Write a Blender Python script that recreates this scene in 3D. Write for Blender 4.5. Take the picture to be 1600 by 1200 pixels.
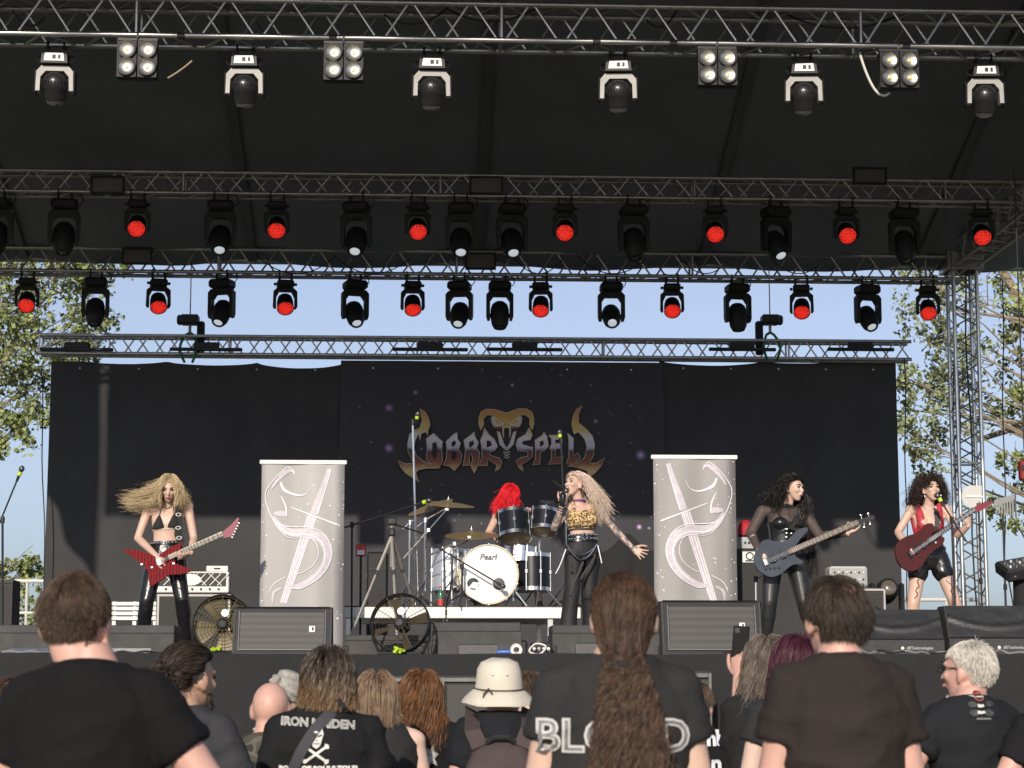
import bpy, bmesh, math, random
import numpy as np
from mathutils import Vector, Matrix, Euler, noise
from mathutils.geometry import tessellate_polygon
from mathutils.bvhtree import BVHTree

for o in list(bpy.data.objects):
    bpy.data.objects.remove(o, do_unlink=True)
scene = bpy.context.scene
COL = scene.collection
rad = math.radians
random.seed(7)
RNG = np.random.default_rng(7)

# ------------------------------------------------------------------ camera, sky, sun, exposure
FPX, CW, CH = 3200.0, 1600.0, 1200.0
CAM_Z = 1.5
PITCH = math.atan(470 / FPX)
YAW = -math.atan(150 / FPX)
cam_data = bpy.data.cameras.new('camera')
cam_data.sensor_width = 36.0
cam_data.lens = 36.0 * FPX / CW
cam_data.clip_end = 3000
cam_data.clip_start = 0.05
cam_data.dof.use_dof = True
cam_data.dof.focus_distance = 19.5
cam_data.dof.aperture_fstop = 8.0
cam = bpy.data.objects.new('camera', cam_data)
COL.objects.link(cam)
cam.location = (0, 0, CAM_Z)
cam.rotation_euler = (math.pi / 2 + PITCH, 0, YAW)
scene.camera = cam
CR = Euler((math.pi / 2 + PITCH, 0, YAW)).to_matrix()

SUN_EL, SUN_AZ = rad(20.7), rad(192)          # azimuth clockwise from +Y
SDIR = Vector((math.sin(SUN_AZ) * math.cos(SUN_EL), math.cos(SUN_AZ) * math.cos(SUN_EL), math.sin(SUN_EL)))
world = bpy.data.worlds.new('World')
scene.world = world
world.use_nodes = True
wn = world.node_tree
bg = wn.nodes['Background']
sky = wn.nodes.new('ShaderNodeTexSky')
sky.sky_type = 'NISHITA'
sky.sun_disc = False
sky.sun_elevation = SUN_EL
sky.sun_rotation = SUN_AZ
sky.air_density = 1.0
sky.dust_density = 1.2
sky.ozone_density = 7.0
hs = wn.nodes.new('ShaderNodeHueSaturation')          # the pale milky evening blue of the photograph
hs.inputs['Saturation'].default_value = 0.58
tint = wn.nodes.new('ShaderNodeMix')
tint.data_type = 'RGBA'
tint.blend_type = 'MULTIPLY'
tint.inputs[0].default_value = 1.0
tint.inputs[7].default_value = (1.02, 0.985, 1.0, 1)
wn.links.new(sky.outputs[0], hs.inputs['Color'])
wn.links.new(hs.outputs[0], tint.inputs[6])
wn.links.new(tint.outputs[2], bg.inputs[0])
bg.inputs[1].default_value = 0.13
sun_data = bpy.data.lights.new('sun', 'SUN')
sun_data.energy = 4.2
sun_data.angle = rad(0.55)
sun_data.color = (1.0, 0.90, 0.77)
sun = bpy.data.objects.new('sun', sun_data)
COL.objects.link(sun)
sun.rotation_euler = (-SDIR).to_track_quat('-Z', 'Y').to_euler()
scene.view_settings.view_transform = 'Standard'
scene.view_settings.look = 'None'
scene.view_settings.gamma = 1
scene.view_settings.exposure = 0.0
scene.view_settings.use_curve_mapping = False
scene.cycles.max_bounces = 5
scene.cycles.diffuse_bounces = 3
scene.cycles.glossy_bounces = 3
scene.cycles.transmission_bounces = 3
scene.cycles.transparent_max_bounces = 12


def at(px, py, Y):
    """world point that stands at depth Y and shows at pixel (px, py) of the 1600x1200 photograph"""
    d = CR @ Vector(((px - CW / 2) / FPX, -(py - CH / 2) / FPX, -1.0))
    t = Y / d.y
    return Vector((d.x * t, d.y * t, CAM_Z + d.z * t))


def ppm(Y):
    return (at(801, 900, Y) - at(800, 900, Y)).length ** -1


# ------------------------------------------------------------------ materials
MATS = {}


def mat(name, color, rough=0.5, metal=0.0, var=0.0, vscale=6.0, bump=0.0, bscale=60.0, spec=0.5, emit=None, estr=0.0,
        coat=0.0, island=0.0, sheen=0.0, alpha=1.0, detail=4.0, subs=0.0):
    if name in MATS:
        return MATS[name]
    m = bpy.data.materials.new(name)
    m.use_nodes = True
    nt = m.node_tree
    b = nt.nodes['Principled BSDF']
    b.inputs['Base Color'].default_value = (*color, 1)
    b.inputs['Roughness'].default_value = rough
    b.inputs['Metallic'].default_value = metal
    b.inputs['Specular IOR Level'].default_value = spec
    b.inputs['Coat Weight'].default_value = coat
    b.inputs['Coat Roughness'].default_value = 0.08
    b.inputs['Sheen Weight'].default_value = sheen
    b.inputs['Alpha'].default_value = alpha
    if subs:
        b.inputs['Subsurface Weight'].default_value = subs
        b.inputs['Subsurface Radius'].default_value = (0.012, 0.005, 0.003)
        b.inputs['Subsurface Scale'].default_value = 1.0
    if emit:
        b.inputs['Emission Color'].default_value = (*emit, 1)
        b.inputs['Emission Strength'].default_value = estr
    tc = None
    if var or bump:
        tc = nt.nodes.new('ShaderNodeTexCoord')
    src = None
    if var:
        n = nt.nodes.new('ShaderNodeTexNoise')
        n.inputs['Scale'].default_value = vscale
        n.inputs['Detail'].default_value = detail
        nt.links.new(tc.outputs['Object'], n.inputs['Vector'])
        src = n.outputs['Fac']
    if island:
        g = nt.nodes.new('ShaderNodeNewGeometry')
        if src is None:
            src = g.outputs['Random Per Island']
        else:
            mx = nt.nodes.new('ShaderNodeMath')
            mx.operation = 'ADD'
            ml = nt.nodes.new('ShaderNodeMath')
            ml.operation = 'MULTIPLY_ADD'
            ml.inputs[1].default_value = 0.6
            ml.inputs[2].default_value = -0.3
            nt.links.new(g.outputs['Random Per Island'], ml.inputs[0])
            nt.links.new(src, mx.inputs[0])
            nt.links.new(ml.outputs[0], mx.inputs[1])
            src = mx.outputs[0]
    if src is not None:
        amt = var or island
        r = nt.nodes.new('ShaderNodeMapRange')
        r.inputs['From Min'].default_value = 0.25 if var else 0.0
        r.inputs['From Max'].default_value = 0.75 if var else 1.0
        r.inputs['To Min'].default_value = 1 - amt
        r.inputs['To Max'].default_value = 1 + amt
        nt.links.new(src, r.inputs['Value'])
        h = nt.nodes.new('ShaderNodeHueSaturation')
        h.inputs['Color'].default_value = (*color, 1)
        nt.links.new(r.outputs[0], h.inputs['Value'])
        nt.links.new(h.outputs[0], b.inputs['Base Color'])
    if bump:
        n2 = nt.nodes.new('ShaderNodeTexNoise')
        n2.inputs['Scale'].default_value = bscale
        n2.inputs['Detail'].default_value = 3
        nt.links.new(tc.outputs['Object'], n2.inputs['Vector'])
        bp = nt.nodes.new('ShaderNodeBump')
        bp.inputs['Strength'].default_value = bump
        bp.inputs['Distance'].default_value = 0.02
        nt.links.new(n2.outputs['Fac'], bp.inputs['Height'])
        nt.links.new(bp.outputs[0], b.inputs['Normal'])
    MATS[name] = m
    return m


def ramp_mat(name, stops, axis=2, lo=0.0, hi=1.0, rough=0.5, metal=0.0, coord='Object', noise_amt=0.0, nscale=4.0):
    """material whose colour runs along one local axis of the object"""
    m = bpy.data.materials.new(name)
    m.use_nodes = True
    nt = m.node_tree
    b = nt.nodes['Principled BSDF']
    b.inputs['Roughness'].default_value = rough
    b.inputs['Metallic'].default_value = metal
    tc = nt.nodes.new('ShaderNodeTexCoord')
    sp = nt.nodes.new('ShaderNodeSeparateXYZ')
    nt.links.new(tc.outputs[coord], sp.inputs[0])
    mr = nt.nodes.new('ShaderNodeMapRange')
    mr.inputs['From Min'].default_value = lo
    mr.inputs['From Max'].default_value = hi
    nt.links.new(sp.outputs[axis], mr.inputs[0])
    out = mr.outputs[0]
    if noise_amt:
        n = nt.nodes.new('ShaderNodeTexNoise')
        n.inputs['Scale'].default_value = nscale
        nt.links.new(tc.outputs[coord], n.inputs[0])
        ma = nt.nodes.new('ShaderNodeMath')
        ma.operation = 'MULTIPLY_ADD'
        ma.inputs[1].default_value = noise_amt
        nt.links.new(n.outputs['Fac'], ma.inputs[0])
        nt.links.new(out, ma.inputs[2])
        sb = nt.nodes.new('ShaderNodeMath')
        sb.operation = 'SUBTRACT'
        sb.inputs[1].default_value = noise_amt * 0.5
        nt.links.new(ma.outputs[0], sb.inputs[0])
        out = sb.outputs[0]
    cr = nt.nodes.new('ShaderNodeValToRGB')
    el = cr.color_ramp.elements
    while len(el) < len(stops):
        el.new(0.5)
    for e, (p, c) in zip(el, stops):
        e.position = p
        e.color = (*c, 1)
    nt.links.new(out, cr.inputs[0])
    nt.links.new(cr.outputs[0], b.inputs['Base Color'])
    MATS[name] = m
    return m


# ------------------------------------------------------------------ mesh collector
def perp(d):
    d = d.normalized()
    a = Vector((0, 0, 1)) if abs(d.z) < 0.9 else Vector((0, 1, 0))
    u = a.cross(d).normalized()
    return u, d.cross(u).normalized()


def V(*a):
    return Vector(a)


class MB:
    def __init__(s):
        s.v, s.f, s.mi = [], [], []

    def add(s, verts, faces, mi=0):
        n = len(s.v)
        s.v.extend([tuple(p) for p in verts])
        s.f.extend([tuple(i + n for i in f) for f in faces])
        s.mi.extend([mi] * len(faces))
        return s

    def box(s, c, size, R=None, bevel=0.0, mi=0):
        c = Vector(c)
        hx, hy, hz = [k / 2 for k in size]
        R = R or Matrix.Identity(3)
        b = min(bevel, hx * .98, hy * .98, hz * .98)
        if b <= 0:
            vs = [R @ V(x * hx, y * hy, z * hz) + c for x in (-1, 1) for y in (-1, 1) for z in (-1, 1)]
            return s.add(vs, [(0, 1, 3, 2), (4, 6, 7, 5), (0, 4, 5, 1), (2, 3, 7, 6), (0, 2, 6, 4), (1, 5, 7, 3)], mi)
        vs, idx = [], {}
        for x in (-1, 1):
            for y in (-1, 1):
                for z in (-1, 1):
                    for ax in range(3):
                        p = [x * hx, y * hy, z * hz]
                        for k in range(3):
                            if k != ax:
                                p[k] -= b * (x, y, z)[k]
                        idx[(x, y, z, ax)] = len(vs)
                        vs.append(R @ Vector(p) + c)
        fs = []
        for ax in range(3):
            o = [k for k in range(3) if k != ax]
            for sg in (-1, 1):
                q = []
                for (i, j) in ((-1, -1), (1, -1), (1, 1), (-1, 1)):
                    k = [0, 0, 0]
                    k[ax], k[o[0]], k[o[1]] = sg, i, j
                    q.append(idx[(*k, ax)])
                fs.append(q)
            for i in (-1, 1):
                for j in (-1, 1):
                    k0, k1 = [0, 0, 0], [0, 0, 0]
                    k0[ax], k1[ax] = -1, 1
                    for k in (k0, k1):
                        k[o[0]], k[o[1]] = i, j
                    fs.append((idx[(*k0, o[0])], idx[(*k1, o[0])], idx[(*k1, o[1])], idx[(*k0, o[1])]))
        for x in (-1, 1):
            for y in (-1, 1):
                for z in (-1, 1):
                    fs.append([idx[(x, y, z, a)] for a in range(3)])
        return s.add(vs, fs, mi)

    def tube(s, pts, r, n=8, caps=True, mi=0, flat=None):
        pts = [Vector(p) for p in pts]
        rs = r if isinstance(r, (list, tuple)) else [r] * len(pts)
        vs, fs = [], []
        u = None
        for i, p in enumerate(pts):
            d = (pts[min(i + 1, len(pts) - 1)] - pts[max(i - 1, 0)])
            if d.length < 1e-9:
                d = V(0, 0, 1)
            d.normalize()
            if u is None:
                u, w = perp(d)
            else:
                u = (u - d * u.dot(d))
                if u.length < 1e-6:
                    u, w = perp(d)
                u.normalize()
                w = d.cross(u).normalized()
            for k in range(n):
                a = 2 * math.pi * k / n
                vs.append(p + u * (math.cos(a) * rs[i]) + w * (math.sin(a) * rs[i] * (flat or 1)))
        for i in range(len(pts) - 1):
            for k in range(n):
                k2 = (k + 1) % n
                fs.append((i * n + k, i * n + k2, (i + 1) * n + k2, (i + 1) * n + k))
        if caps:
            fs.append(tuple(range(n - 1, -1, -1)))
            b = (len(pts) - 1) * n
            fs.append(tuple(range(b, b + n)))
        return s.add(vs, fs, mi)

    def lathe(s, prof, c, axis=(0, 0, 1), n=20, mi=0, u=None, sx=1.0, sy=1.0, caps=True):
        c, d = Vector(c), Vector(axis).normalized()
        if u is None:
            u, w = perp(d)
        else:
            w = d.cross(u).normalized()
        vs, fs = [], []
        for (r, z) in prof:
            for k in range(n):
                a = 2 * math.pi * k / n
                vs.append(c + d * z + u * (math.cos(a) * r * sx) + w * (math.sin(a) * r * sy))
        for i in range(len(prof) - 1):
            for k in range(n):
                k2 = (k + 1) % n
                fs.append((i * n + k, i * n + k2, (i + 1) * n + k2, (i + 1) * n + k))
        if caps and prof[0][0] > 1e-6:
            fs.append(tuple(range(n - 1, -1, -1)))
        if caps and prof[-1][0] > 1e-6:
            b = (len(prof) - 1) * n
            fs.append(tuple(range(b, b + n)))
        return s.add(vs, fs, mi)

    def ring(s, c, axis, R, r, n=28, m=6, mi=0, sx=1, sy=1):
        c, d = Vector(c), Vector(axis).normalized()
        u, w = perp(d)
        vs, fs = [], []
        for i in range(n):
            a = 2 * math.pi * i / n
            e = u * math.cos(a) * sx + w * math.sin(a) * sy
            for k in range(m):
                b = 2 * math.pi * k / m
                vs.append(c + e * (R + r * math.cos(b)) + d * (r * math.sin(b)))
        for i in range(n):
            for k in range(m):
                i2, k2 = (i + 1) % n, (k + 1) % m
                fs.append((i * m + k, i2 * m + k, i2 * m + k2, i * m + k2))
        return s.add(vs, fs, mi)

    def ell(s, c, radii, R=None, nu=14, nv=9, mi=0):
        c = Vector(c)
        R = R or Matrix.Identity(3)
        vs, fs = [], []
        for j in range(1, nv):
            t = math.pi * j / nv
            for i in range(nu):
                a = 2 * math.pi * i / nu
                vs.append(R @ V(radii[0] * math.sin(t) * math.cos(a), radii[1] * math.sin(t) * math.sin(a), radii[2] * math.cos(t)) + c)
        top = len(vs)
        vs.append(R @ V(0, 0, radii[2]) + c)
        vs.append(R @ V(0, 0, -radii[2]) + c)
        for j in range(nv - 2):
            for i in range(nu):
                i2 = (i + 1) % nu
                fs.append((j * nu + i, (j + 1) * nu + i, (j + 1) * nu + i2, j * nu + i2))
        for i in range(nu):
            i2 = (i + 1) % nu
            fs.append((top, i, i2))
            fs.append((top + 1, (nv - 2) * nu + i2, (nv - 2) * nu + i))
        return s.add(vs, fs, mi)

    def cap(s, a, b, ra, rb, n=10, mi=0):
        """tapered capsule"""
        a, b = Vector(a), Vector(b)
        d = b - a
        L = max(d.length, 1e-5)
        d.normalize()
        prof = []
        for t in (90, 60, 30):
            prof.append((max(ra * math.cos(rad(t)), 1e-4), -ra * math.sin(rad(t))))
        prof += [(ra, 0), (rb, L)]
        for t in (30, 60, 90):
            prof.append((max(rb * math.cos(rad(t)), 1e-4), L + rb * math.sin(rad(t))))
        return s.lathe(prof, a, d, n, mi)

    def loft(s, secs, n=16, mi=0, closed=True, power=2.0):
        """secs: (centre, half-width vector, half-depth vector)"""
        vs, fs = [], []
        for (c, u, w) in secs:
            c, u, w = Vector(c), Vector(u), Vector(w)
            for k in range(n):
                a = 2 * math.pi * k / n
                ca, sa = math.cos(a), math.sin(a)
                e = 2.0 / power
                vs.append(c + u * (math.copysign(abs(ca) ** e, ca)) + w * (math.copysign(abs(sa) ** e, sa)))
        for i in range(len(secs) - 1):
            for k in range(n):
                k2 = (k + 1) % n
                fs.append((i * n + k, i * n + k2, (i + 1) * n + k2, (i + 1) * n + k))
        if closed:
            fs.append(tuple(range(n - 1, -1, -1)))
            b = (len(secs) - 1) * n
            fs.append(tuple(range(b, b + n)))
        return s.add(vs, fs, mi)

    def prism(s, pts, o, ux, uy, th, mi=0, holes=()):
        """outline (with holes) in the plane o + x*ux + y*uy, thickened by the vector th"""
        o, ux, uy, th = Vector(o), Vector(ux), Vector(uy), Vector(th)
        loops = [list(pts)] + [list(h) for h in holes]
        tris = tessellate_polygon([[V(x, y, 0) for x, y in lp] for lp in loops])
        flat = [p for lp in loops for p in lp]
        n = len(flat)
        vs = [o + ux * x + uy * y for x, y in flat] + [o + ux * x + uy * y + th for x, y in flat]
        fs = [tuple(t) for t in tris] + [tuple(i + n for i in reversed(t)) for t in tris]
        b = 0
        for lp in loops:
            for i in range(len(lp)):
                j = (i + 1) % len(lp)
                fs.append((b + i, b + j, n + b + j, n + b + i))
            b += len(lp)
        return s.add(vs, fs, mi)

    def mesh(s, name, off=None, smooth=35, recalc=True):
        me = bpy.data.meshes.new(name)
        vs = s.v if off is None else [(a - off.x, b - off.y, c - off.z) for a, b, c in s.v]
        me.from_pydata(vs, [], s.f)
        if recalc:
            bm = bmesh.new()
            bm.from_mesh(me)
            bmesh.ops.recalc_face_normals(bm, faces=bm.faces)
            bm.to_mesh(me)
            bm.free()
        if any(s.mi):
            me.polygons.foreach_set('material_index', s.mi)
        if smooth:
            me.shade_smooth()
            me.set_sharp_from_angle(angle=rad(smooth))
        return me

    def build(s, name, m, parent=None, smooth=35, recalc=True):
        off = None
        if parent is not None:
            off = V(0, 0, 0)
            p = parent
            while p is not None:
                off += p.location
                p = p.parent
        me = s.mesh(name, off, smooth, recalc)
        ms = m if isinstance(m, (list, tuple)) else [m]
        for k in ms:
            me.materials.append(k)
        o = bpy.data.objects.new(name, me)
        COL.objects.link(o)
        o.parent = parent
        return o


def tag(o, label=None, cat=None, group=None, kind=None):
    if label:
        o['label'] = label
    if cat:
        o['category'] = cat
    if group:
        o['group'] = group
    if kind:
        o['kind'] = kind
    return o


def thing(name, label, cat, loc=(0, 0, 0), group=None):
    o = bpy.data.objects.new(name, None)
    o.empty_display_size = 0.1
    COL.objects.link(o)
    o.location = loc
    return tag(o, label, cat, group)


def copy_tree(o, parent=None):
    c = o.copy()
    COL.objects.link(c)
    c.parent = parent
    for ch in list(o.children):
        copy_tree(ch, c)
    return c


def put(name, me, loc, parent, m=None):
    """another object on shared mesh data"""
    o = bpy.data.objects.new(name, me)
    COL.objects.link(o)
    o.parent = parent
    o.location = loc
    return o


ORD = ['first', 'second', 'third', 'fourth', 'fifth', 'sixth', 'seventh', 'eighth', 'ninth', 'tenth']


def nth(i, n):
    """place in a row, counted from the left"""
    if i == 0:
        return 'leftmost'
    if i == n - 1:
        return 'rightmost'
    return ORD[i] + ' from left'


def rotz(a):
    return Matrix.Rotation(a, 3, 'Z')


TMP = bpy.data.scenes.new('tmp_eval')


def evaluated(ob):
    """evaluate one object in a scratch scene of its own and give back its mesh"""
    TMP.collection.objects.link(ob)
    vl = TMP.view_layers[0]
    vl.update()
    me = bpy.data.meshes.new_from_object(ob.evaluated_get(vl.depsgraph))
    return me


def text_mesh(body, size, bold=0.0, shear=0.0, spacing=1.0):
    """triangulated lettering in the XY plane, centred; returns verts, faces"""
    cu = bpy.data.curves.new('lettering', 'FONT')
    cu.body = body
    cu.size = size
    cu.align_x = 'CENTER'
    cu.align_y = 'CENTER'
    cu.offset = bold
    cu.shear = shear
    cu.space_character = spacing
    cu.resolution_u = 3
    ob = bpy.data.objects.new('lettering', cu)
    me = evaluated(ob)
    vs = [v.co.copy() for v in me.vertices]
    fs = [tuple(p.vertices) for p in me.polygons]
    bpy.data.objects.remove(ob, do_unlink=True)
    bpy.data.curves.remove(cu)
    bpy.data.meshes.remove(me)
    return vs, fs


def flat_text(body, size, c, ux, uy, name, m, parent, bold=0.0, shear=0.0, spacing=1.0):
    vs, fs = text_mesh(body, size, bold, shear, spacing)
    mb = MB()
    c, ux, uy = Vector(c), Vector(ux), Vector(uy)
    mb.add([c + ux * v.x + uy * v.y for v in vs], fs)
    return mb.build(name, m, parent, smooth=0, recalc=False)


# shared materials
ALU = mat('aluminium', (0.42, 0.41, 0.40), 0.38, 0.85, 0.18, 9, 0.05, 120)
ALU2 = mat('brushed_aluminium', (0.55, 0.55, 0.54), 0.3, 0.9, 0.15, 14)
STEEL = mat('chrome', (0.82, 0.81, 0.80), 0.22, 1.0)
BLACKP = mat('black_plastic', (0.016, 0.016, 0.0175), 0.55, 0, 0.25, 10, 0.05, 200, spec=.3)
BLACKM = mat('black_metal', (0.018, 0.018, 0.0195), 0.5, 0.0, 0.2, 12, spec=.35)
RUB = mat('rubber', (0.02, 0.02, 0.02), 0.7)
WHITEP = mat('white_paint', (0.72, 0.71, 0.68), 0.45, 0, 0.08, 7)
BLACKPAINT = mat('textured_black_paint', (0.045, 0.044, 0.043), 0.75, 0, 0.22, 22, 0.25, 300)

# ================================================================== the setting
DECK = at(800, 1024, 17.2).z
BY = 27.0                                   # backdrop depth
SX0, SX1 = -5.75, 7.25                      # stage sides

gm = mat('dry_grass_ground', (0.14, 0.14, 0.085), 0.95, 0, 0.35, 1.3, 0.6, 25, detail=8)
g = MB()
g.add([(-1500, -600, 0), (1500, -600, 0), (1500, 2400, 0), (-1500, 2400, 0)], [(0, 1, 2, 3)])
tag(g.build('ground', gm, smooth=0), kind='structure')

# ---- stage platform with draped front
DRAPE = mat('black_stage_drape', (0.016, 0.016, 0.0168), 0.9, 0, 0.15, 3, 0.1, 40)
DECKM = mat('black_deck_board', (0.04, 0.038, 0.036), 0.6, 0, 0.25, 5, 0.1, 90)
stage = thing('stage_platform', 'wide black festival stage platform with draped front under the band', 'stage', ((SX0 + SX1) / 2, 17.2, 0))
b = MB()
nb = 13
bw = (SX1 - SX0) / nb
deck_me = None
for i in range(nb):
    for j in range(5):
        c = V(SX0 + bw * (i + .5), 17.2 + 10.9 / 5 * (j + .5), DECK - .06)
        if deck_me is None:
            deck_me = MB().box((0, 0, 0), (bw - .006, 10.9 / 5 - .006, .12)).mesh('deck_board', None, 30)
            deck_me.materials.append(DECKM)
        put('deck_board', deck_me, c - stage.location, stage)
# the skirt: one long drape with soft folds, its hem on the grass, sagging at its top edge
sk = MB()
nx, nz = 220, 14
vs, fs = [], []
for i in range(nx + 1):
    x = SX0 - .2 + (SX1 - SX0 + .4) * i / nx
    top = DECK + .012 + .022 * noise.noise(V(x * .55, 3.1, 0)) + .01 * noise.noise(V(x * 2.1, 9, 0))
    for j in range(nz + 1):
        t = j / nz
        z = top * (1 - t) + .01 * t
        y = 17.16 - .012 * math.sin(x * 7.3 + 2 * noise.noise(V(x, 0, 4))) * (t ** .6) - .03 * noise.noise(V(x * 1.2, z * 1.3, 5)) * t
        vs.append((x, y, z))
for i in range(nx):
    for j in range(nz):
        a = i * (nz + 1) + j
        fs.append((a, a + 1, a + nz + 2, a + nz + 1))
sk.add(vs, fs)
sk.build('skirt', DRAPE, stage, smooth=180)
for x in np.linspace(SX0 + .6, SX1 - .6, 7):
    for y in (18.4, 22.4, 26.8):
        MB().tube([(x, y, 0), (x, y, DECK - .12)], .03, 8).build('leg', ALU, stage)

# ---- trusses
def truss(name, label, p0, p1, h, w, bay, rc=.025, rb=.011, up=V(0, 0, 1), group=None, m=ALU, faces=(0, 1, 2, 3)):
    p0, p1 = Vector(p0), Vector(p1)
    t = (p1 - p0)
    L = t.length
    t.normalize()
    v = t.cross(up).normalized()
    u = v.cross(t).normalized()
    root = thing(name, label, 'truss', p0, group)
    cs = [(u * (a * h / 2) + v * (b * w / 2)) for a, b in ((1, 1), (1, -1), (-1, -1), (-1, 1))]
    n = max(1, round(L / bay))
    bay = L / n
    for c in cs:
        MB().tube([p0 + c, p1 + c], rc, 12).build('chord', m, root)
    for fi in faces:
        a, b2 = cs[fi], cs[(fi + 1) % 4]
        s0 = 0.0 if fi % 2 == 0 else 0.5
        me1 = MB().tube([a + t * (bay * .06), b2 + t * (bay * .46)], rb, 6, False).mesh('brace', None, 60)
        me2 = MB().tube([b2 + t * (bay * .54), a + t * (bay * .94)], rb, 6, False).mesh('brace', None, 60)
        for me in (me1, me2):
            me.materials.append(m)
        for i in range(n):
            put('brace', me1, t * (bay * i), root)
            put('brace', me2, t * (bay * i), root)
    for k in range(0, n + 1, 6):
        tt = p0 + t * (bay * k)
        q = MB()
        q.tube([tt + c for c in cs] + [tt + cs[0]], rb * 1.2, 6)
        q.build('end_frame', m, root)
    return root


YF, Y2, Y3 = 17.8, 22.9, 25.4
TX0, TX1 = -5.5, 6.98
zf = at(800, 63, YF).z
HF = .335
truss('front_truss', 'large silver truss across the top front, sunlit, carrying the grey lamps', (TX0 - .3, YF + HF / 2, zf + HF / 2), (TX1 + .3, YF + HF / 2, zf + HF / 2), HF, HF, .54, .027, .013)
ft = bpy.data.objects['front_truss']
for px in (283, 520, 932, 1052, 1415):
    q = at(px, 64, YF)
    MB().tube([(q.x - .035, YF, zf), (q.x + .035, YF, zf)], .0295, 14).build('tape_band', RUB, ft)
z2 = at(650, 305, Y2).z
truss('middle_truss', 'dark truss across the middle under the roof, above the larger red lamps', (TX0 - .1, Y2 + .12, z2 + .12), (TX1 + .1, Y2 + .12, z2 + .12), .24, .24, .48, .024, .010)
z3 = at(650, 428, Y3).z
truss('rear_truss', 'rear roof truss seen against the sky, above the lower lamp row', (TX0, Y3 + .14, z3 + .145), (TX1, Y3 + .14, z3 + .145), .29, .28, .50, .025, .0125)
zb = at(650, 560, BY).z
xb0, xb1 = at(62, 545, BY - .2).x, at(1423, 545, BY - .2).x
truss('backdrop_truss', 'lowest truss holding up the black backdrop curtains', (xb0, BY - .12, zb + .12), (xb1, BY - .12, zb + .12), .24, .22, .42, .024, .011)
# side trusses run along the depth of the roof
zs = at(1527, 412, Y3).z
truss('side_truss', 'side roof truss running towards the viewer above the right tower', (TX1, YF + .4, zs + .1), (TX1, Y3 - .2, zs + .1), .30, .30, .5, .025, .011)
# towers
towers = []
for (x, y, lb) in ((6.98, Y3 + .14, 'silver lattice tower standing behind the guitarist in the red top'),):
    tw = truss('truss_tower', lb, (x, y, DECK - .05), (x, y, zs + .45), .30, .30, .42, .027, .011, up=V(0, 1, 0), m=ALU2)
    for dz in (-.05, ):
        q = MB()
        zc = zs + .08
        for sx in (-1, 1):
            q.box((x + sx * .215, y, zc), (.045, .46, .34), bevel=.008)
            q.box((x, y + sx * .215, zc), (.384, .045, .34), bevel=.008)
        q.build('sleeve_block', ALU, tw)
        MB().box((x, y, zs + .5), (.5, .5, .05), bevel=.01).build('head_plate', ALU, tw)
    for k, (dx, dy) in enumerate(((-.13, -.13), (.02, -.1))):
        pts = [V(x + dx + .02 * math.sin(i * 1.3 + k), y + dy, DECK + .1 + i * (zs - DECK) / 10) for i in range(11)]
        MB().tube(pts, .011, 6).build('cable', RUB, tw)

# ---- roof: fabric canopy on rafters, sloping down to the rear
ROOFS = .345
zr3 = z3 + .33
def roof_z(y):
    return zr3 + ROOFS * (Y3 + .1 - y)
ROOFM = mat('black_roof_fabric', (0.17, 0.187, 0.215), 0.85, 0, 0.15, .8, 0.15, 6, spec=.35)
RAFT = mat('dark_rafter', (0.13, 0.14, 0.155), 0.5, 0.3, .1)
YRF = 16.2
rx = [-6.4, -4.98, -2.1, .77, 3.65, 6.45, 7.9]
roof = thing('stage_roof', 'black fabric stage roof sloping down towards the rear', 'roof', (.77, 21, roof_z(21)))
for a, c in zip(rx[:-1], rx[1:]):
    q = MB()
    vs, fs = [], []
    n1, n2 = 14, 44
    for i in range(n1 + 1):
        for j in range(n2 + 1):
            x = a + (c - a) * i / n1
            y = YRF + (Y3 + .35 - YRF) * j / n2
            t = i / n1
            z = roof_z(y) - .10 * math.sin(math.pi * t) + .022 * noise.noise(V(x * .7, y * 3.2, 1)) + .018 * noise.noise(V(x * 1.5, y * .9, 7))
            vs.append((x, y, z))
    for i in range(n1):
        for j in range(n2):
            k = i * (n2 + 1) + j
            fs.append((k, k + 1, k + n2 + 2, k + n2 + 1))
    nn = len(vs)
    q.add(vs, fs)
    q.build('roof_panel', ROOFM, roof, smooth=180)
for x in rx:
    d = V(0, 1, -ROOFS).normalized()
    R = Matrix((V(1, 0, 0), d, V(1, 0, 0).cross(d))).transposed()
    p0, p1 = V(x, YRF, roof_z(YRF) - .05), V(x, Y3 + .3, roof_z(Y3 + .3) - .05)
    MB().box((p0 + p1) / 2, (.11, (p1 - p0).length, .035), R, .006).build('rafter', RAFT, roof)
for k, y in enumerate((YRF, Y3 + .38)):
    MB().tube([(rx[0], y, roof_z(y)), (rx[-1], y, roof_z(y))], .05, 10).build('edge_tube', ALU, roof)
# front valance hanging from the roof's front edge, unseen, hem set for its shadow
fv = MB()
vs, fs = [], []
zv = zf + .02 + (YF - YRF) * math.tan(SUN_EL)
for i in range(61):
    x = rx[0] + (rx[-1] - rx[0]) * i / 60
    for j in range(9):
        t = j / 8
        vs.append((x, YRF - .05 + .02 * math.sin(x * 6) * t, roof_z(YRF) * (1 - t) + zv * t))
for i in range(60):
    for j in range(8):
        k = i * 9 + j
        fs.append((k, k + 1, k + 10, k + 9))
fv.add(vs, fs)
fv.build('front_valance', ROOFM, roof, smooth=180)
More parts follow.
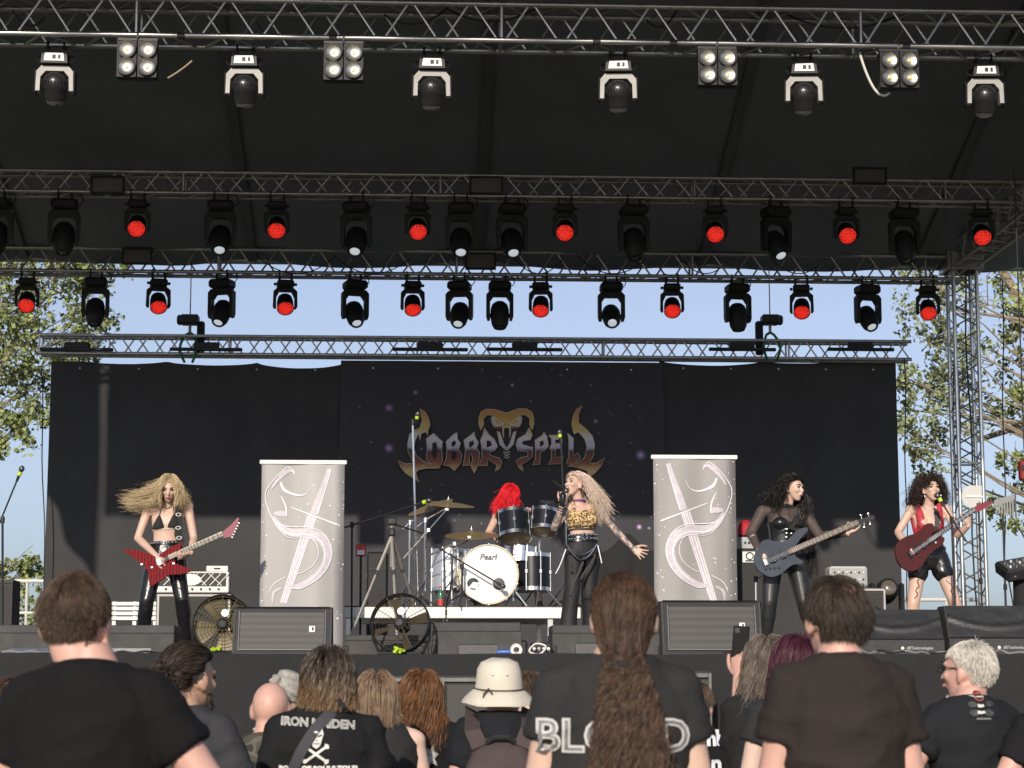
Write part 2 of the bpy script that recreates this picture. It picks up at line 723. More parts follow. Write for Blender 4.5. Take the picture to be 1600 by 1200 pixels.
# side flap of black fabric on the right side
fl = MB()
vs, fs = [], []
for i in range(30):
    y = YRF + (Y3 - 1.0 - YRF) * i / 29
    for j in range(6):
        t = j / 5
        vs.append((7.72 + .06 * noise.noise(V(y * 1.2, t * 3, 2)), y, roof_z(y) - t * (roof_z(y) - zs + .1)))
for i in range(29):
    for j in range(5):
        k = i * 6 + j
        fs.append((k, k + 1, k + 7, k + 6))
fl.add(vs, fs)
fl.build('side_flap', ROOFM, roof, smooth=180)
fl = MB()
fl.add([(a - 14.1 + .06 * math.sin(c * 3), c, e) for a, c, e in vs], fs)
fl.build('side_flap', ROOFM, roof, smooth=180)

# ---- backdrop: two plain curtains and the printed middle one
def curtain(px0, px1, name, label, m, seed, gap):
    x0, x1 = at(px0, 800, BY).x, at(px1, 800, BY).x
    if name == 'backdrop_banner':
        x0, x1 = x0 - .05, x1 + .05
    ztop = at((px0 + px1) / 2, 566, BY).z
    root = thing(name, label, 'backdrop', ((x0 + x1) / 2, BY, DECK))
    n1, n2 = 70, 30
    vs, fs = [], []
    for i in range(n1 + 1):
        t = i / n1
        x = x0 + (x1 - x0) * t
        sag = 0
        for (g0, g1, dep) in gap:
            if g0 < t < g1:
                sag = dep * math.sin(math.pi * (t - g0) / (g1 - g0)) ** .6
        for j in range(n2 + 1):
            s = j / n2
            z = (ztop - sag) * (1 - s) + (DECK + .01) * s
            y = BY - (.06 if name == 'backdrop_banner' else 0) + .035 * noise.noise(V(x * 1.1, z * .35, seed)) + .012 * noise.noise(V(x * 4.5, z * .6, seed + 3))
            vs.append((x, y, z))
    for i in range(n1):
        for j in range(n2):
            a = i * (n2 + 1) + j
            fs.append((a, a + 1, a + n2 + 2, a + n2 + 1))
    q = MB()
    q.add(vs, fs)
    q.build('cloth', m, root, smooth=180)
    tie = MB().lathe([(.001, -.02), (.012, -.012), (.012, .012), (.001, .02)], (0, 0, 0), (0, 1, 0), 8).mesh('tie', None)
    tie.materials.append(WHITEP)
    for k in range(5):
        x = x0 + (x1 - x0) * (k + .5) / 5
        put('tie', tie, V(x, BY - .05, ztop - .10) - root.location, root)
    return root


CURT = mat('black_molton_cloth', (0.040, 0.0395, 0.041), 0.9, 0, 0.2, 1.5, 0.1, 60, sheen=0.1)
curtain(72, 536, 'backdrop_curtain', 'plain black backdrop curtain behind the blonde guitarist', CURT, 1, ((.12, .38, .03), (.40, .7, .04), (.70, .995, .07)))
curtain(1032, 1406, 'backdrop_curtain', 'plain black backdrop curtain behind the bassist', CURT, 5, ((.01, .42, .05), (.45, .7, .015)))

# star print of the middle curtain
sm = bpy.data.materials.new('star_print_cloth')
sm.use_nodes = True
nt = sm.node_tree
bs = nt.nodes['Principled BSDF']
bs.inputs['Roughness'].default_value = 0.7
tc = nt.nodes.new('ShaderNodeTexCoord')
cur = None
def mixcol(prev, fac, col):
    mx = nt.nodes.new('ShaderNodeMix')
    mx.data_type = 'RGBA'
    nt.links.new(fac, mx.inputs[0])
    if isinstance(prev, tuple):
        mx.inputs[6].default_value = (*prev, 1)
    else:
        nt.links.new(prev, mx.inputs[6])
    mx.inputs[7].default_value = (*col, 1)
    return mx.outputs[2]
def ramp(sock, a, b2, lo=0.0, hi=1.0):
    r = nt.nodes.new('ShaderNodeMapRange')
    r.inputs[1].default_value, r.inputs[2].default_value = a, b2
    r.inputs[3].default_value, r.inputs[4].default_value = lo, hi
    nt.links.new(sock, r.inputs[0])
    return r.outputs[0]
def mul(a, b2):
    q = nt.nodes.new('ShaderNodeMath')
    q.operation = 'MULTIPLY'
    nt.links.new(a, q.inputs[0])
    nt.links.new(b2, q.inputs[1])
    return q.outputs[0]
mp = nt.nodes.new('ShaderNodeMapping')
mp.inputs['Scale'].default_value = (1, 0, 1)
nt.links.new(tc.outputs['Object'], mp.inputs[0])
cur = (0.030, 0.029, 0.036)
for sc, rr, amp in ((7.5, .17, .45), (3.6, .10, .6), (1.9, .055, .9)):
    vo = nt.nodes.new('ShaderNodeTexVoronoi')
    vo.inputs['Scale'].default_value = sc
    nt.links.new(mp.outputs[0], vo.inputs['Vector'])
    core = ramp(vo.outputs['Distance'], rr * .25, rr, 1, 0)
    sel = nt.nodes.new('ShaderNodeSeparateColor')
    nt.links.new(vo.outputs['Color'], sel.inputs[0])
    keep = ramp(sel.outputs[0], .35, 1.0, 0, amp)
    cur = mixcol(cur, mul(core, keep), (0.42, 0.40, 0.46))
bm_x0, bm_x1 = at(536, 800, BY).x, at(1032, 800, BY).x
croot = V((bm_x0 + bm_x1) / 2, BY, DECK)
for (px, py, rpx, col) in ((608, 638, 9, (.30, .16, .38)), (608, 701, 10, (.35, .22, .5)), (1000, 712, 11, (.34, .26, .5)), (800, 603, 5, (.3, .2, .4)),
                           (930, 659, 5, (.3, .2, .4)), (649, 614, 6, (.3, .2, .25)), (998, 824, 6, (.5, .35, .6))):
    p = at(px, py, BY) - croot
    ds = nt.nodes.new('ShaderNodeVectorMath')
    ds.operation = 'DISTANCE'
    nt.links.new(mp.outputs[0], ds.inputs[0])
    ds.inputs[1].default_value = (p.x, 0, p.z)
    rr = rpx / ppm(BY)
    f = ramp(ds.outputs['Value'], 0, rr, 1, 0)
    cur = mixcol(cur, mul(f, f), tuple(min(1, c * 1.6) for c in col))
nt.links.new(cur, bs.inputs['Base Color'])
bn = nt.nodes.new('ShaderNodeTexNoise')
bn.inputs['Scale'].default_value = 2.2
bp = nt.nodes.new('ShaderNodeBump')
bp.inputs['Strength'].default_value = .25
nt.links.new(tc.outputs['Object'], bn.inputs[0])
nt.links.new(bn.outputs[0], bp.inputs['Height'])
nt.links.new(bp.outputs[0], bs.inputs['Normal'])
mid = curtain(536, 1032, 'backdrop_banner', 'starry printed backdrop with golden snake lettering in the middle', sm, 9, ())

# the lettering, drawn as its own flat print just in front of the cloth
zt, zo = at(780, 636, BY - .09).z, at(780, 752, BY - .09).z
LOGO = ramp_mat('gold_chrome_print', [(0.0, (.42, .23, .07)), (.12, (.60, .44, .18)), (.24, (.22, .06, .03)), (.40, (.07, .03, .03)), (.45, (.48, .45, .56)), (.58, (.62, .60, .62)),
                                      (.68, (.56, .44, .15)), (.85, (.48, .27, .07)), (1.0, (.42, .17, .04))], 2, zo - DECK, zt - DECK, .6, 0, noise_amt=.07, nscale=9)
EDGE = mat('pale_print_outline', (.50, .44, .38), .6)
DARKP = mat('dark_print', (.012, .01, .012), .7)
REDP = mat('dark_red_print', (.18, .02, .02), .6)
letters = {
    'letter_c': ([(250, 262), (285, 285), (308, 325), (318, 375), (302, 412), (305, 448), (292, 420), (258, 432), (248, 480), (240, 432), (215, 480), (205, 540), (225, 590), (270, 625), (330, 650), (388, 674), (300, 672), (240, 682), (218, 705), (243, 768), (200, 738), (150, 705), (120, 665), (98, 622), (150, 645), (205, 640), (185, 590), (168, 550), (165, 500), (180, 440), (205, 415), (250, 395), (268, 340)], []),
    'letter_o': ([(295, 470), (345, 432), (365, 455), (405, 490), (398, 540), (405, 620), (382, 675), (340, 650), (295, 610), (303, 540)], [[(335, 500), (360, 490), (370, 520), (365, 600), (350, 612), (335, 580)]]),
    'letter_b': ([(432, 490), (490, 435), (507, 428), (510, 475), (530, 500), (515, 545), (540, 580), (530, 640), (488, 688), (455, 658), (412, 650), (432, 610), (440, 545)], [[(470, 492), (495, 480), (500, 505), (480, 527), (468, 517)], [(470, 560), (500, 555), (505, 600), (482, 622), (468, 600)]]),
    'letter_r': ([(555, 480), (605, 445), (625, 422), (632, 460), (655, 495), (640, 535), (662, 570), (655, 650), (627, 707), (606, 662), (617, 605), (607, 575), (592, 567), (592, 630), (600, 653), (548, 657), (560, 610), (568, 545)], [[(592, 492), (620, 480), (625, 507), (600, 532), (590, 520)]]),
    'letter_a': ([(697, 392), (725, 440), (765, 475), (787, 520), (770, 548), (735, 560), (735, 585), (800, 605), (817, 635), (800, 675), (772, 694), (785, 650), (745, 625), (718, 600), (717, 655), (663, 657), (680, 600), (683, 540), (672, 480), (690, 440)], [[(712, 480), (740, 485), (750, 515), (714, 532)]]),
    'letter_s': ([(1008, 392), (1028, 440), (1015, 475), (960, 485), (960, 510), (1030, 530), (1032, 590), (985, 630), (955, 640), (967, 694), (935, 665), (920, 620), (960, 600), (1000, 590), (1000, 560), (930, 550), (918, 510), (930, 470), (985, 440)], []),
    'letter_p': ([(1050, 480), (1095, 450), (1112, 425), (1130, 455), (1140, 520), (1120, 545), (1087, 560), (1082, 645), (1033, 650), (1055, 600)], [[(1080, 490), (1105, 480), (1112, 507), (1085, 527)]]),
    'letter_e': ([(1143, 445), (1232, 443), (1225, 470), (1187, 475), (1187, 505), (1225, 500), (1225, 535), (1187, 540), (1192, 600), (1242, 595), (1240, 640), (1142, 647), (1165, 610), (1165, 545), (1150, 535), (1165, 510), (1165, 470)], []),
    'letter_l': ([(1275, 430), (1300, 455), (1315, 470), (1312, 590), (1345, 570), (1362, 600), (1320, 645), (1263, 642), (1285, 600), (1285, 480)], []),
    'flame_letter_l': ([(1374, 247), (1348, 300), (1350, 360), (1400, 400), (1445, 450), (1462, 510), (1450, 590), (1425, 640), (1480, 640), (1532, 602), (1505, 660), (1460, 710), (1425, 737), (1410, 690), (1340, 665), (1268, 660), (1345, 640), (1395, 600), (1412, 530), (1395, 470), (1350, 420), (1320, 435), (1305, 370), (1315, 310), (1340, 265)], []),
    'snake_hood': ([(672, 408), (660, 370), (660, 325), (675, 285), (710, 265), (765, 266), (850, 292), (935, 263), (990, 263), (1025, 285), (1040, 325), (1040, 370), (1028, 408), (1012, 370), (1015, 330), (985, 302), (950, 302), (905, 335), (852, 372), (797, 335), (752, 302), (715, 302), (688, 330), (690, 370)], []),
    'jaw': ([(785, 418), (803, 424), (828, 500), (851, 536), (876, 500), (900, 424), (918, 418), (897, 508), (852, 552), (806, 508)], []),
}
def lg(x, y, off):
    return at(600 + x / 4.4444, 580 + y / 4.4444, BY - .06 - off)
def print_poly(name, pts, holes, m, off, parent):
    loops = [pts] + list(holes)
    tris = tessellate_polygon([[V(x, y, 0) for x, y in lp] for lp in loops])
    flat = [lg(x, y, off) for lp in loops for x, y in lp]
    q = MB()
    q.add(flat, [tuple(t) for t in tris])
    return q.build(name, m, parent, smooth=0)
def grow(pts, d):
    n = len(pts)
    ar = sum(pts[i][0] * pts[(i + 1) % n][1] - pts[(i + 1) % n][0] * pts[i][1] for i in range(n))
    sg = 1 if ar > 0 else -1
    out = []
    for i in range(n):
        a, b2, c = Vector(pts[i - 1]), Vector(pts[i]), Vector(pts[(i + 1) % n])
        e1, e2 = (b2 - a).normalized(), (c - b2).normalized()
        nrm = Vector((e1.y + e2.y, -e1.x - e2.x)) * sg
        if nrm.length < .2:
            nrm = (e1 - e2)
        nrm = nrm.normalized()
        out.append((b2.x + nrm.x * d, b2.y + nrm.y * d))
    return out
for nm, (pts, holes) in letters.items():
    e = print_poly(nm, grow(pts, 4), [], EDGE, .080, mid)
    print_poly('fill', pts, [], LOGO, .084, e)
    for h in holes:
        print_poly('counter', h, [], DARKP, .088, e)
for sx in (1, -1):
    mir = lambda P: [(x if sx > 0 else 1703 - x, y) for x, y in P]
    e = print_poly('snake_eye', mir([(743, 318), (762, 310), (838, 367), (818, 384), (800, 402), (768, 398), (748, 360)]), [], EDGE, .090, mid)
    print_poly('iris', mir([(772, 332), (800, 345), (815, 362), (795, 366), (778, 355)]), [], LOGO, .094, e)
    print_poly('eyelid', mir([(750, 380), (780, 388), (815, 380), (795, 404), (766, 402)]), [], REDP, .094, e)
    print_poly('fang', mir([(820, 385), (834, 385), (832, 470), (822, 440)]), [], EDGE, .090, mid)
print_poly('snout', [(818, 380), (851, 370), (884, 380), (878, 400), (851, 392), (824, 400)], [], LOGO, .092, mid)
for k in range(3):
    y = 556 + k * 17
    print_poly('throat_line', [(828 + k * 3, y), (851, y + 9), (876 - k * 3, y), (876 - k * 3, y + 6), (851, y + 16), (828 + k * 3, y + 6)], [], EDGE, .090, mid)

# ---- chain hoists over the backdrop truss
GREEN = mat('green_sling', (0.02, 0.16, 0.05), .8)
for (px, lb) in ((297, 'black chain hoist with green slings on the left of the backdrop truss'), (1203, 'black chain hoist with green slings on the right of the backdrop truss')):
    p = at(px, 500, BY - .15)
    sd = 1 if px < 800 else -1
    h = thing('chain_hoist', lb, 'chain hoist', p, 'chain hoists')
    MB().box(p, (.24, .2, .13), bevel=.02).build('motor', BLACKM, h)
    MB().lathe([(.05, -.07), (.07, -.05), (.07, .05), (.05, .07)], p + V(-.1 * sd, 0, 0), (1, 0, 0), 12).build('gear_case', BLACKM, h)
    MB().box(p + V(.14 * sd, .05, -.24), (.10, .1, .46), bevel=.02).build('chain_bag', DRAPE, h)
    MB().tube([p + V(0, 0, .06), V(p.x, p.y, at(px, 415, p.y).z)], .008, 6).build('chain', BLACKM, h)
    MB().tube([p + V(0, 0, -.06), p + V(0, 0, -.16)], .02, 8).build('hook', ALU, h)
    for k in (-1, 1):
        pts = [p + V(0, 0, -.17)]
        for i in range(9):
            a = i / 8
            pts.append(p + V(k * (.05 + .06 * math.sin(a * math.pi)), -.13 * math.sin(a * math.pi * .8), -.2 - .38 * a))
        MB().tube(pts, .018, 8).build('sling', GREEN, h)
for (px, w, lb) in ((120, .95, 'far left'), (322, .95, 'left'), (672, 1.0, 'left of the lettering'), (820, 1.0, 'above the lettering'), (1160, .9, 'right'), (1345, .9, 'far right')):
    p = at(px, 546, BY - .28)
    d = thing('light_batten', 'thin dark bar lamp lying along the backdrop truss, ' + lb, 'bar lamp', p, 'bar lamps on backdrop truss')
    MB().box(p, (w, .05, .045), bevel=.01).build('bar', BLACKM, d)
    MB().box(p + V(0, .03, .05), (.34, .08, .1), bevel=.02).build('driver_box', BLACKM, d)

# ---- rear hand rail seen under the backdrop
RAILM = mat('pale_rail', (.62, .6, .55), .5, .2)
for (pa, pb, lb) in ((1375, 1530, 'pale metal handrail behind the guitarist in the red top'), (-20, 74, 'pale metal handrail at the far left rear of the stage')):
    y0 = 937 if pa > 500 else 908
    a, c = at(pa, y0, 27.6), at(pb, y0, 27.6)
    r = thing('handrail', lb, 'handrail', V(a.x, a.y, DECK))
    MB().tube([a, c], .028, 10).build('rail', RAILM, r)
    MB().tube([a - V(0, 0, .42), c - V(0, 0, .42)], .02, 10).build('rail', RAILM, r)
    for k in range(4):
        q = a.lerp(c, k / 3)
        MB().tube([V(q.x, q.y, DECK - .02), q], .02, 8).build('post', RAILM, r)
# hanging steel wires and cables by the curtain edges
for (px, Yw, y0, y1, lb) in ((65, 26.7, 575, 1000, 'thin cable hanging by the left edge of the backdrop'), (1413, 26.7, 560, 1000, 'thin cable hanging by the right edge of the backdrop'),
                             (1489, 25.9, 440, 1000, 'thin wire hanging just left of the lattice tower'), (1566, 24.9, 440, 1000, 'thin wire hanging right of the lattice tower')):
    a, c = at(px, y0, Yw), at(px + 6, y1, Yw)
    w = MB().tube([a.lerp(c, i / 12) + V(.012 * math.sin(i * 1.1), 0, 0) for i in range(13)], .008, 5)
    tag(w.build('hanging_cable', RUB), lb, 'cable')

# ================================================================== stage lamps
GREYY = mat('grey_lamp_shell', (.33, .32, .30), .5, 0, .1, 9)
LENSD = mat('dark_lens', (.05, .05, .055), .08, 0, spec=.9, coat=1.0)
LENSL = mat('lit_lens', (.5, .5, .52), .15, .6, emit=(.85, .93, 1), estr=.55)
GLOW = mat('lit_lamp_core', (.9, .9, .9), .2, 0, emit=(.9, .96, 1), estr=2.2)
DISH = mat('silver_reflector', (.42, .41, .39), .3, .9, .15, 40)
LEDY = mat('yellow_led', (.75, .62, .22), .3)
PLATE = mat('white_label_plate', (.75, .74, .72), .4, 0, .1, 20)
PANELM = mat('dark_panel_glass', (.09, .088, .085), .35, 0, .12, 4)

red = bpy.data.materials.new('red_led_array')
red.use_nodes = True
nt = red.node_tree
bs = nt.nodes['Principled BSDF']
bs.inputs['Base Color'].default_value = (.25, .01, .008, 1)
bs.inputs['Roughness'].default_value = .3
tc = nt.nodes.new('ShaderNodeTexCoord')
vo = nt.nodes.new('ShaderNodeTexVoronoi')
vo.inputs['Scale'].default_value = 52
vo.inputs['Randomness'].default_value = .5
nt.links.new(tc.outputs['Object'], vo.inputs['Vector'])
mr = nt.nodes.new('ShaderNodeMapRange')
mr.inputs[1].default_value, mr.inputs[2].default_value = .30, .60
mr.inputs[3].default_value, mr.inputs[4].default_value = 1.05, .30
nt.links.new(vo.outputs['Distance'], mr.inputs[0])
bs.inputs['Emission Color'].default_value = (1, .035, .022, 1)
nt.links.new(mr.outputs[0], bs.inputs['Emission Strength'])
MATS['red_led_array'] = red


def hooks(root, dx, z1, m=BLACKM):
    for s in (-1, 1):
        q = MB()
        q.box((s * dx, 0, z1 / 2 + .005), (.03, .035, -z1 + .02), bevel=.005)
        q.ring((s * dx, 0, .024), (1, 0, 0), .031, .009, 14, 5)
        q.build('clamp', m, root)


def make_spot():
    r = thing('moving_spot_lamp', '', 'stage lamp')
    hooks(r, .075, -.07)
    MB().box((0, 0, -.135), (.30, .26, .12), bevel=.03).build('base', BLACKP, r)
    MB().prism([(-.14, -.20), (.14, -.20), (.18, -.245), (.18, -.54), (.165, -.59), (.130, -.59), (.130, -.335), (.085, -.272), (-.085, -.272), (-.130, -.335), (-.130, -.59), (-.165, -.59), (-.18, -.54), (-.18, -.245)],
               (0, -.05, 0), (1, 0, 0), (0, 0, 1), (0, .10, 0)).build('yoke', BLACKP, r, smooth=20)
    h = MB()
    h.lathe([(.001, -.19), (.07, -.185), (.105, -.15), (.122, -.09), (.124, .03), (.112, .12), (.082, .18), (.066, .185), (.060, .165), (.001, .162)], (0, 0, 0), (0, -1, 0), 24)
    h = h.build('head', BLACKP, r)
    h.location = (0, 0, -.525)
    MB().lathe([(.0585, .166), (.045, .178), (.02, .186), (.001, .188)], (0, 0, 0), (0, -1, 0), 20).build('lens', LENSD, None)
    ln = bpy.data.objects[-1] if False else COL.objects[-1]
    ln.parent = h
    for s in (-1, 1):
        MB().lathe([(.03, 0), (.03, .03), (.001, .031)], (s * .118, 0, 0), (s, 0, 0), 12).build('pivot', BLACKM, None)
        COL.objects[-1].parent = h
    MB().tube([(.12, .0, -.11), (.17, .02, -.12), (.20, .03, -.07), (.18, .04, .0), (.12, .06, .03)], .007, 5).build('power_cable', RUB, r)
    return r, 'head', 'lens'


def make_wash():
    r = thing('red_wash_lamp', '', 'stage lamp')
    hooks(r, .075, -.07)
    MB().box((0, 0, -.12), (.21, .2, .09), bevel=.02).build('base', BLACKP, r)
    for s in (-1, 1):
        MB().box((s * .125, 0, -.12), (.035, .05, .03), bevel=.006).build('connector', BLACKM, r)
    MB().prism([(-.10, -.17), (.10, -.17), (.145, -.21), (.15, -.40), (.135, -.425), (.112, -.425), (.112, -.29), (.075, -.215), (-.075, -.215), (-.112, -.29), (-.112, -.425), (-.135, -.425), (-.15, -.40), (-.145, -.21)],
               (0, -.04, 0), (1, 0, 0), (0, 0, 1), (0, .08, 0)).build('yoke', BLACKP, r, smooth=20)
    h = MB().lathe([(.001, -.12), (.06, -.118), (.09, -.09), (.1, -.03), (.104, .09), (.106, .105), (.100, .107), (.098, .098), (.001, .098)], (0, 0, 0), (0, -1, 0), 26).build('head', BLACKP, r)
    h.location = (0, 0, -.36)
    MB().lathe([(.097, .1), (.06, .108), (.001, .112)], (0, 0, 0), (0, -1, 0), 26).build('lens', red, None)
    COL.objects[-1].parent = h
    return r, 'head', 'lens'


def make_front():
    r = thing('grey_moving_head', '', 'stage lamp')
    hooks(r, .07, -.06)
    MB().prism([(-.115, -.165), (.115, -.165), (.105, -.06), (-.105, -.06)], (0, -.11, 0), (1, 0, 0), (0, 0, 1), (0, .22, 0)).build('base', BLACKM, r)
    pl = MB().prism([(-.088, -.148), (.088, -.148), (.078, -.078), (-.078, -.078)], (0, -.113, 0), (1, 0, 0), (0, 0, 1), (0, -.004, 0)).build('label_plate', PLATE, r)
    for (x, w) in ((.0, .03), (.045, .02)):
        MB().box((x, -.119, -.113), (w, .003, .036)).build('marking', BLACKM, None)
        COL.objects[-1].parent = pl
    MB().lathe([(.022, 0), (.022, .003), (.001, .0032)], (-.045, -.1172, -.113), (0, -1, 0), 14).build('marking', ALU2, None)
    COL.objects[-1].parent = pl
    for s in (-1, 1):
        MB().tube([(s * .11, -.05, -.15), (s * .155, -.05, -.135), (s * .155, -.05, -.10), (s * .11, -.05, -.09)], .008, 6).build('handle', BLACKM, r)
    MB().prism([(-.115, -.175), (.115, -.175), (.158, -.225), (.162, -.40), (.126, -.40), (.122, -.275), (.078, -.222), (-.078, -.222), (-.122, -.275), (-.126, -.40), (-.162, -.40), (-.158, -.225)],
               (0, -.055, 0), (1, 0, 0), (0, 0, 1), (0, .09, 0)).build('yoke', [GREYY], r, smooth=20)
    for s in (-1, 1):
        MB().box((s * .168, .0, -.31), (.018, .10, .22), bevel=.008).build('yoke_cover', BLACKP, r)
    h = MB()
    h.lathe([(.001, -.125), (.045, -.12), (.082, -.098), (.106, -.06), (.112, -.01), (.108, .015), (.098, .03), (.094, .10), (.086, .118), (.001, .12)], (0, 0, 0), (0, -1, 0), 28)
    h = h.build('head', mat('glossy_black_shell', (.02, .02, .021), .32, 0, spec=.6), r)
    MB().lathe([(.084, .121), (.076, .150), (.04, .165), (.001, .168)], (0, 0, 0), (0, -1, 0), 24).build('lens', LENSD, None)
    COL.objects[-1].parent = h
    h.location = (0, 0, -.345)
    fin = MB()
    for k in range(26):
        a = 2 * math.pi * k / 26
        c, s = math.cos(a), math.sin(a)
        R = Matrix.Rotation(a, 3, 'Y')
        fin.box(R @ V(.108, .035, 0), (.016, .05, .007), R)
    o = fin.build('cooling_fins', BLACKM, None)
    o['kind'] = 'stuff'
    o.parent = h
    return r, 'head', None


def make_blinder():
    r = thing('four_cell_blinder', '', 'stage lamp')
    MB().box((0, .0, .01), (.36, .03, .03), bevel=.004).build('hanger', BLACKM, r)
    MB().ring((0, 0, .04), (1, 0, 0), .034, .010, 14, 5).build('clamp', ALU, r)
    for sx in (-1, 1):
        q = MB().prism([(-.085, -.33), (.085, -.33), (.085, -.30), (.088, -.17), (.085, -.04), (.085, 0), (-.085, 0), (-.085, -.30)], (sx * .091, -.04, -.015), (1, 0, 0), (0, 0, 1), (0, .12, 0))
        hs = q.build('housing', BLACKP, r, smooth=20)
        for k, z in enumerate((-.095, -.255)):
            c = V(sx * .091, -.041, z)
            l = MB().lathe([(.079, 0), (.079, .024), (.073, .024), (.066, .012), (.045, .004), (.02, .001), (.001, .0005)], c, (0, -1, 0), 26, 0)
            rim = l.build('lamp_cell', DISH, r)
            MB().ring(c + V(0, -.024, 0), (0, 1, 0), .0765, .007, 26, 6).build('rim', BLACKM, None)
            COL.objects[-1].parent = rim
            MB().lathe([(.02, .004), (.018, .012), (.001, .014)], c, (0, -1, 0), 12).build('led', LEDY, None)
            COL.objects[-1].parent = rim
    return r, None, None


def hang(proto, tilt, pan, loc, label, group, lens_mat=None, sc=1.0):
    c = copy_tree(proto)
    c.location = loc
    c.rotation_euler.z = pan
    c.scale = (sc, sc, sc)
    c['label'] = label
    c['group'] = group
    for ch in c.children:
        if ch.name.split('.')[0] == 'head':
            ch.rotation_euler.x = tilt
            for l in ch.children:
                if lens_mat and l.name.split('.')[0] == 'lens':
                    me = l.data.copy()
                    me.materials.clear()
                    me.materials.append(lens_mat)
                    l.data = me
    return c


def discard(root):
    for ch in list(root.children):
        discard(ch)
    bpy.data.objects.remove(root, do_unlink=True)


spot, wash, front, blind = make_spot()[0], make_wash()[0], make_front()[0], make_blinder()[0]
# rows: pixel x on its truss
zrow2, zrow3 = z2 - .024, z3 - .025
r2s = [(-4, 0, 0), (101, .1, 0), (345, .05, 1), (557, -.1, 1), (720, 0, 1), (800, .12, 1), (990, .1, 0), (1212, .35, 1), (1412, .1, 0)]
r2w = [215, 433, 653, 883, 1117, 1322, 1533]
r3s = [(150, .1, 0, 70), (347, -.35, 1, 55), (555, .3, 1, 52), (718, -.2, 1, 52), (781, 0, 0, 75), (955, 0, 1, 40), (1152, .15, 0, 80), (1355, .25, 1, 50)]
r3w = [43, 248, 446, 645, 845, 1050, 1252, 1449]
for i, (px, pan, lit) in enumerate(r2s):
    x = at(px, 320, Y2).x
    hang(spot, rad(52 if lit else 74), pan, (x, Y2 + .01, zrow2), 'black spot lamp on the middle truss, %s of its kind%s' % (nth(i, len(r2s)), ', lit' if lit else ', dark'), 'spot lamps on the middle truss', LENSL if lit else None)
for i, px in enumerate(r2w):
    x = at(px, 320, Y2).x
    hang(wash, rad(38 + random.uniform(-5, 5)), rad(6 + random.uniform(-4, 4)) * (1 if px < 800 else -1), (x, Y2 + .01, zrow2), 'glowing red lamp on the middle truss under the roof, %s' % nth(i, len(r2w)), 'red lamps on the middle truss', None, 1.0)
for i, (px, pan, lit, tl) in enumerate(r3s):
    x = at(px, 440, Y3).x
    hang(spot, rad(tl), pan, (x, Y3 + .01, zrow3), 'black spot lamp against the sky on the rear truss, %s' % nth(i, len(r3s)), 'spot lamps on the rear truss', LENSL if lit else None, .95)
for i, px in enumerate(r3w):
    x = at(px, 440, Y3).x
    hang(wash, rad(46 + random.uniform(-5, 5)), rad(8 + random.uniform(-4, 4)) * (1 if px < 800 else -1), (x, Y3 + .01, zrow3), 'glowing red lamp against the sky on the rear truss, %s' % nth(i, len(r3w)), 'red lamps on the rear truss', None, 1.02)
fx = [85, 382, 675, 967, 1257, 1540]
for i, px in enumerate(fx):
    x = at(px, 90, YF + .25).x
    hang(front, rad(112), rad(random.uniform(-5, 5)), (x, YF + HF, zf - .027), 'grey yoke moving head lamp under the front truss, %s of six' % nth(i, 6), 'grey lamps under the front truss', None, 1.04)
bx = [(215, 78), (537, 84), (1120, 76), (1403, 76)]
for i, (px, py) in enumerate(bx):
    p = at(px, py, YF)
    c = hang(blind, 0, rad(random.uniform(-3, 3)), (p.x, YF, zf - .055), 'four cell blinder lamp with silver dishes, front truss, %s of four' % nth(i, 4), 'four cell blinders', None, 1.0)
for pr in (spot, wash, front, blind):
    discard(pr)

# flat flood panels
for i, (x0, y0, x1, y1, Yp, lb) in enumerate(((141, 276, 195, 303, Y2 - .05, 'left end of the middle truss'), (733, 276, 786, 304, Y2 - .05, 'centre of the middle truss'), (1333, 262, 1385, 288, Y2 - .05, 'right part of the middle truss'),
                                              (190, 388, 238, 413, Y3 - .06, 'left part of the rear truss'), (727, 395, 775, 421, Y3 - .06, 'centre of the rear truss'), (1280, 375, 1326, 397, Y3 - .06, 'right part of the rear truss'))):
    a, c = at(x0, y1, Yp), at(x1, y0, Yp)
    ctr = (a + c) / 2
    r = thing('flood_panel', 'flat rectangular dark flood panel on the ' + lb, 'stage lamp', ctr, 'flood panels')
    w, h = c.x - a.x, c.z - a.z
    q = MB()
    t = .022
    for s in (-1, 1):
        q.box(ctr + V(s * (w / 2 - t / 2), 0, 0), (t, .06, h), bevel=.004)
        q.box(ctr + V(0, 0, s * (h / 2 - t / 2)), (w - 2 * t, .06, t), bevel=.004)
    q.build('frame', BLACKM, r)
    MB().box(ctr + V(0, .005, 0), (w - 2 * t, .02, h - 2 * t)).build('panel', PANELM, r)
    MB().box(ctr + V(0, .06, .0), (.06, .05, .06)).build('bracket', BLACKM, r)

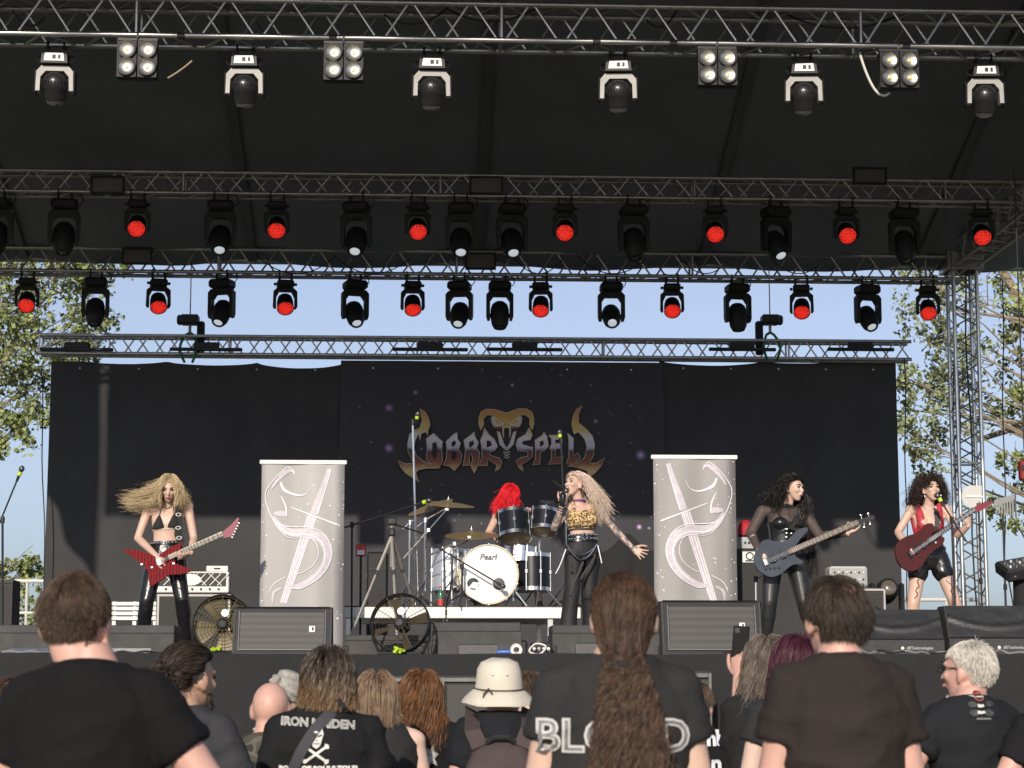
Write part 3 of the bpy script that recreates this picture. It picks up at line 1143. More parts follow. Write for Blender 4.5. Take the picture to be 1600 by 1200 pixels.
# cables on the trusses
def droop(p0, p1, sag, n=12):
    return [p0.lerp(p1, i / n) - V(0, 0, sag * 4 * (i / n) * (1 - i / n)) for i in range(n + 1)]
CABW = mat('white_cable', (.65, .63, .58), .5)
cabs = [((1343, 82), (1390, 145), YF + .1, .16, CABW, .012, 'white cable looping down beside the rightmost blinder lamp'),
        ((262, 122), (300, 95), YF + .1, .01, mat('beige_cable', (.35, .27, .18), .6), .008, 'short tan cable right of the leftmost blinder lamp')]
for k, (xa, xb) in enumerate(((700, 840), (1230, 1400), (1010, 1060), (20, 70), (600, 700), (400, 430))):
    cabs.append(((xa, 15 + (k % 3) * 8), (xb, 12 + (k % 2) * 14), YF + .2, .12, RUB, .010, 'black cable drooping in the front truss, %s of six' % nth(sorted((700, 1230, 1010, 20, 600, 400)).index(xa), 6)))
for k, (xa, xb) in enumerate(((400, 520), (520, 640), (900, 1010), (1060, 1140), (1200, 1290), (800, 880))):
    cabs.append(((xa, 398), (xb, 404), Y3 - .03, .22, RUB, .007, 'thin black cable hanging in the rear truss, %s of six' % nth(sorted((400, 520, 900, 1060, 1200, 800)).index(xa), 6)))
for (a, c, Yc, sag, m, r, lb) in cabs:
    tag(MB().tube(droop(at(*a, Yc), at(*c, Yc), sag), r, 6).build('lamp_cable', m), lb, 'cable', 'cables on the trusses')

# ================================================================== things on the stage
def rect(px0, px1, y0, y1, Y):
    """metric box face from a pixel rectangle at depth Y: centre, width, height"""
    a, c = at(px0, y1, Y), at(px1, y0, Y)
    return V((a.x + c.x) / 2, Y, (a.z + c.z) / 2), c.x - a.x, c.z - a.z


GREYBOX = mat('worn_grey_black_box', (.060, .058, .055), .8, 0, .25, 9, .2, 140)
PATCHB = mat('blue_tape', (.06, .075, .12), .7, 0, .2, 20)
PATCHG = mat('grey_label', (.27, .27, .265), .7, 0, .15, 25)
for (p0, p1, yt, Y, d, lb, extra) in ((-25, 272, 977, 17.62, .6, 'long low black box at the stage edge below the blonde guitarist', 'l'),
                                      (538, 668, 992, 17.9, .5, 'low black box at the stage edge behind the middle fan', ''),
                                      (676, 815, 972, 17.75, .6, 'black subwoofer box at the stage edge under the bass drum', 'c'),
                                      (863, 1035, 976, 17.7, .6, 'black subwoofer box at the stage edge below the singer', 'r')):
    zt = at(700, yt, Y).z
    x0, x1 = at(p0, 1000, Y).x, at(p1, 1000, Y).x
    h = zt - DECK
    r = thing('stage_edge_box', lb, 'box', V((x0 + x1) / 2, Y, DECK), 'boxes along the stage edge')
    MB().box(((x0 + x1) / 2, Y + d / 2, DECK + h * .36), (x1 - x0, d, h * .72), bevel=.006).build('cabinet', GREYBOX, r)
    MB().box(((x0 + x1) / 2, Y + d / 2 + .03, DECK + h * .86), (x1 - x0 - .01, d - .06, h * .28), bevel=.008).build('lid', mat('dark_box_lid', (.05, .05, .05), .7, 0, .2, 8), r)
    if extra == 'l':
        for (q0, q1, m) in ((14, 76, PATCHB), (170, 236, PATCHG)):
            c, w, hh = rect(q0, q1, 1013, 1031, Y)
            MB().box(c + V(0, -.002, 0), (w, .006, hh)).build('sticker', m, r)
    if extra in 'cr' and extra:
        c, w, hh = rect(716, 778, 1007, 1023, Y) if extra == 'c' else rect(899, 960, 1005, 1022, Y)
        MB().box(c + V(0, -.002, 0), (w, .008, hh), bevel=.002).build('panel', mat('grey_panel', (.085, .08, .082), .6, 0, .2, 20), r)
        MB().tube([c + V(-w / 2, -.006, -hh / 2), c + V(-w / 2, -.006, hh / 2), c + V(w / 2, -.006, hh / 2), c + V(w / 2, -.006, -hh / 2)], .004, 6).build('panel_rim', BLACKM, r)
    for s in (-1, 1):
        MB().box(((x0 + x1) / 2 + s * ((x1 - x0) / 2 - .012), Y - .002, DECK + .05), (.05, .02, .08), bevel=.006).build('corner', BLACKM, r)

# ---- drum riser
RY = 20.5
zr = at(760, 949, RY).z
rx0, rx1 = at(537, 955, RY).x, at(908, 955, RY).x
rs = thing('drum_riser', 'low drum riser with white front beam carrying the drums', 'riser', V((rx0 + rx1) / 2, RY, DECK))
bh = 17 / ppm(RY)
wb = mat('white_beam', (.80, .78, .73), .5, 0, .06, 6)
xs = [rx0, at(697, 955, RY).x, rx1]
for a, c in zip(xs[:-1], xs[1:]):
    MB().box(((a + c) / 2, RY, zr - bh / 2), (c - a - .012, .05, bh), bevel=.006).build('beam', wb, rs)
    MB().box(((a + c) / 2, RY + 1.0, zr + .004), (c - a - .012, 1.99, .02), bevel=.004).build('deck_board', DECKM, rs)
    MB().box(((a + c) / 2, RY + 2.0, zr - bh / 2), (c - a - .012, .05, bh), bevel=.006).build('beam', wb, rs)
for px in (697, 893):
    q = at(px, 957, RY)
    MB().box(q + V(0, -.03, 0), (.02, .014, .05), bevel=.003).build('latch', BLACKM, rs)
for px in (545, 860):
    x = at(px, 980, RY).x
    for y in (RY + .04, RY + 1.94):
        MB().box((x, y, (zr - bh + DECK) / 2), (.06, .06, zr - bh - DECK), bevel=.005).build('leg', ALU2, rs)
MB().box(((rx0 + rx1) / 2 + .2, RY + .25, DECK + .10), (.9, .3, .2), bevel=.02).build('cross_brace', BLACKM, rs)

# ---- banners
PRW = mat('pale_print', (.78, .74, .77), .45)
PRP = mat('pink_print', (.50, .45, .49), .45, 0, .15, 30)
def make_banner(px0, px1, py0, Yb, mirror, label):
    x0, x1 = at(px0, 800, Yb).x, at(px1, 800, Yb).x
    zt = at((px0 + px1) / 2, py0, Yb).z
    cx = (x0 + x1) / 2
    w = x1 - x0
    r = thing('roll_up_banner', label, 'banner', V(cx, Yb, DECK), 'roll up banners')
    MB().box((cx, Yb + .04, DECK + .05), (w + .05, .18, .10), bevel=.03).build('base', ALU2, r)
    MB().box((cx, Yb, zt - .02), (w, .022, .04), bevel=.006).build('top_bar', wb, r)
    MB().tube([(cx, Yb + .06, DECK + .08), (cx, Yb + .02, zt - .03)], .012, 8).build('pole', ALU2, r)
    n1, n2 = 60, 40
    def surf(t, s, off=0.0):
        tt = 1 - t if mirror else t
        x = x0 + .02 + (w - .04) * t
        z = (zt - .04) * (1 - s) + (DECK + .1) * s
        y = Yb + .016 * math.sin(tt * 6 + s * 1.2) * (.4 + .6 * s) + .005 * math.sin(tt * 15 + 2 - 2 * s) + .006 * math.sin(s * 6 + tt * 3)
        return V(x, y - off, z)
    q = MB()
    q.add([surf(i / n1, j / n2) for i in range(n1 + 1) for j in range(n2 + 1)],
          [(i * (n2 + 1) + j, i * (n2 + 1) + j + 1, (i + 1) * (n2 + 1) + j + 1, (i + 1) * (n2 + 1) + j) for i in range(n1) for j in range(n2)])
    lo, hi = -w / 2, w / 2
    st = [(0, (.10, .09, .11)), (.035, (.30, .28, .29)), (.09, (.44, .42, .41)), (.35, (.40, .385, .37)), (.62, (.46, .44, .425)), (.86, (.40, .385, .375)), (.935, (.16, .15, .16)), (1, (.05, .048, .058))]  # grey is sun glare painted over a dark sheet; dark edges are print
    st = [(p, tuple(v * (.66 if mirror else .80) for v in c)) for p, c in st]  # painted glare is dimmer on the mirrored banner
    m = ramp_mat('glare_painted_cloth_' + ('b' if mirror else 'a'), st, 0, lo, hi, .5, 0, noise_amt=.10, nscale=1.2)
    nt = m.node_tree
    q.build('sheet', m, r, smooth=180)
    # print, traced on the sheet: coordinates 0..1 across and down
    def P(x, y, off=.006):
        t = (x - 75) / 615.0
        s = (y - 118) / 1330.0
        t = 1 - t if mirror else t
        return surf(min(max(t, .0), 1.), min(max(s, 0), 1), off)
    def ribbon(name, pts, wid, m, off=.006, sub=10):
        # smooth centre line
        pts = [Vector(p) for p in pts]
        ws = wid if isinstance(wid, (list, tuple)) else [wid] * len(pts)
        cl, cw = [], []
        for i in range(len(pts) - 1):
            p0, p1, p2, p3 = pts[max(i - 1, 0)], pts[i], pts[i + 1], pts[min(i + 2, len(pts) - 1)]
            for k in range(sub):
                u = k / sub
                cl.append(.5 * ((2 * p1) + (p2 - p0) * u + (2 * p0 - 5 * p1 + 4 * p2 - p3) * u * u + (3 * p1 - p0 - 3 * p2 + p3) * u ** 3))
                cw.append(ws[i] * (1 - u) + ws[i + 1] * u)
        cl.append(pts[-1])
        cw.append(ws[-1])
        vs = []
        for i in range(len(cl)):
            d = (cl[min(i + 1, len(cl) - 1)] - cl[max(i - 1, 0)])
            d = d.normalized() if d.length > 1e-6 else Vector((1, 0))
            nn = Vector((-d.y, d.x)) * cw[i] * (.30 if m is PRW else .46)
            for k in (-1, 0, 1):
                vs.append(P(*(cl[i] + nn * k), off))
        fs = []
        for i in range(len(cl) - 1):
            for k in range(2):
                a = i * 3 + k
                fs.append((a, a + 1, a + 4, a + 3))
        mb = MB()
        mb.add(vs, fs)
        return mb.build(name, m, r, smooth=0)
    ribbon('sword_blade', [(578, 150), (540, 270), (500, 380), (465, 485)], [34, 44, 56, 58], PRP, .005)
    ribbon('sword_edge', [(590, 152), (555, 280), (495, 480)], [6, 9, 14], PRW, .008)
    ribbon('sword_guard', [(290, 430), (420, 478), (640, 558)], [8, 14, 20], PRW, .009)
    ribbon('sword_grip', [(455, 495), (400, 660), (330, 880), (250, 1125)], [78, 76, 66, 52], PRP, .005)
    for o in (-30, -8, 16, 33):
        ribbon('grip_line', [(455 + o, 497), (400 + o, 660), (330 + o * .85, 880), (250 + o * .7, 1125)], 8, PRW, .0075)
    body = [(165, 500), (220, 575), (300, 615), (420, 620), (520, 660), (568, 730), (570, 800), (535, 880), (460, 950), (370, 1000), (300, 1012)]
    ribbon('snake_body', body, [30, 52, 62, 74, 80, 78, 74, 66, 52, 40, 30], PRP, .010)
    ribbon('snake_outline', [(290, 142), (250, 150), (180, 215), (120, 295), (105, 345), (115, 410), (160, 510), (225, 560), (320, 575), (440, 578), (540, 625), (590, 700), (598, 790), (560, 890), (480, 970), (380, 1020), (320, 1020)], 9, PRW, .013)
    ribbon('belly_line', [(165, 520), (230, 610), (300, 655), (430, 655), (490, 700), (505, 780), (470, 850), (400, 900), (350, 915)], 7, PRW, .013)
    ribbon('scale_line', [(200, 560), (290, 628), (420, 632), (505, 665), (548, 740), (545, 830), (490, 920), (400, 985)], 12, PRW, .0125)
    ribbon('tail', [(145, 1050), (180, 985), (265, 938)], [5, 9, 7], PRW, .008)
    ribbon('tail', [(170, 1125), (180, 1050), (235, 1015)], [10, 26, 14], PRP, .008)
    ribbon('lower_jaw', [(215, 250), (250, 310), (350, 345), (420, 325), (450, 265)], [20, 36, 16, 6, 3], PRW, .009)
    ribbon('upper_jaw', [(320, 190), (295, 160), (240, 185), (180, 250), (150, 300)], [5, 30, 38, 26, 6], PRP, .008)
    ribbon('fang', [(300, 160), (312, 180), (318, 198)], [10, 7, 2], PRW, .010)
    ribbon('chest_line', [(220, 350), (255, 420), (265, 490), (255, 500)], [6, 18, 10, 4], PRW, .009)
    ribbon('chest_shade', [(170, 480), (215, 478), (262, 482)], [20, 46, 40], PRP, .007)
    # printed stars
    sv = MB()
    rs_ = random.Random(px0)
    for k in range(70):
        x = rs_.choice((rs_.uniform(78, 130), rs_.uniform(610, 688), rs_.uniform(80, 680)))
        y = rs_.uniform(130, 1400)
        d = rs_.choice((3, 3, 4, 5, 7))
        sv.add([P(x - d, y, .004), P(x, y - d, .004), P(x + d, y, .004), P(x, y + d, .004)], [(0, 1, 2, 3)])
    o = sv.build('printed_stars', PRW, r, smooth=0)
    o['kind'] = 'stuff'
    return r


make_banner(404.5, 541, 719, 19.6, False, 'snake and sword banner with painted grey glare left of the drums')
make_banner(1018, 1153.5, 711, 19.6, True, 'snake and sword banner with painted grey glare between the singer and the bassist')

# ---- floor monitors
GRILLE = bpy.data.materials.new('speaker_grille')
GRILLE.use_nodes = True
nt = GRILLE.node_tree
bs = nt.nodes['Principled BSDF']
bs.inputs['Roughness'].default_value = .55
bs.inputs['Metallic'].default_value = .2
tc = nt.nodes.new('ShaderNodeTexCoord')
vo = nt.nodes.new('ShaderNodeTexVoronoi')
vo.inputs['Scale'].default_value = 60
vo.inputs['Randomness'].default_value = 0
nt.links.new(tc.outputs['Object'], vo.inputs[0])
cr = nt.nodes.new('ShaderNodeValToRGB')
cr.color_ramp.elements[0].position, cr.color_ramp.elements[0].color = .28, (.010, .010, .010, 1)
cr.color_ramp.elements[1].position, cr.color_ramp.elements[1].color = .42, (.055, .053, .049, 1)
nt.links.new(vo.outputs[0], cr.inputs[0])
nt.links.new(cr.outputs[0], bs.inputs[0])
MATS['speaker_grille'] = GRILLE


def wedge(px0, px1, y0, y1, Y, label, yaw=0.0):
    c, w, h = rect(px0, px1, y0, y1, Y)
    h = c.z + h / 2 - DECK
    r = thing('monitor_wedge', label, 'speaker', V(c.x, Y, DECK), 'floor monitors with grilles')
    # profile in depth/height, extruded along the width
    tilt = .12
    prof = [(0, .01), (0.02, 0), (.46, 0), (.5, .06), (.40, h - .03), (.36, h), (tilt + .03, h), (tilt, h - .02)]
    q = MB()
    q.prism(prof, (c.x - w / 2, Y, DECK), (0, 1, 0), (0, 0, 1), (w, 0, 0))
    q.build('cabinet', BLACKP, r, smooth=25)
    for s in (-1, 1):
        MB().prism([(a * .98 + .004, b * .985 + .002) for a, b in prof], (c.x + s * (w / 2 + .002) - (.02 if s < 0 else 0), Y, DECK), (0, 1, 0), (0, 0, 1), (.02, 0, 0)).build('side_cap', BLACKPAINT, r, smooth=25)
    d = V(0, tilt, h - .02).normalized()
    n = V(0, -d.z, d.y)
    R = Matrix((V(1, 0, 0), n * -1, d)).transposed()
    L = math.hypot(tilt, h - .02)
    o = V(c.x, Y, DECK + .01) + d * (L / 2) + n * .004
    MB().box(o, (w * .91, .016, L * .80), R, .004).build('grille', GRILLE, r)
    fr = MB()
    for s in (-1, 1):
        fr.box(o + V(s * w * .462, 0, 0) + n * .005, (w * .012, .02, L * .84), R, .003)
    fr.box(o + d * (-L * .41) + n * .005, (w * .935, .02, .012), R, .003)
    fr.build('grille_frame', mat('grey_trim', (.16, .155, .15), .5), r)
    MB().box(o + V(w * .32, 0, 0) + n * .012 + d * (.03 * h), (.05, .006, .055), R, .003).build('badge', PLATE, r)
    MB().box(o + V(w * .32 + .006, 0, 0) + n * .0165 + d * (.03 * h), (.016, .004, .03), R).build('badge_mark', BLACKM, r)
    return r


wedge(366, 514, 947, 1027, 17.45, 'black grille floor monitor in front of the left banner')
wedge(1040, 1187, 937, 1020, 17.45, 'black grille floor monitor in front of the right banner')

COVER = mat('black_rain_cover', (.024, .024, .025), .42, 0, .15, 6, .25, 14)
def covered(px0, px1, y0, y1, Y, label, text_px):
    c, w, h = rect(px0, px1, y0, y1, Y)
    h = c.z + h / 2 - DECK
    r = thing('covered_monitor', label, 'speaker', V(c.x, Y, DECK), 'covered floor monitors')
    prof = [(0, 0), (.5, 0), (.52, .08), (.40, h - .02), (.36, h), (.17, h), (.15, h - .02), (.02, h * .36), (0, h * .34)]
    MB().prism(prof, (c.x - w / 2, Y, DECK), (0, 1, 0), (0, 0, 1), (w, 0, 0)).build('cabinet', BLACKPAINT, r, smooth=25)
    # cover sheet over the slanted face, with a drooping seam
    n1, n2 = 40, 14
    a0, a1 = V(0, .015, h * .37), V(0, .158, h - .004)
    d = (a1 - a0)
    nn = V(0, -d.z, d.y).normalized()
    vs, fs = [], []
    for i in range(n1 + 1):
        t = i / n1
        for j in range(n2 + 1):
            s = j / n2
            seam = .62 - .32 * 4 * t * (1 - t)
            bulge = .014 + .016 * math.exp(-((s - seam) / .06) ** 2) + .006 * noise.noise(V(t * 5, s * 4, px0))
            vs.append(V(c.x - w * .49 + w * .98 * t, Y, DECK) + a0 + d * s + nn * bulge)
    for i in range(n1):
        for j in range(n2):
            k = i * (n2 + 1) + j
            fs.append((k, k + 1, k + n2 + 2, k + n2 + 1))
    q = MB()
    q.add(vs, fs)
    q.build('cover', COVER, r, smooth=180)
    MB().tube([V(c.x - w * .49, Y + .008, DECK + h * .37), V(c.x + w * .49, Y + .008, DECK + h * .37)], .011, 8).build('cover_hem', BLACKP, r)
    t = at(text_px, 1004, Y)
    flat_text('dBTechnologies', .036, V(t.x, Y - .004, DECK + h * .17), (1, 0, 0), (0, 0, 1), 'lettering', mat('grey_lettering', (.33, .33, .33), .6), r, .001)
    for (dx, g) in ((-.15, 1), ):
        MB().lathe([(.014, 0), (.014, .003), (.001, .004)], (t.x + dx, Y - .002, DECK + h * .17), (0, -1, 0), 12).build('badge', PLATE, r)
    return r


covered(1338, 1474, 952, 1010, 17.5, 'covered black floor monitor with a drooping seam, left one of two', 1437)
covered(1484, 1640, 946, 1010, 17.45, 'covered black floor monitor with a drooping seam at the right edge', 1588)

# ---- floor fans
TINT1 = mat('brass_brown_blades', (.15, .12, .065), .5, .2, .15, 8)
TINT2 = mat('dark_brown_blades', (.10, .08, .05), .4, .3, .15, 8)
def fan(px, py, rpx, Y, yaw, pitch, label, tint):
    c = at(px, py, Y)
    R0 = rpx / ppm(Y)
    r = thing('drum_fan', label, 'fan', V(c.x, Y, DECK), 'floor fans')
    ax = (rotz(yaw) @ V(0, -math.cos(pitch), math.sin(pitch))).normalized()
    u, w = perp(ax)
    dd_ = .07 if tint is TINT1 else .0
    MB().lathe([(R0, -dd_), (R0 * 1.02, -dd_), (R0 * 1.03, .07), (R0 * 1.0, .075), (R0 * .965, .06), (R0 * .965, -dd_ + .01), (R0, -dd_)], c, ax, 40, caps=False).build('shroud', BLACKM, r)
    for sg, nm in ((.07, 'front_guard'), (-.07, 'rear_guard'))[:2 if tint is TINT1 else 1]:
        q = MB()
        for k in range(1, 9):
            q.ring(c + ax * sg, ax, R0 * k / 8.5, .0022 if tint is TINT1 else .0014, 36, 4)
        for k in range(12):
            a = 2 * math.pi * k / 12
            e = u * math.cos(a) + w * math.sin(a)
            q.tube([c + ax * sg, c + ax * sg + e * R0], .003, 4, False)
        q.build(nm, tint, r)['kind'] = 'stuff'
    for k in range(4):
        a0 = 2 * math.pi * k / 4 + .3
        vs, fs = [], []
        for i in range(7):
            rr = R0 * (.14 + .80 * i / 6)
            sp = (.62 if tint is TINT1 else .26) - .1 * i / 6
            for j in range(5):
                a = a0 + sp * (j / 4 - .5) * 1.9
                vs.append(c + (u * math.cos(a) + w * math.sin(a)) * rr + ax * (.05 * (j / 4 - .5)))
        for i in range(6):
            for j in range(4):
                q = i * 5 + j
                fs.append((q, q + 1, q + 6, q + 5))
        m = MB()
        m.add(vs, fs)
        m.build('blade', tint, r, smooth=180)
    MB().lathe([(.055, -.1), (.06, 0), (.05, .07), (.03, .085), (.001, .086)], c, ax, 16).build('hub', BLACKM, r)
    MB().lathe([(.026, .0), (.034, .01), (.034, .02), (.02, .022), (.001, .02)], c + ax * .075 + V(.02, 0, .09), ax, 16).build('badge', PLATE, r)
    for s in (-1, 1):
        q = MB()
        p = c + u * (s * R0 * .98) if abs(u.z) < .5 else c + w * (s * R0 * .98)
        q.tube([p, V(p.x, p.y + .02, c.z - R0 * .5), V(p.x - s * .06, p.y - .08, DECK + .02)], .013, 8)
        q.build('stand', BLACKM, r)
    MB().tube([V(c.x - R0 * .8, Y - .1, DECK + .018), V(c.x + R0 * .8, Y - .1, DECK + .018)], .014, 8).build('foot', BLACKM, r)
    return r


fan(347, 977, 45, 17.95, rad(8), rad(8), 'round floor fan with brass brown blades behind the left monitor', TINT1)
fan(627, 976, 46, 17.5, rad(-14), rad(14), 'round black floor fan in front of the drum riser', TINT2)

# ---- amplifiers and cases
AMPW = mat('white_amp_face', (.74, .72, .66), .5, 0, .06, 8)
c, w, h = rect(243, 358, 893, 926, 22.5)
r = thing('guitar_amp_head', 'white guitar amplifier head with black diamond front behind the blonde guitarist', 'amplifier', V(c.x, 22.5, c.z - h / 2))
MB().box(c + V(0, .13, 0), (w, .26, h), bevel=.012).build('housing', AMPW, r)
MB().box(c + V(0, -.003, h * .12), (w * .92, .014, h * .62)).build('front_grille', BLACKM, r)
for k in range(-4, 5):
    x = k * w * .105
    MB().tube([c + V(x - .06, -.012, -h * .16), c + V(x + .06, -.012, h * .40)], .006, 5).build('lattice_strip', AMPW, r)
    if k % 2:
        MB().tube([c + V(x + .07, -.014, -h * .16), c + V(x - .07, -.014, h * .40)], .005, 5).build('lattice_strip', AMPW, r)
MB().lathe([(.001, 0), (.14, .002), (.14, .008), (.001, .01)], c + V(-.04, -.012, h * .1), (0, -1, 0), 24, sx=1, sy=.45, u=V(1, 0, 0)).build('badge', AMPW, r)
for k in range(7):
    MB().lathe([(.014, 0), (.012, .016), (.001, .017)], c + V(-w * .36 + k * w * .12, 0, -h * .33), (0, -1, 0), 10).build('knob', BLACKM, r)
cw_, w2, h2 = rect(322, 356, 884, 892.5, 22.5)
o = thing('effects_box', 'small white box lying on the white amplifier head', 'box', V(cw_.x, 22.55, cw_.z - h2 / 2))
MB().box(cw_ + V(0, .1, 0), (w2, .16, h2), bevel=.006).build('case', AMPW, o)
MB().box(cw_ + V(.0, .018, 0), (.07, .006, h2 * .3)).build('print', BLACKM, o)
def cab(px0, px1, y0, Y, name, label, trim, dp=.4, y1=None):
    a, c2 = at(px0, y0, Y), at(px1, y0, Y)
    w = c2.x - a.x
    h = a.z - DECK
    ctr = V((a.x + c2.x) / 2, Y, DECK + h / 2)
    r = thing(name, label, 'speaker', V(ctr.x, Y, DECK), 'guitar speaker cabinets')
    MB().box(ctr + V(0, dp / 2, 0), (w, dp, h), bevel=.015).build('cabinet', BLACKPAINT, r)
    MB().box(ctr + V(0, -.004, -.01), (w * .9, .014, h * .88)).build('grille', mat('cab_cloth', (.035, .034, .033), .8, 0, .2, 60), r)
    q = MB()
    for s in (-1, 1):
        q.box(ctr + V(s * w * .47, -.006, 0), (w * .03, .02, h * .97))
    q.box(ctr + V(0, -.006, h * .47), (w * .91, .02, h * .03))
    q.build('trim', trim, r)
    for s in (-1, 1):
        MB().box(ctr + V(s * (w / 2 - .012), .004, h / 2 - .015), (.035, .035, .035), bevel=.006).build('corner', BLACKM, r)
    return r, ctr, w, h
TRIMG = mat('grey_piping', (.42, .41, .39), .5)
cab(244, 362, 927, 22.45, 'speaker_cabinet', 'black speaker cabinet under the white amplifier head', TRIMG)
r, ctr, w, h = cab(1152, 1190, 858, 20.6, 'speaker_cabinet', 'tall black bass cabinet with white badge between banner and bassist', BLACKM)
c, bw2, bh2 = rect(1160, 1182, 862, 879, 20.59)
pl = MB().box(c + V(0, -.012, 0), (bw2, .008, bh2), bevel=.002).build('badge', PLATE, r)
MB().ring(c + V(0, -.018, .01), (0, 1, 0), .035, .006, 18, 5).build('badge_ring', BLACKM, None)
COL.objects[-1].parent = r
COL.objects[-1].location = -r.location
MB().box(c + V(0, -.018, -.038), (.09, .004, .012)).build('badge_bar', BLACKM, r)
c, w, h = rect(1158, 1182, 838, 858, 20.7)
o = thing('bass_amp_head', 'shiny bass amplifier head on the tall bass cabinet', 'amplifier', V(c.x, 20.7, c.z - h / 2))
MB().box(c + V(0, .12, 0), (w, .26, h), bevel=.008).build('case', ALU2, o)
for k in range(3):
    MB().lathe([(.013, 0), (.011, .016), (.001, .017)], c + V(-.04 + k * .04, -.01, 0), (0, -1, 0), 10).build('knob', BLACKM, o)
c, w, h = rect(1153, 1178, 812, 838, 20.75)
r = thing('red_bundle', 'rounded red bundle on top of the bass amplifier', 'bundle', V(c.x, 20.75, c.z - h / 2))
q = MB()
q.lathe([(w * .5, -h * .5), (w * .52, -h * .15), (w * .44, h * .2), (w * .26, h * .42), (.001, h * .5)], c, (0, 0, 1), 18)
q.build('shell', mat('red_cloth', (.38, .012, .025), .7, 0, .2, 20), r)
MB().ring(c + V(0, 0, -h * .48), (0, 0, 1), w * .5, .008, 18, 6).build('rim', BLACKM, r)

r, ctr, w, h = cab(1288, 1384, 918, 20.8, 'speaker_cabinet', 'black speaker cabinet with silver edges right of the bassist', TRIMG)
c, w, h = rect(1297, 1355, 885, 917, 20.9)
r = thing('amplifier_rack', 'pale grey amplifier with rows of knobs on the right cabinet', 'amplifier', V(c.x, 20.9, c.z - h / 2))
MB().box(c + V(0, .12, 0), (w, .26, h), bevel=.02).build('case', mat('pale_grey_case', (.55, .55, .54), .5, 0, .05), r)
MB().box(c + V(0, -.014, 0), (w * .9, .01, h * .8), bevel=.004).build('panel', mat('mid_grey_panel', (.36, .36, .36), .5, 0, .1, 30), r)
for j in range(2):
    for k in range(8):
        MB().lathe([(.011, 0), (.009, .016), (.001, .017)], c + V(-w * .38 + k * w * .108, -.018, h * (.2 - .34 * j)), (0, -1, 0), 8).build('knob', WHITEP if (k + j) % 2 else BLACKM, r)
MB().tube(droop(c + V(w * .35, -.02, -h * .3), c + V(w * .75, -.15, -h * 1.6), .06), .006, 5).build('cable', RUB, r)

r, ctr, w, h = cab(-14, 21, 905, 21.0, 'speaker_cabinet', 'black speaker cabinet at the far left edge of the stage', BLACKM)
# white slatted crate behind the blonde guitarist
c, w, h = rect(174, 246, 940, 969, 22.8)
r = thing('slatted_crate', 'white slatted crate standing behind the blonde guitarist', 'crate', V(c.x, 22.8, c.z - h / 2))
for k in range(4):
    MB().box(c + V(0, 0, h * (.38 - .26 * k)), (w, .03, h * .19), bevel=.004).build('slat', wb, r)
for s in (-1, 0, 1):
    MB().box(c + V(s * w * .45, .04, -.2), (.04, .05, h + .4)).build('post', WHITEP, r)

# moving head lamp standing on a case at the right rear
c = at(1385, 915, 22.5)
k = 1 / ppm(22.5)
r = thing('floor_moving_head', 'black moving head lamp standing on the stage behind the guitarist in red', 'stage lamp', V(c.x, 22.5, DECK))
MB().box((c.x, 22.5, DECK + .19), (.46, .4, .38), bevel=.02).build('case', BLACKP, r)
MB().box((c.x, 22.5, DECK + .44), (.34, .3, .12), bevel=.03).build('base', BLACKP, r)
for s in (-1, 1):
    MB().box((c.x + s * .165, 22.5, DECK + .68), (.05, .12, .38), bevel=.02).build('yoke_arm', BLACKP, r)
hd = MB().lathe([(.001, -.18), (.09, -.17), (.12, -.1), (.125, .02), (.11, .13), (.09, .16), (.085, .15), (.001, .148)], (c.x, 22.5, DECK + .78), V(-.05, -1, .25), 22).build('head', BLACKP, r)
ln = MB().lathe([(.08, .151), (.05, .165), (.001, .17)], (c.x, 22.5, DECK + .78), V(-.05, -1, .25), 20).build('lens', mat('brown_lens', (.16, .13, .10), .15, .3, coat=1), r)
# white led bar
c = at(1477, 960, 23.5)
r = thing('led_bar', 'upright white bar with round lamps behind the right monitors', 'bar lamp', V(c.x, 23.5, DECK))
MB().box((c.x, 23.5, DECK + .30), (.085, .06, .62), bevel=.008).build('bar', mat('grey_bar', (.3, .3, .3), .5), r)
for i in range(7):
    MB().lathe([(.026, 0), (.022, .008), (.001, .012)], (c.x, 23.468, DECK + .06 + i * .082), (0, -1, 0), 14).build('lamp', WHITEP, r)

# antennas on stands
def stand_base(r, x, y, z0, z1, m, leg=.28, rr=.011):
    MB().tube([(x, y, z0 + .12), (x, y, z1)], rr, 8).build('shaft', m, r)
    MB().lathe([(rr * 1.9, -.03), (rr * 1.9, .03)], (x, y, z0 + (z1 - z0) * .5), (0, 0, 1), 10).build('collar', BLACKM, r)
    for k in range(3):
        a = 2 * math.pi * k / 3 + .5
        MB().tube([(x, y, z0 + .22), (x + leg * math.cos(a), y + leg * math.sin(a), z0 + .012)], rr * .8, 6).build('leg', m, r)
CARD = mat('pale_antenna_board', (.52, .52, .49), .5, 0, .06)
c = at(1520, 776, 21.5)
r = thing('paddle_antenna', 'pale half round paddle antenna on a stand by the tower', 'antenna', V(c.x, 21.5, DECK))
pts = [(.10, -.10), (.10, .12)] + [(-.02 - .10 * math.sin(rad(a)) * 1.0, .0 + .12 * math.cos(rad(a))) for a in range(0, 181, 20)]
MB().prism(pts, c, (1, 0, 0), (0, 0, 1), (0, .008, 0)).build('board', CARD, r)
MB().box(c + V(.02, -.006, .0), (.20, .012, .018)).build('rail', WHITEP, r)
stand_base(r, c.x + .06, 21.51, DECK, c.z - .05, BLACKM)
c = at(1571, 790, 21.8)
r = thing('comb_antenna', 'grey toothed antenna on a stand right of the tower', 'antenna', V(c.x, 21.8, DECK))
pts = [(-.12, .06), (.12, .13), (.12, .09)]
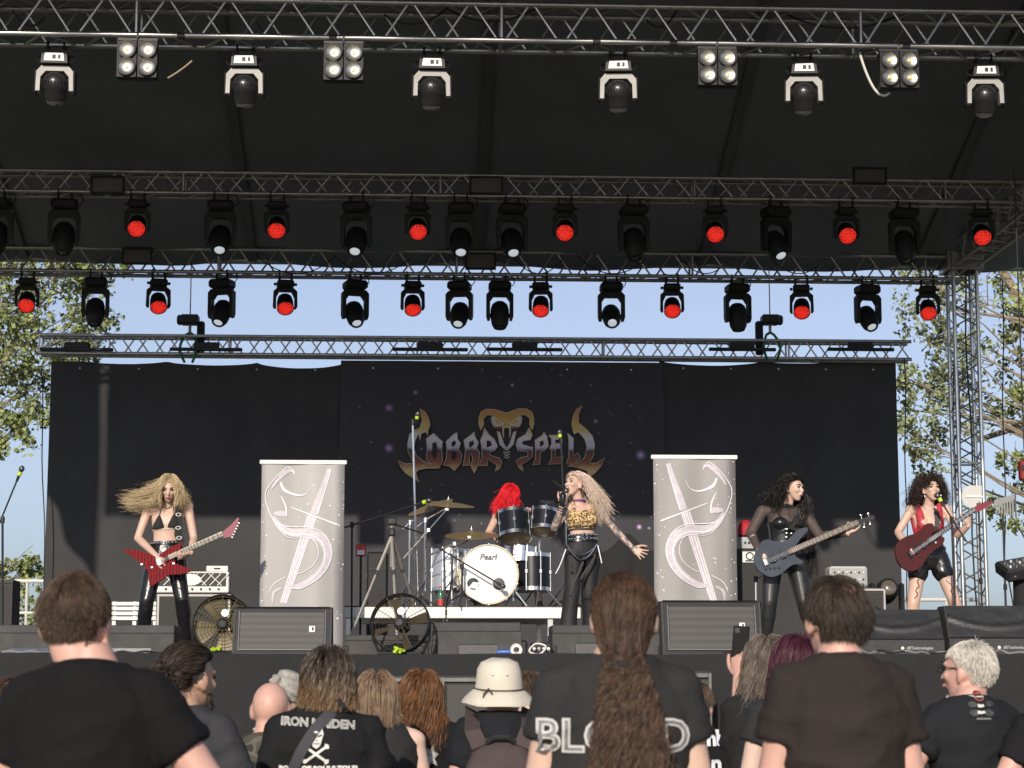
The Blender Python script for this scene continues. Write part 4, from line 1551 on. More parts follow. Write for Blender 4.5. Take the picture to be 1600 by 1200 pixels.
for i in range(8):
    x = .12 - i * .03
    b0 = -.13 + .05 * i / 7 * 1.0
    pts += [(x, .07 - .01 * i), (x, b0), (x - .017, b0), (x - .017, .065 - .01 * i)]
pts += [(-.13, .0)]
MB().prism(pts, c, (1, 0, 0), (0, 0, 1), (0, .008, 0)).build('board', mat('grey_antenna_board', (.25, .25, .24), .5), r)
stand_base(r, c.x - .03, 21.81, DECK, c.z - .08, BLACKM)

# console on stand at the right edge
c = at(1600, 888, 19.3)
r = thing('mixing_console', 'black sloping console on a cloth covered stand at the right edge', 'console', V(c.x, 19.3, DECK))
R = Matrix.Rotation(rad(-10), 3, 'Y') @ Matrix.Rotation(rad(18), 3, 'X')
MB().box(c, (.46, .36, .12), R, .02).build('desk', BLACKP, r)
MB().box(c + R @ V(0, .0, .063), (.40, .30, .006), R).build('panel', mat('dark_console_panel', (.06, .06, .062), .4), r)
for i in range(6):
    for j in range(3):
        MB().lathe([(.012, 0), (.01, .016), (.001, .017)], c + R @ V(-.16 + i * .06, -.1 + j * .08, .066), R @ V(0, 0, 1), 8).build('knob', ALU2 if (i + j) % 3 else WHITEP, r)
for i in range(4):
    MB().lathe([(.012, 0), (.001, .003)], c + R @ V(-.15 + i * .1, -.181, -.01), R @ V(0, -1, 0), 8).build('socket', ALU2, r)
q = MB()
q.loft([(V(c.x, 19.35, DECK), V(.2, 0, 0), V(0, .15, 0)), (V(c.x + .02, 19.35, DECK + .3), V(.12, 0, 0), V(0, .12, 0)), (c + V(0, .03, -.07), V(.1, 0, 0), V(0, .1, 0))], 14)
q.build('stand_cover', DRAPE, r)
MB().tube(droop(c + V(-.2, -.1, -.03), c + V(-.1, -.05, -.62), -.05), .007, 5).build('cable', RUB, r)
c = at(1594, 735, 20.5)
r = thing('red_hung_case', 'red and black case hanging at the right edge above the console', 'case', c)
MB().box(c + V(.05, 0, 0), (.12, .1, .2), bevel=.015).build('case', mat('dark_red_case', (.22, .02, .015), .5), r)
MB().tube([c + V(.05, 0, .1), V(c.x + .05, c.y, zs)], .008, 6).build('strap', RUB, r)
MB().box(c + V(.05, -.052, .02), (.1, .006, .06)).build('panel', BLACKM, r)

# ---- microphone stands
def mic(r, p, d, L=.17, clip=None):
    d = d.normalized()
    MB().lathe([(.012, 0), (.016, L * .55), (.019, L * .6)], p, d, 10).build('microphone', BLACKM, r)
    MB().ell(p + d * (L * .72), (.026, .026, .032), d.to_track_quat('Z', 'Y').to_matrix(), 12, 8).build('mic_grille', mat('mic_mesh', (.12, .12, .12), .35, .7), r)
    if clip:
        MB().lathe([(.020, -.018), (.020, .018)], p + d * L * .45, d, 10).build('mic_ring', clip, r)
def mic_stand(label, base, top, Y, tip=None, tail=None, m=BLACKM, mz=None, floor=None, dY=-.2, clip=None, micl=.17):
    a, b2 = at(*base, Y), at(*top, Y)
    z0 = DECK if floor is None else floor
    r = thing('microphone_stand', label, 'mic stand', V(a.x, Y, z0))
    MB().tube([(a.x, Y, z0 + .1), b2], .0105, 8).build('shaft', m, r)
    MB().lathe([(.019, -.03), (.021, 0), (.019, .03)], b2, (0, 0, 1), 10).build('clutch', BLACKM, r)
    for k in range(3):
        t = 2 * math.pi * k / 3 + .4
        MB().tube([(a.x, Y, z0 + .14), (a.x + .27 * math.cos(t), Y + .27 * math.sin(t), z0 + .012)], .009, 6).build('leg', m, r)
    if tip:
        e = at(*tip, Y + dY)
        t0 = at(*tail, Y - dY * .5) if tail else b2 - (e - b2) * .3
        MB().tube([t0, e], .008, 8).build('boom', m, r)
        mic(r, e, (e - t0) + V(0, 0, 0), micl, clip)
    return r
YEL = mat('yellow_green_tape', (.45, .62, .03), .5)
mic_stand('black boom microphone stand at the far left edge of the stage', (6, 960), (4, 812), 19.0, (26, 752), (-8, 835), dY=-.05, clip=YEL)
mic_stand('tall slim chrome overhead mic stand rising left of the bass drum', (652, 945), (645, 660), 21.0, None, m=STEEL, floor=zr)
p = at(650, 660, 21.0)
r = COL.objects[-1].parent
mic(r, p, V(.1, -.1, .5), .12, YEL)
mic_stand('tall black overhead mic stand rising behind the singer', (886, 945), (877, 690), 21.6, None, m=BLACKM, floor=zr)
r = COL.objects[-1].parent
mic(r, at(876, 690, 21.6), V(-.05, 0, .5), .14, YEL)
mic_stand('boom mic stand between the left banner and the tripod', (550, 945), (550, 820), 20.2, (652, 788), (505, 835), m=BLACKM, clip=YEL)
mic_stand('boom mic stand in front of the singing guitarist in the red top', (1494, 985), (1487, 812), 18.7, (1476, 792), (1510, 846), dY=.05, m=BLACKM, clip=YEL)
# three legged tripod left of the drums
r = thing('camera_tripod', 'silver three legged tripod standing left of the bass drum', 'tripod', V(at(612, 940, 20.2).x, 20.2, DECK))
hd = at(612, 838, 20.2)
TRI = mat('worn_silver_tube', (.45, .41, .36), .4, .7, .15, 10)
for (px, py, dy) in ((565, 952, -.1), (618, 952, -.22), (645, 940, .35)):
    e = at(px, py, 20.2 + dy)
    e = V(e.x, e.y, DECK + .01) if False else e
    mdl = hd.lerp(e, .5)
    MB().tube([hd, mdl], .017, 8).build('leg', TRI, r)
    MB().tube([mdl, hd.lerp(e, 1.35) if hd.lerp(e, 1.35).z > DECK else hd.lerp(e, 1.0 + (e.z - DECK) / (hd.z - e.z) * .98)], .012, 8).build('leg_extension', TRI, r)
    MB().box(mdl, (.035, .035, .05), bevel=.006).build('leg_lock', BLACKM, r)
MB().tube([hd - V(0, 0, .3), hd + V(0, 0, .1)], .014, 8).build('centre_column', TRI, r)
MB().box(hd + V(0, 0, .04), (.07, .07, .08), bevel=.015).build('collar', BLACKM, r)
MB().box(hd + V(0, 0, .15), (.09, .07, .07), bevel=.01).build('pan_head', BLACKM, r)
MB().tube([hd + V(.02, 0, .12), hd + V(.3, .1, .04)], .008, 6).build('pan_handle', BLACKM, r)
for (px, lb) in ((589, 'dark covered equipment case standing left of the drums'),):
    c, w, h = rect(572, 606, 862, 1000, 22.9)
    r = thing('equipment_case', lb, 'case', V(c.x, 22.9, DECK))
    MB().box((c.x, 23.1, (c.z + h / 2 + DECK) / 2), (w, .4, c.z + h / 2 - DECK), bevel=.02).build('body', BLACKP, r)
    MB().box((c.x, 22.895, c.z + h * .3), (w * .8, .012, .02)).build('seam', BLACKM, r)
c, w, h = rect(556, 572, 851, 869, 21.0)
r = thing('red_control_box', 'small red and white box on a pole left of the tripod', 'box', V(c.x, 21, DECK))
MB().box(c, (w, .08, h), bevel=.008).build('case', mat('red_case', (.55, .05, .04), .5), r)
MB().box(c + V(0, -.042, -h * .2), (w * .7, .006, h * .4)).build('label', PLATE, r)
MB().tube([(c.x, 21.0, DECK), c], .012, 8).build('pole', BLACKM, r)
# black covers draped over gear right of the drums
for (x0, x1, yt, Y, sd, lb) in ((930, 1024, 842, 23.2, 3, 'black cloth draped over equipment behind the singer'),):
    a, c2 = at(x0, yt, Y), at(x1, yt, Y)
    n1, n2 = 26, 16
    vs, fs = [], []
    for i in range(n1 + 1):
        t = i / n1
        topz = a.z - .28 * abs(t - .55) - .05 * math.sin(t * 9)
        for j in range(n2 + 1):
            s = j / n2
            vs.append((a.x + (c2.x - a.x) * t * (1 + .1 * s), Y - .25 * s - .06 * math.sin(t * 17 + s) * s, topz * (1 - s) + DECK * s + .02))
    for i in range(n1):
        for j in range(n2):
            k = i * (n2 + 1) + j
            fs.append((k, k + 1, k + n2 + 2, k + n2 + 1))
    q = MB()
    q.add(vs, fs)
    tag(q.build('draped_cloth', DRAPE, smooth=60), lb, 'cloth')

# ---- drum kit
DRUMB = mat('dark_blue_black_lacquer', (.010, .011, .016), .3, 0, spec=.4)
HEADW = mat('white_drum_skin', (.84, .83, .80), .35, 0, .04, 4)
SKINB = mat('bronze_lower_skin', (.36, .27, .15), .35, .2, .15, 6)
HOOPG = mat('pale_wood_hoop', (.50, .43, .32), .4, .1)
BRASS = mat('cymbal_bronze', (.52, .38, .18), .42, .75, .18, 22)
SHELLS = mat('silver_shell', (.6, .6, .61), .25, .6)


def drum(name, label, c, axis, R0, L, shell, front, back, hoop, lugs=8, R_back=None):
    axis = axis.normalized()
    r = thing(name, label, 'drum', c, 'drum kit')
    u, w = perp(axis)
    MB().lathe([(R0, -L / 2), (R0, L / 2)], c, axis, 40).build('shell', shell, r)
    for s, m, nm in ((1, front, 'drum_skin'), (-1, back, 'drum_skin')):
        MB().lathe([(R0 * .995, s * (L / 2 + .002)), (R0 * .9, s * (L / 2 + .010)), (.001, s * (L / 2 + .012))], c, axis, 40).build(nm, m, r)
        MB().lathe([(R0 * 1.0, s * (L / 2 - .022)), (R0 * 1.035, s * (L / 2 - .022)), (R0 * 1.035, s * (L / 2 + .016)), (R0 * .985, s * (L / 2 + .016)), (R0 * .985, s * (L / 2 + .004))], c, axis, 40).build('hoop', hoop, r)
    for k in range(lugs):
        a = 2 * math.pi * (k + .5) / lugs
        e = u * math.cos(a) + w * math.sin(a)
        q = MB()
        q.tube([c + e * (R0 * 1.04) - axis * (L / 2 + .02), c + e * (R0 * 1.04) + axis * (L / 2 + .03)], .006, 6)
        q.box(c + e * (R0 * 1.03), (.03, .03, .05), Matrix((u, w, axis)).transposed(), .006)
        q.build('lug', STEEL, r)
    return r


kc = at(763, 898, RY + .28)
kr = 45.5 / ppm(RY + .28)
kr = min(kr, kc.z - zr - .012)
kick = drum('bass_drum', 'white fronted bass drum standing on the riser', kc + V(0, .2, 0), V(0.02, -1, .02), kr, .40, DRUMB, HEADW, HEADW, HOOPG, 10)
flat_text('Pearl', .085, kc + V(-.005, -.018, kr * .60), (1, 0, .02), (0, 0, 1), 'lettering', mat('dark_grey_print', (.10, .095, .10), .5), kick, .0015, .25)
for (dx, dz, m, nm) in ((-.155, -.095, BLACKM, 'sound_hole'), (.105, -.095, mat('mic_dark', (.06, .06, .06), .5), 'mic_port')):
    p = kc + V(dx, -.016, dz)
    MB().ring(p, (0, 1, 0), .066, .007, 24, 6).build('port_ring', STEEL, kick)
    MB().lathe([(.064, .0), (.03, .003), (.001, .004)], p, (0, -1, 0), 20).build(nm, m, kick)
MB().prism([(-.05, -.03), (.045, -.045), (.06, .02), (.0, .025), (-.02, .0)], kc + V(-.155, -.022, -.10), (1, 0, 0), (0, 0, 1), (0, -.003, 0)).build('inner_pillow', PLATE, kick)
for s in (-1, 1):
    MB().tube([kc + V(s * kr * .85, .05, -kr * .45), V(kc.x + s * (kr + .1), kc.y - .05, zr + .01)], .01, 6).build('spur', STEEL, kick)
kb = mic_stand('short boom stand holding a mic at the bass drum', (722, 940), (722, 885), RY + .12, (776, 910), (675, 850), m=BLACKM, floor=zr, dY=-.02, micl=.10)
tax = V(.06, -.25, .97)
for (px, py, wpx, hpx, Y, lb, ax) in ((803, 822, 52, 50, RY + .75, 'dark blue rack tom in front of the red haired drummer', V(-.05, -.35, .94)),
                                      (850, 815, 44, 40, RY + .75, 'smaller dark blue rack tom right of the first one', V(.1, -.32, .94))):
    R0 = wpx / 2 / ppm(Y)
    drum('rack_tom', lb, at(px, py, Y), V(ax.x, -ax.y, ax.z), R0, hpx / ppm(Y) * .78, DRUMB, HEADW, SKINB, STEEL, 6)
drum('floor_tom', 'silver shelled floor tom left of the bass drum', at(703, 892, RY + .9), V(0, .05, 1), .20, .40, SHELLS, HEADW, HEADW, STEEL, 8)
for k in range(3):
    a = 2 * math.pi * k / 3 + .6
    c = at(703, 892, RY + .9)
    MB().tube([(c.x + .215 * math.cos(a), c.y + .215 * math.sin(a), c.z + .1), (c.x + .215 * math.cos(a), c.y + .215 * math.sin(a), zr + .01)], .008, 6).build('leg', STEEL, bpy.data.objects['floor_tom'])
drum('floor_tom', 'dark floor tom right of the bass drum partly behind chrome stands', at(832, 895, RY + 1.0), V(0, .05, 1), .19, .36, DRUMB, HEADW, HEADW, STEEL, 8)
drum('snare_drum', 'shallow snare drum between the bass drum and the right floor tom', at(812, 868, RY + 1.0), V(.05, .12, 1), .17, .13, STEEL, HEADW, HEADW, STEEL, 8)


def cymbal(label, px, py, wpx, Y, ax, base_px, m=BRASS, hat=False):
    c = at(px, py, Y)
    R0 = wpx / 2 / ppm(Y)
    ax = Vector(ax).normalized()
    r = thing('cymbal', label, 'cymbal', V(at(base_px, 945, Y).x, Y, zr), 'cymbals')
    prof = [(.008, .03), (.03, .028), (.045, .016), (.06, .010), (R0 * .6, .0), (R0, -.018), (R0, -.0205), (R0 * .6, -.003), (.05, .006), (.01, .02)]
    MB().lathe(prof, c, ax, 44).build('plate', m, r)
    if hat:
        MB().lathe([(a, -z - .03) for a, z in prof], c, ax, 44).build('plate', m, r)
    MB().lathe([(.012, .03), (.014, .045), (.006, .06), (.001, .075)], c, ax, 10).build('wing_nut', STEEL, r)
    bx_ = at(base_px, 900, Y).x
    zb_ = c.z - .18
    if abs(bx_ - c.x) > .05:
        MB().tube([c - ax * .04, V(bx_, Y, zb_), V(bx_ - (c.x - bx_) * .35, Y, zb_ - (c.z - zb_) * .4)], .009, 8).build('boom', STEEL, r)
    MB().tube([(bx_, Y, zb_ + .02), (bx_, Y, zr + .2)], .0125, 8).build('shaft', STEEL, r)
    MB().lathe([(.02, -.025), (.02, .025)], (bx_, Y, zb_), (0, 0, 1), 10).build('tilter', STEEL, r)
    for k in range(3):
        a = 2 * math.pi * k / 3 + .3
        MB().tube([(bx_, Y, zr + .30), (bx_ + .28 * math.cos(a), Y + .28 * math.sin(a), zr + .012)], .009, 6).build('leg', STEEL, r)
    MB().tube([c - ax * .06, c], .006, 6).build('post', STEEL, r)
    return r


cymbal('crash cymbal high on the left of the drums', 700, 786, 84, RY + .9, (.08, -.16, .98), 664)
cymbal('tilted crash cymbal at the far left of the drums', 672, 790, 74, RY + 1.3, (-.33, -.2, .92), 640)
cymbal('ride cymbal above the bass drum, left of the toms', 737, 834, 84, RY + .55, (-.02, -.20, .98), 706)
cymbal('dark cymbal behind the singer, right of the toms', 872, 787, 60, RY + 1.2, (.25, -.2, .95), 884, mat('dark_bronze', (.2, .15, .08), .3, 1.0, .15, 20))
cymbal('small hi hat pair right of the rack toms', 852, 800, 50, RY + .9, (0, -.15, .99), 843, BRASS, True)
# boom arms left of the drums
for (p0, p1, lb) in (((622, 882), (698, 796), 'long chrome boom arm slanting up left of the bass drum'), ((672, 867), (733, 839), 'short chrome boom arm left of the bass drum')):
    a, c = at(*p0, RY + .1), at(*p1, RY + .35)
    r = thing('boom_arm', lb, 'stand', a, 'chrome boom arms')
    MB().tube([a, a.lerp(c, .6)], .013, 8).build('tube', TRI, r)
    MB().tube([a.lerp(c, .55), c], .009, 8).build('rod', STEEL, r)
    MB().box(a.lerp(c, .62), (.04, .04, .05), bevel=.008).build('clamp', STEEL, r)
    MB().box(c, (.05, .04, .04), bevel=.01).build('tilter', STEEL, r)
    m0 = a.lerp(c, .35)
    MB().tube([m0, V(m0.x + .02, m0.y + .05, zr)], .010, 8).build('shaft', STEEL, r)
# bottle on the riser
c = at(688.5, 946, RY + .1)
r = thing('drink_bottle', 'small green bottle with red label and cap on the riser', 'bottle', V(c.x, RY + .12, zr + .014))
p = V(c.x, RY + .12, zr + .016)
MB().lathe([(.028, 0), (.031, .008), (.031, .11), (.026, .135), (.012, .165), (.012, .185)], p, (0, 0, 1), 16).build('body', mat('green_glass', (.04, .14, .06), .1, 0, coat=1), r)
MB().lathe([(.0318, .008), (.0318, .065)], p, (0, 0, 1), 16).build('label', mat('red_label', (.5, .04, .04), .5), r)
MB().lathe([(.014, .183), (.014, .2), (.001, .201)], p, (0, 0, 1), 12).build('cap', mat('red_label', (.5, .04, .04), .5), r)

# ---- cables and odds and ends along the stage edge
for (px0, px1, py, k, lb) in ((0, 180, 1033, 1, 'pale cable lying along the stage edge at the far left'), (180, 360, 1031, 2, 'black cable lying along the stage edge below the left fan'), (1130, 1360, 1017, 3, 'dark cable lying along the stage edge under the bassist'),
                              (1330, 1490, 1014, 4, 'tangled grey cable along the edge under the covered monitors'), (1480, 1605, 1010, 5, 'grey cable lying at the right end of the stage edge'), (1340, 1500, 1016, 6, 'black cable crossing the tangled grey cable')):
    pts = []
    for i in range(60):
        t = i / 59
        q = at(px0 + (px1 - px0) * t, 1020, 17.22)
        pts.append(V(q.x, 17.24 + .05 * math.sin(i * .21 + k), DECK + .025 + .03 * max(0, noise.noise(V(i * .11, k * 3.3, 0))) + .006 * math.sin(i * .5)))
    tag(MB().tube(pts, .010, 6).build('edge_cable', mat('grey_cable', (.22, .21, .20), .5) if k in (1, 4, 5) else RUB), lb, 'cable', 'cables along the stage edge')
c = at(840, 1018, 17.3)
pts = [V(c.x + .065 * math.cos(a) * (1 + .25 * math.sin(2 * a)), 17.3 + .03 * math.sin(a), DECK + .055 + .045 * math.sin(a)) for a in np.linspace(0, 2 * math.pi, 24)]
tag(MB().tube(pts, .008, 8).build('cable_loop', CABW), 'white cable loop standing at the stage edge below the singer', 'cable')
c = at(803, 1019, 17.3)
r = thing('tape_roll', 'white and blue tape roll lying at the stage edge', 'tape', V(c.x, 17.3, DECK))
p = V(c.x + .02, 17.3, DECK + .05)
MB().lathe([(.025, -.02), (.05, -.02), (.05, .02), (.025, .02), (.025, -.02)], p, (0, 1, .2), 20, caps=False).build('roll', WHITEP, r)
MB().lathe([(.02, 0), (.022, .1), (.012, .12)], p + V(-.05, 0, -.02), (-1, 0, -.02), 12).build('blue_tube', mat('blue_plastic', (.05, .12, .42), .4), r)
c, w, h = rect(830, 862, 1003, 1024, 17.45)
r = thing('stage_box', 'small black connector box at the stage edge below the singer', 'box', V(c.x, 17.45, DECK))
MB().box((c.x, 17.55, DECK + h / 2), (w, .2, h), bevel=.01).build('case', BLACKM, r)
for k in range(4):
    MB().lathe([(.014, 0), (.014, .008), (.001, .009)], (c.x - .06 + k * .04, 17.45, DECK + h * .5), (0, -1, 0), 10).build('socket', ALU2, r)
for i, (px, lb) in enumerate(((400, 'yellow green taped cable knot below the left monitor'), (625, 'yellow green taped cable knot under the middle fan'))):
    c = at(px - 62 if i == 0 else px, 1020, 17.3)
    q = MB()
    for k in range(5):
        q.tube([V(c.x + random.uniform(-.05, .05), 17.3 + random.uniform(-.03, .03), DECK + .02 + random.uniform(0, .05)) for _ in range(4)], .011, 6)
    q = q.build('taped_cable', YEL)
    tag(q, lb, 'cable')

# ---- subwoofers on the grass in front of the stage
for (px0, px1, y0, lb) in ((602, 782, 1056, 'black subwoofer with metal grille on the grass left of the bucket hat'), (1034, 1112, 1049, 'black subwoofer with metal grille on the grass below the right banner')):
    Yq = 16.5
    a, c2 = at(px0, y0, Yq), at(px1, y0, Yq)
    w, h = c2.x - a.x, a.z
    if px0 > 1000:
        a = a - V(w * 1.2, 0, 0)
        w = c2.x - a.x
    ctr = V((a.x + c2.x) / 2, Yq, h / 2)
    r = thing('ground_subwoofer', lb, 'speaker', V(ctr.x, Yq, 0), 'ground subwoofers')
    MB().box(ctr + V(0, .3, 0), (w, .58, h), bevel=.015).build('cabinet', BLACKPAINT, r)
    nb = 2
    for k in range(nb):
        MB().box(ctr + V((k - .5) * w / 2, -.002, 0), (w * .44, .03, h * .92), bevel=.006).build('grille', GRILLE, r)
    q = MB()
    for s in (-1, 0, 1):
        q.box(ctr + V(s * w * .482, -.004, 0), (w * .03, .035, h * .985), bevel=.004)
    q.build('frame_bar', mat('grey_frame', (.14, .138, .13), .55, .3, .15, 12), r)
    MB().box(ctr + V(0, -.006, h * .48), (w * .93, .03, h * .022), bevel=.004).build('top_bar', MATS['grey_frame'], r)

# ================================================================== people: tools
def skin_mat(name, col):
    return mat(name, col, .48, 0, .10, 14, .06, 160, spec=.4, subs=.06)
SK_FAIR = skin_mat('fair_skin', (.60, .40, .31))
SK_PALE = skin_mat('pale_skin', (.64, .45, .37))
SK_TAN = skin_mat('tan_skin', (.48, .29, .20))
SK_RED = skin_mat('ruddy_skin', (.60, .35, .28))
def hair_mat(name, col, var=.45, rough=.42):
    return mat(name, col, max(rough, .5), 0, var, 28, spec=.22, island=var)
EYED = mat('dark_eye', (.02, .015, .012), .2)
LIPS = mat('red_lips', (.36, .07, .07), .35)
LIPN = mat('natural_lips', (.42, .17, .14), .4)
MOUTH = mat('open_mouth', (.06, .012, .012), .5)
TEETH = mat('teeth', (.75, .72, .66), .3)
LEATHER = mat('black_leather', (.013, .013, .014), .26, 0, .2, 12, .18, 30)
LEGGING = mat('black_legging', (.020, .020, .021), .42, 0, .15, 9, .08, 40)
BLACKCL = mat('black_cotton', (.017, .0168, .0175), .88, 0, .12, 6, .12, 120)
JEANS = mat('dark_jeans', (.03, .035, .05), .85, 0, .2, 10, .15, 150)
SHOE = mat('black_boot', (.015, .015, .015), .4)


def remesh(mb, voxel, smooth=3, keep=None):
    me = bpy.data.meshes.new('tmp')
    me.from_pydata(mb.v, [], mb.f)
    bm = bmesh.new()
    bm.from_mesh(me)
    bmesh.ops.recalc_face_normals(bm, faces=bm.faces)
    bm.to_mesh(me)
    bm.free()
    ob = bpy.data.objects.new('tmp', me)
    md = ob.modifiers.new('r', 'REMESH')
    md.mode = 'VOXEL'
    md.voxel_size = voxel
    md.adaptivity = 0
    if smooth:
        sm_ = ob.modifiers.new('s', 'SMOOTH')
        sm_.factor = .5
        sm_.iterations = smooth
    out = evaluated(ob)
    bpy.data.objects.remove(ob, do_unlink=True)
    bpy.data.meshes.remove(me)
    return out


def wobble(me, amp, sc=6.0, seed=0.0, zs=1.8, fold=0.0):
    n = len(me.vertices)
    co = np.empty(n * 3)
    me.vertices.foreach_get('co', co)
    nr = np.empty(n * 3)
    me.vertex_normals.foreach_get('vector', nr)
    co, nr = co.reshape(-1, 3), nr.reshape(-1, 3)
    a = np.empty(n)
    for i, c in enumerate(co.tolist()):
        v = amp * noise.noise((c[0] * sc + seed, c[1] * sc, c[2] * sc * zs))
        if fold:
            v += fold * (1 - abs(noise.noise((c[0] * 5 + c[2] * 6 + seed, c[1] * 4, c[2] * 9 - c[0] * 5)))) ** 4
        a[i] = v
    me.vertices.foreach_set('co', (co + nr * a[:, None]).ravel())
    me.update()


def place(me, name, mats, parent, smooth=True):
    off = V(0, 0, 0)
    p = parent
    while p is not None:
        off += p.location
        p = p.parent
    me.transform(Matrix.Translation(-off))
    for m in (mats if isinstance(mats, (list, tuple)) else [mats]):
        me.materials.append(m)
    if smooth:
        me.shade_smooth()
    me.name = name
    o = bpy.data.objects.new(name, me)
    COL.objects.link(o)
    o.parent = parent
    return o


def frame3(fwd, up=V(0, 0, 1)):
    """rows to columns: right, forward, up"""
    f = Vector(fwd).normalized()
    r = f.cross(up).normalized()
    u = r.cross(f).normalized()
    return Matrix((r, f, u)).transposed()


def add_head(mb, c, R, s=1.0, ears=True, jaw=1.0):
    L = lambda x, f, z: c + R @ (V(x, f, z) * s)
    mb.ell(L(0, -.012, .025), (.075 * s, .094 * s, .087 * s), R, 18, 12)
    secs = []
    for (z, w, d, f) in ((.055, .060, .070, .012), (.02, .066, .074, .016), (-.015, .065, .072, .019), (-.05, .058 * jaw, .064, .022), (-.08, .046 * jaw, .050, .030), (-.104, .028 * jaw, .030, .046), (-.114, .012, .014, .052)):
        secs.append((L(0, f, z), R @ V(w * s, 0, 0), R @ V(0, d * s, 0)))
    mb.loft(secs, 16)
    mb.cap(L(0, .088, .012), L(0, .107, -.026), .008 * s, .0135 * s, 8)
    for k in (-1, 1):
        mb.ell(L(k * .036, .070, -.018), (.024 * s, .02 * s, .022 * s), R, 10, 6)
        mb.ell(L(k * .030, .083, .030), (.026 * s, .010 * s, .008 * s), R, 10, 6)
        if ears:
            mb.ell(L(k * .078, -.008, -.008), (.011 * s, .021 * s, .033 * s), R @ Matrix.Rotation(-k * .3, 3, 'Z'), 10, 8)
            mb.ell(L(k * .076, .002, -.034), (.009 * s, .012 * s, .013 * s), R, 8, 6)
    mb.ell(L(0, .090, -.058), (.024 * s, .012 * s, .012 * s), R, 10, 6)


def add_face(parent, c, R, s=1.0, lips=LIPS, open_=0.0, brow=EYED, makeup=1.0):
    L = lambda x, f, z: c + R @ (V(x, f, z) * s)
    for k in (-1, 1):
        MB().ell(L(k * .031, .0865, .012), (.0155 * s * makeup, .008 * s, .0075 * s * makeup), R, 10, 6).build('eye', EYED, parent)
        MB().tube([L(k * .014, .097, .031), L(k * .032, .096, .037), L(k * .050, .080, .032)], [.003 * s, .0036 * s, .002 * s], 6).build('eyebrow', brow, parent)
    if open_ > 0:
        MB().ell(L(0, .092, -.066), (.021 * s, .013 * s, (.010 + .016 * open_) * s), R, 12, 8).build('mouth', MOUTH, parent)
        MB().ell(L(0, .099, -.052), (.017 * s, .006 * s, .006 * s), R, 10, 6).build('teeth', TEETH, parent)
        MB().ring(L(0, .099, -.066), R @ V(0, 1, 0), .019 * s, .004 * s, 16, 6, sx=1.1, sy=1).build('lips', lips, parent)
    else:
        MB().ell(L(0, .0985, -.058), (.022 * s, .006 * s, .0085 * s), R, 10, 6).build('lips', lips, parent)


def add_hand(mb, w, d, n, side, curl=.6, spread=.12, s=1.0, curls=None, thumb=.7):
    """w wrist, d pointing direction, n palm normal, side = +1/-1: thumb towards side * (d x n)"""
    d = Vector(d).normalized()
    n = (Vector(n) - d * Vector(n).dot(d)).normalized()
    a = d.cross(n).normalized() * side
    sec = []
    for (t, wd, th) in ((-.02, .026, .019), (.0, .027, .018), (.03, .036, .016), (.07, .041, .0145), (.092, .037, .011)):
        sec.append((w + d * (t * s), a * (wd * s), n * (th * s)))
    mb.loft(sec, 12)
    lens = (.074, .082, .077, .061)
    for i in range(4):
        base = w + d * (.082 * s) + a * ((.030 - .020 * i) * s)
        cu = curls[i] if curls else curl * (1 + .12 * i)
        dd = (d + a * (spread * (1.5 - i))).normalized()
        p = base
        for k, fr in enumerate((.45, .31, .24)):
            rot = Matrix.Rotation(cu * (1 if k else .8), 3, d.cross(n))
            dd = (rot @ dd).normalized()
            q = p + dd * (lens[i] * fr * s)
            mb.cap(p, q, (.0092 - .0008 * k) * s, (.0086 - .0009 * k) * s, 7)
            p = q
    p = w + d * (.025 * s) + a * (.030 * s)
    dd = (d * .75 + a * .75 + n * (.35 * thumb)).normalized()
    for k, ln in enumerate((.042, .033, .026)):
        q = p + dd * (ln * s)
        mb.cap(p, q, (.0125 - .0015 * k) * s, (.011 - .0015 * k) * s, 7)
        dd = (dd + d * .35 - a * (.35 * thumb) + n * (.15 * thumb)).normalized()
        p = q


def add_foot(mb, an, d, h=.0, L=.2, s=1.0):
    d = Vector((d[0], d[1], 0)).normalized()
    r = d.cross(V(0, 0, 1))
    z0 = an.z
    b = V(an.x, an.y, z0)
    fl = h
    secs = []
    for (t, w, hh) in ((-.07, .03, .05), (-.05, .036, .075), (.02, .04, .09), (.09, .045, .065), (.14, .046, .045), (.18, .034, .034), (.195, .012, .02)):
        c = V(b.x, b.y, 0) + d * (t * s)
        secs.append((V(c.x, c.y, fl + hh / 2 * s), r * (w * s), V(0, 0, hh / 2 * s)))
    mb.loft(secs, 12)
    mb.cap(V(an.x, an.y, fl + .07 * s), an + V(0, 0, .06), .042 * s, .04 * s, 10)


def torso_secs(Hc, N, wv0, wv1, prof, infl=0.0, t0=-9, t1=9, bend=V(0, 0, 0)):
    """prof rows: t, half width, half depth, forward shift; interpolated between t0 and t1"""
    ts = [p[0] for p in prof]
    rows = []
    lo, hi = max(t0, ts[0]), min(t1, ts[-1])
    use = sorted(set([lo, hi] + [t for t in ts if lo < t < hi] + [lo + (hi - lo) * k / 8 for k in range(1, 8)]))
    for t in use:
        w, d, f = (float(np.interp(t, ts, [p[k] for p in prof])) for k in (1, 2, 3))
        c = Hc.lerp(N, t) + bend * (4 * t * (1 - t)) if 0 <= t <= 1 else Hc + (N - Hc) * t
        wv = wv0.lerp(wv1, min(max(t, 0), 1)).normalized()
        up = (N - Hc).normalized()
        fw = up.cross(wv).normalized()
        if fw.y > 0 and prof is not MANB and prof is not GIRLB:
            fw = -fw
        rows.append((c + fw * f, wv * (w + infl), fw * (d + infl)))
    return rows


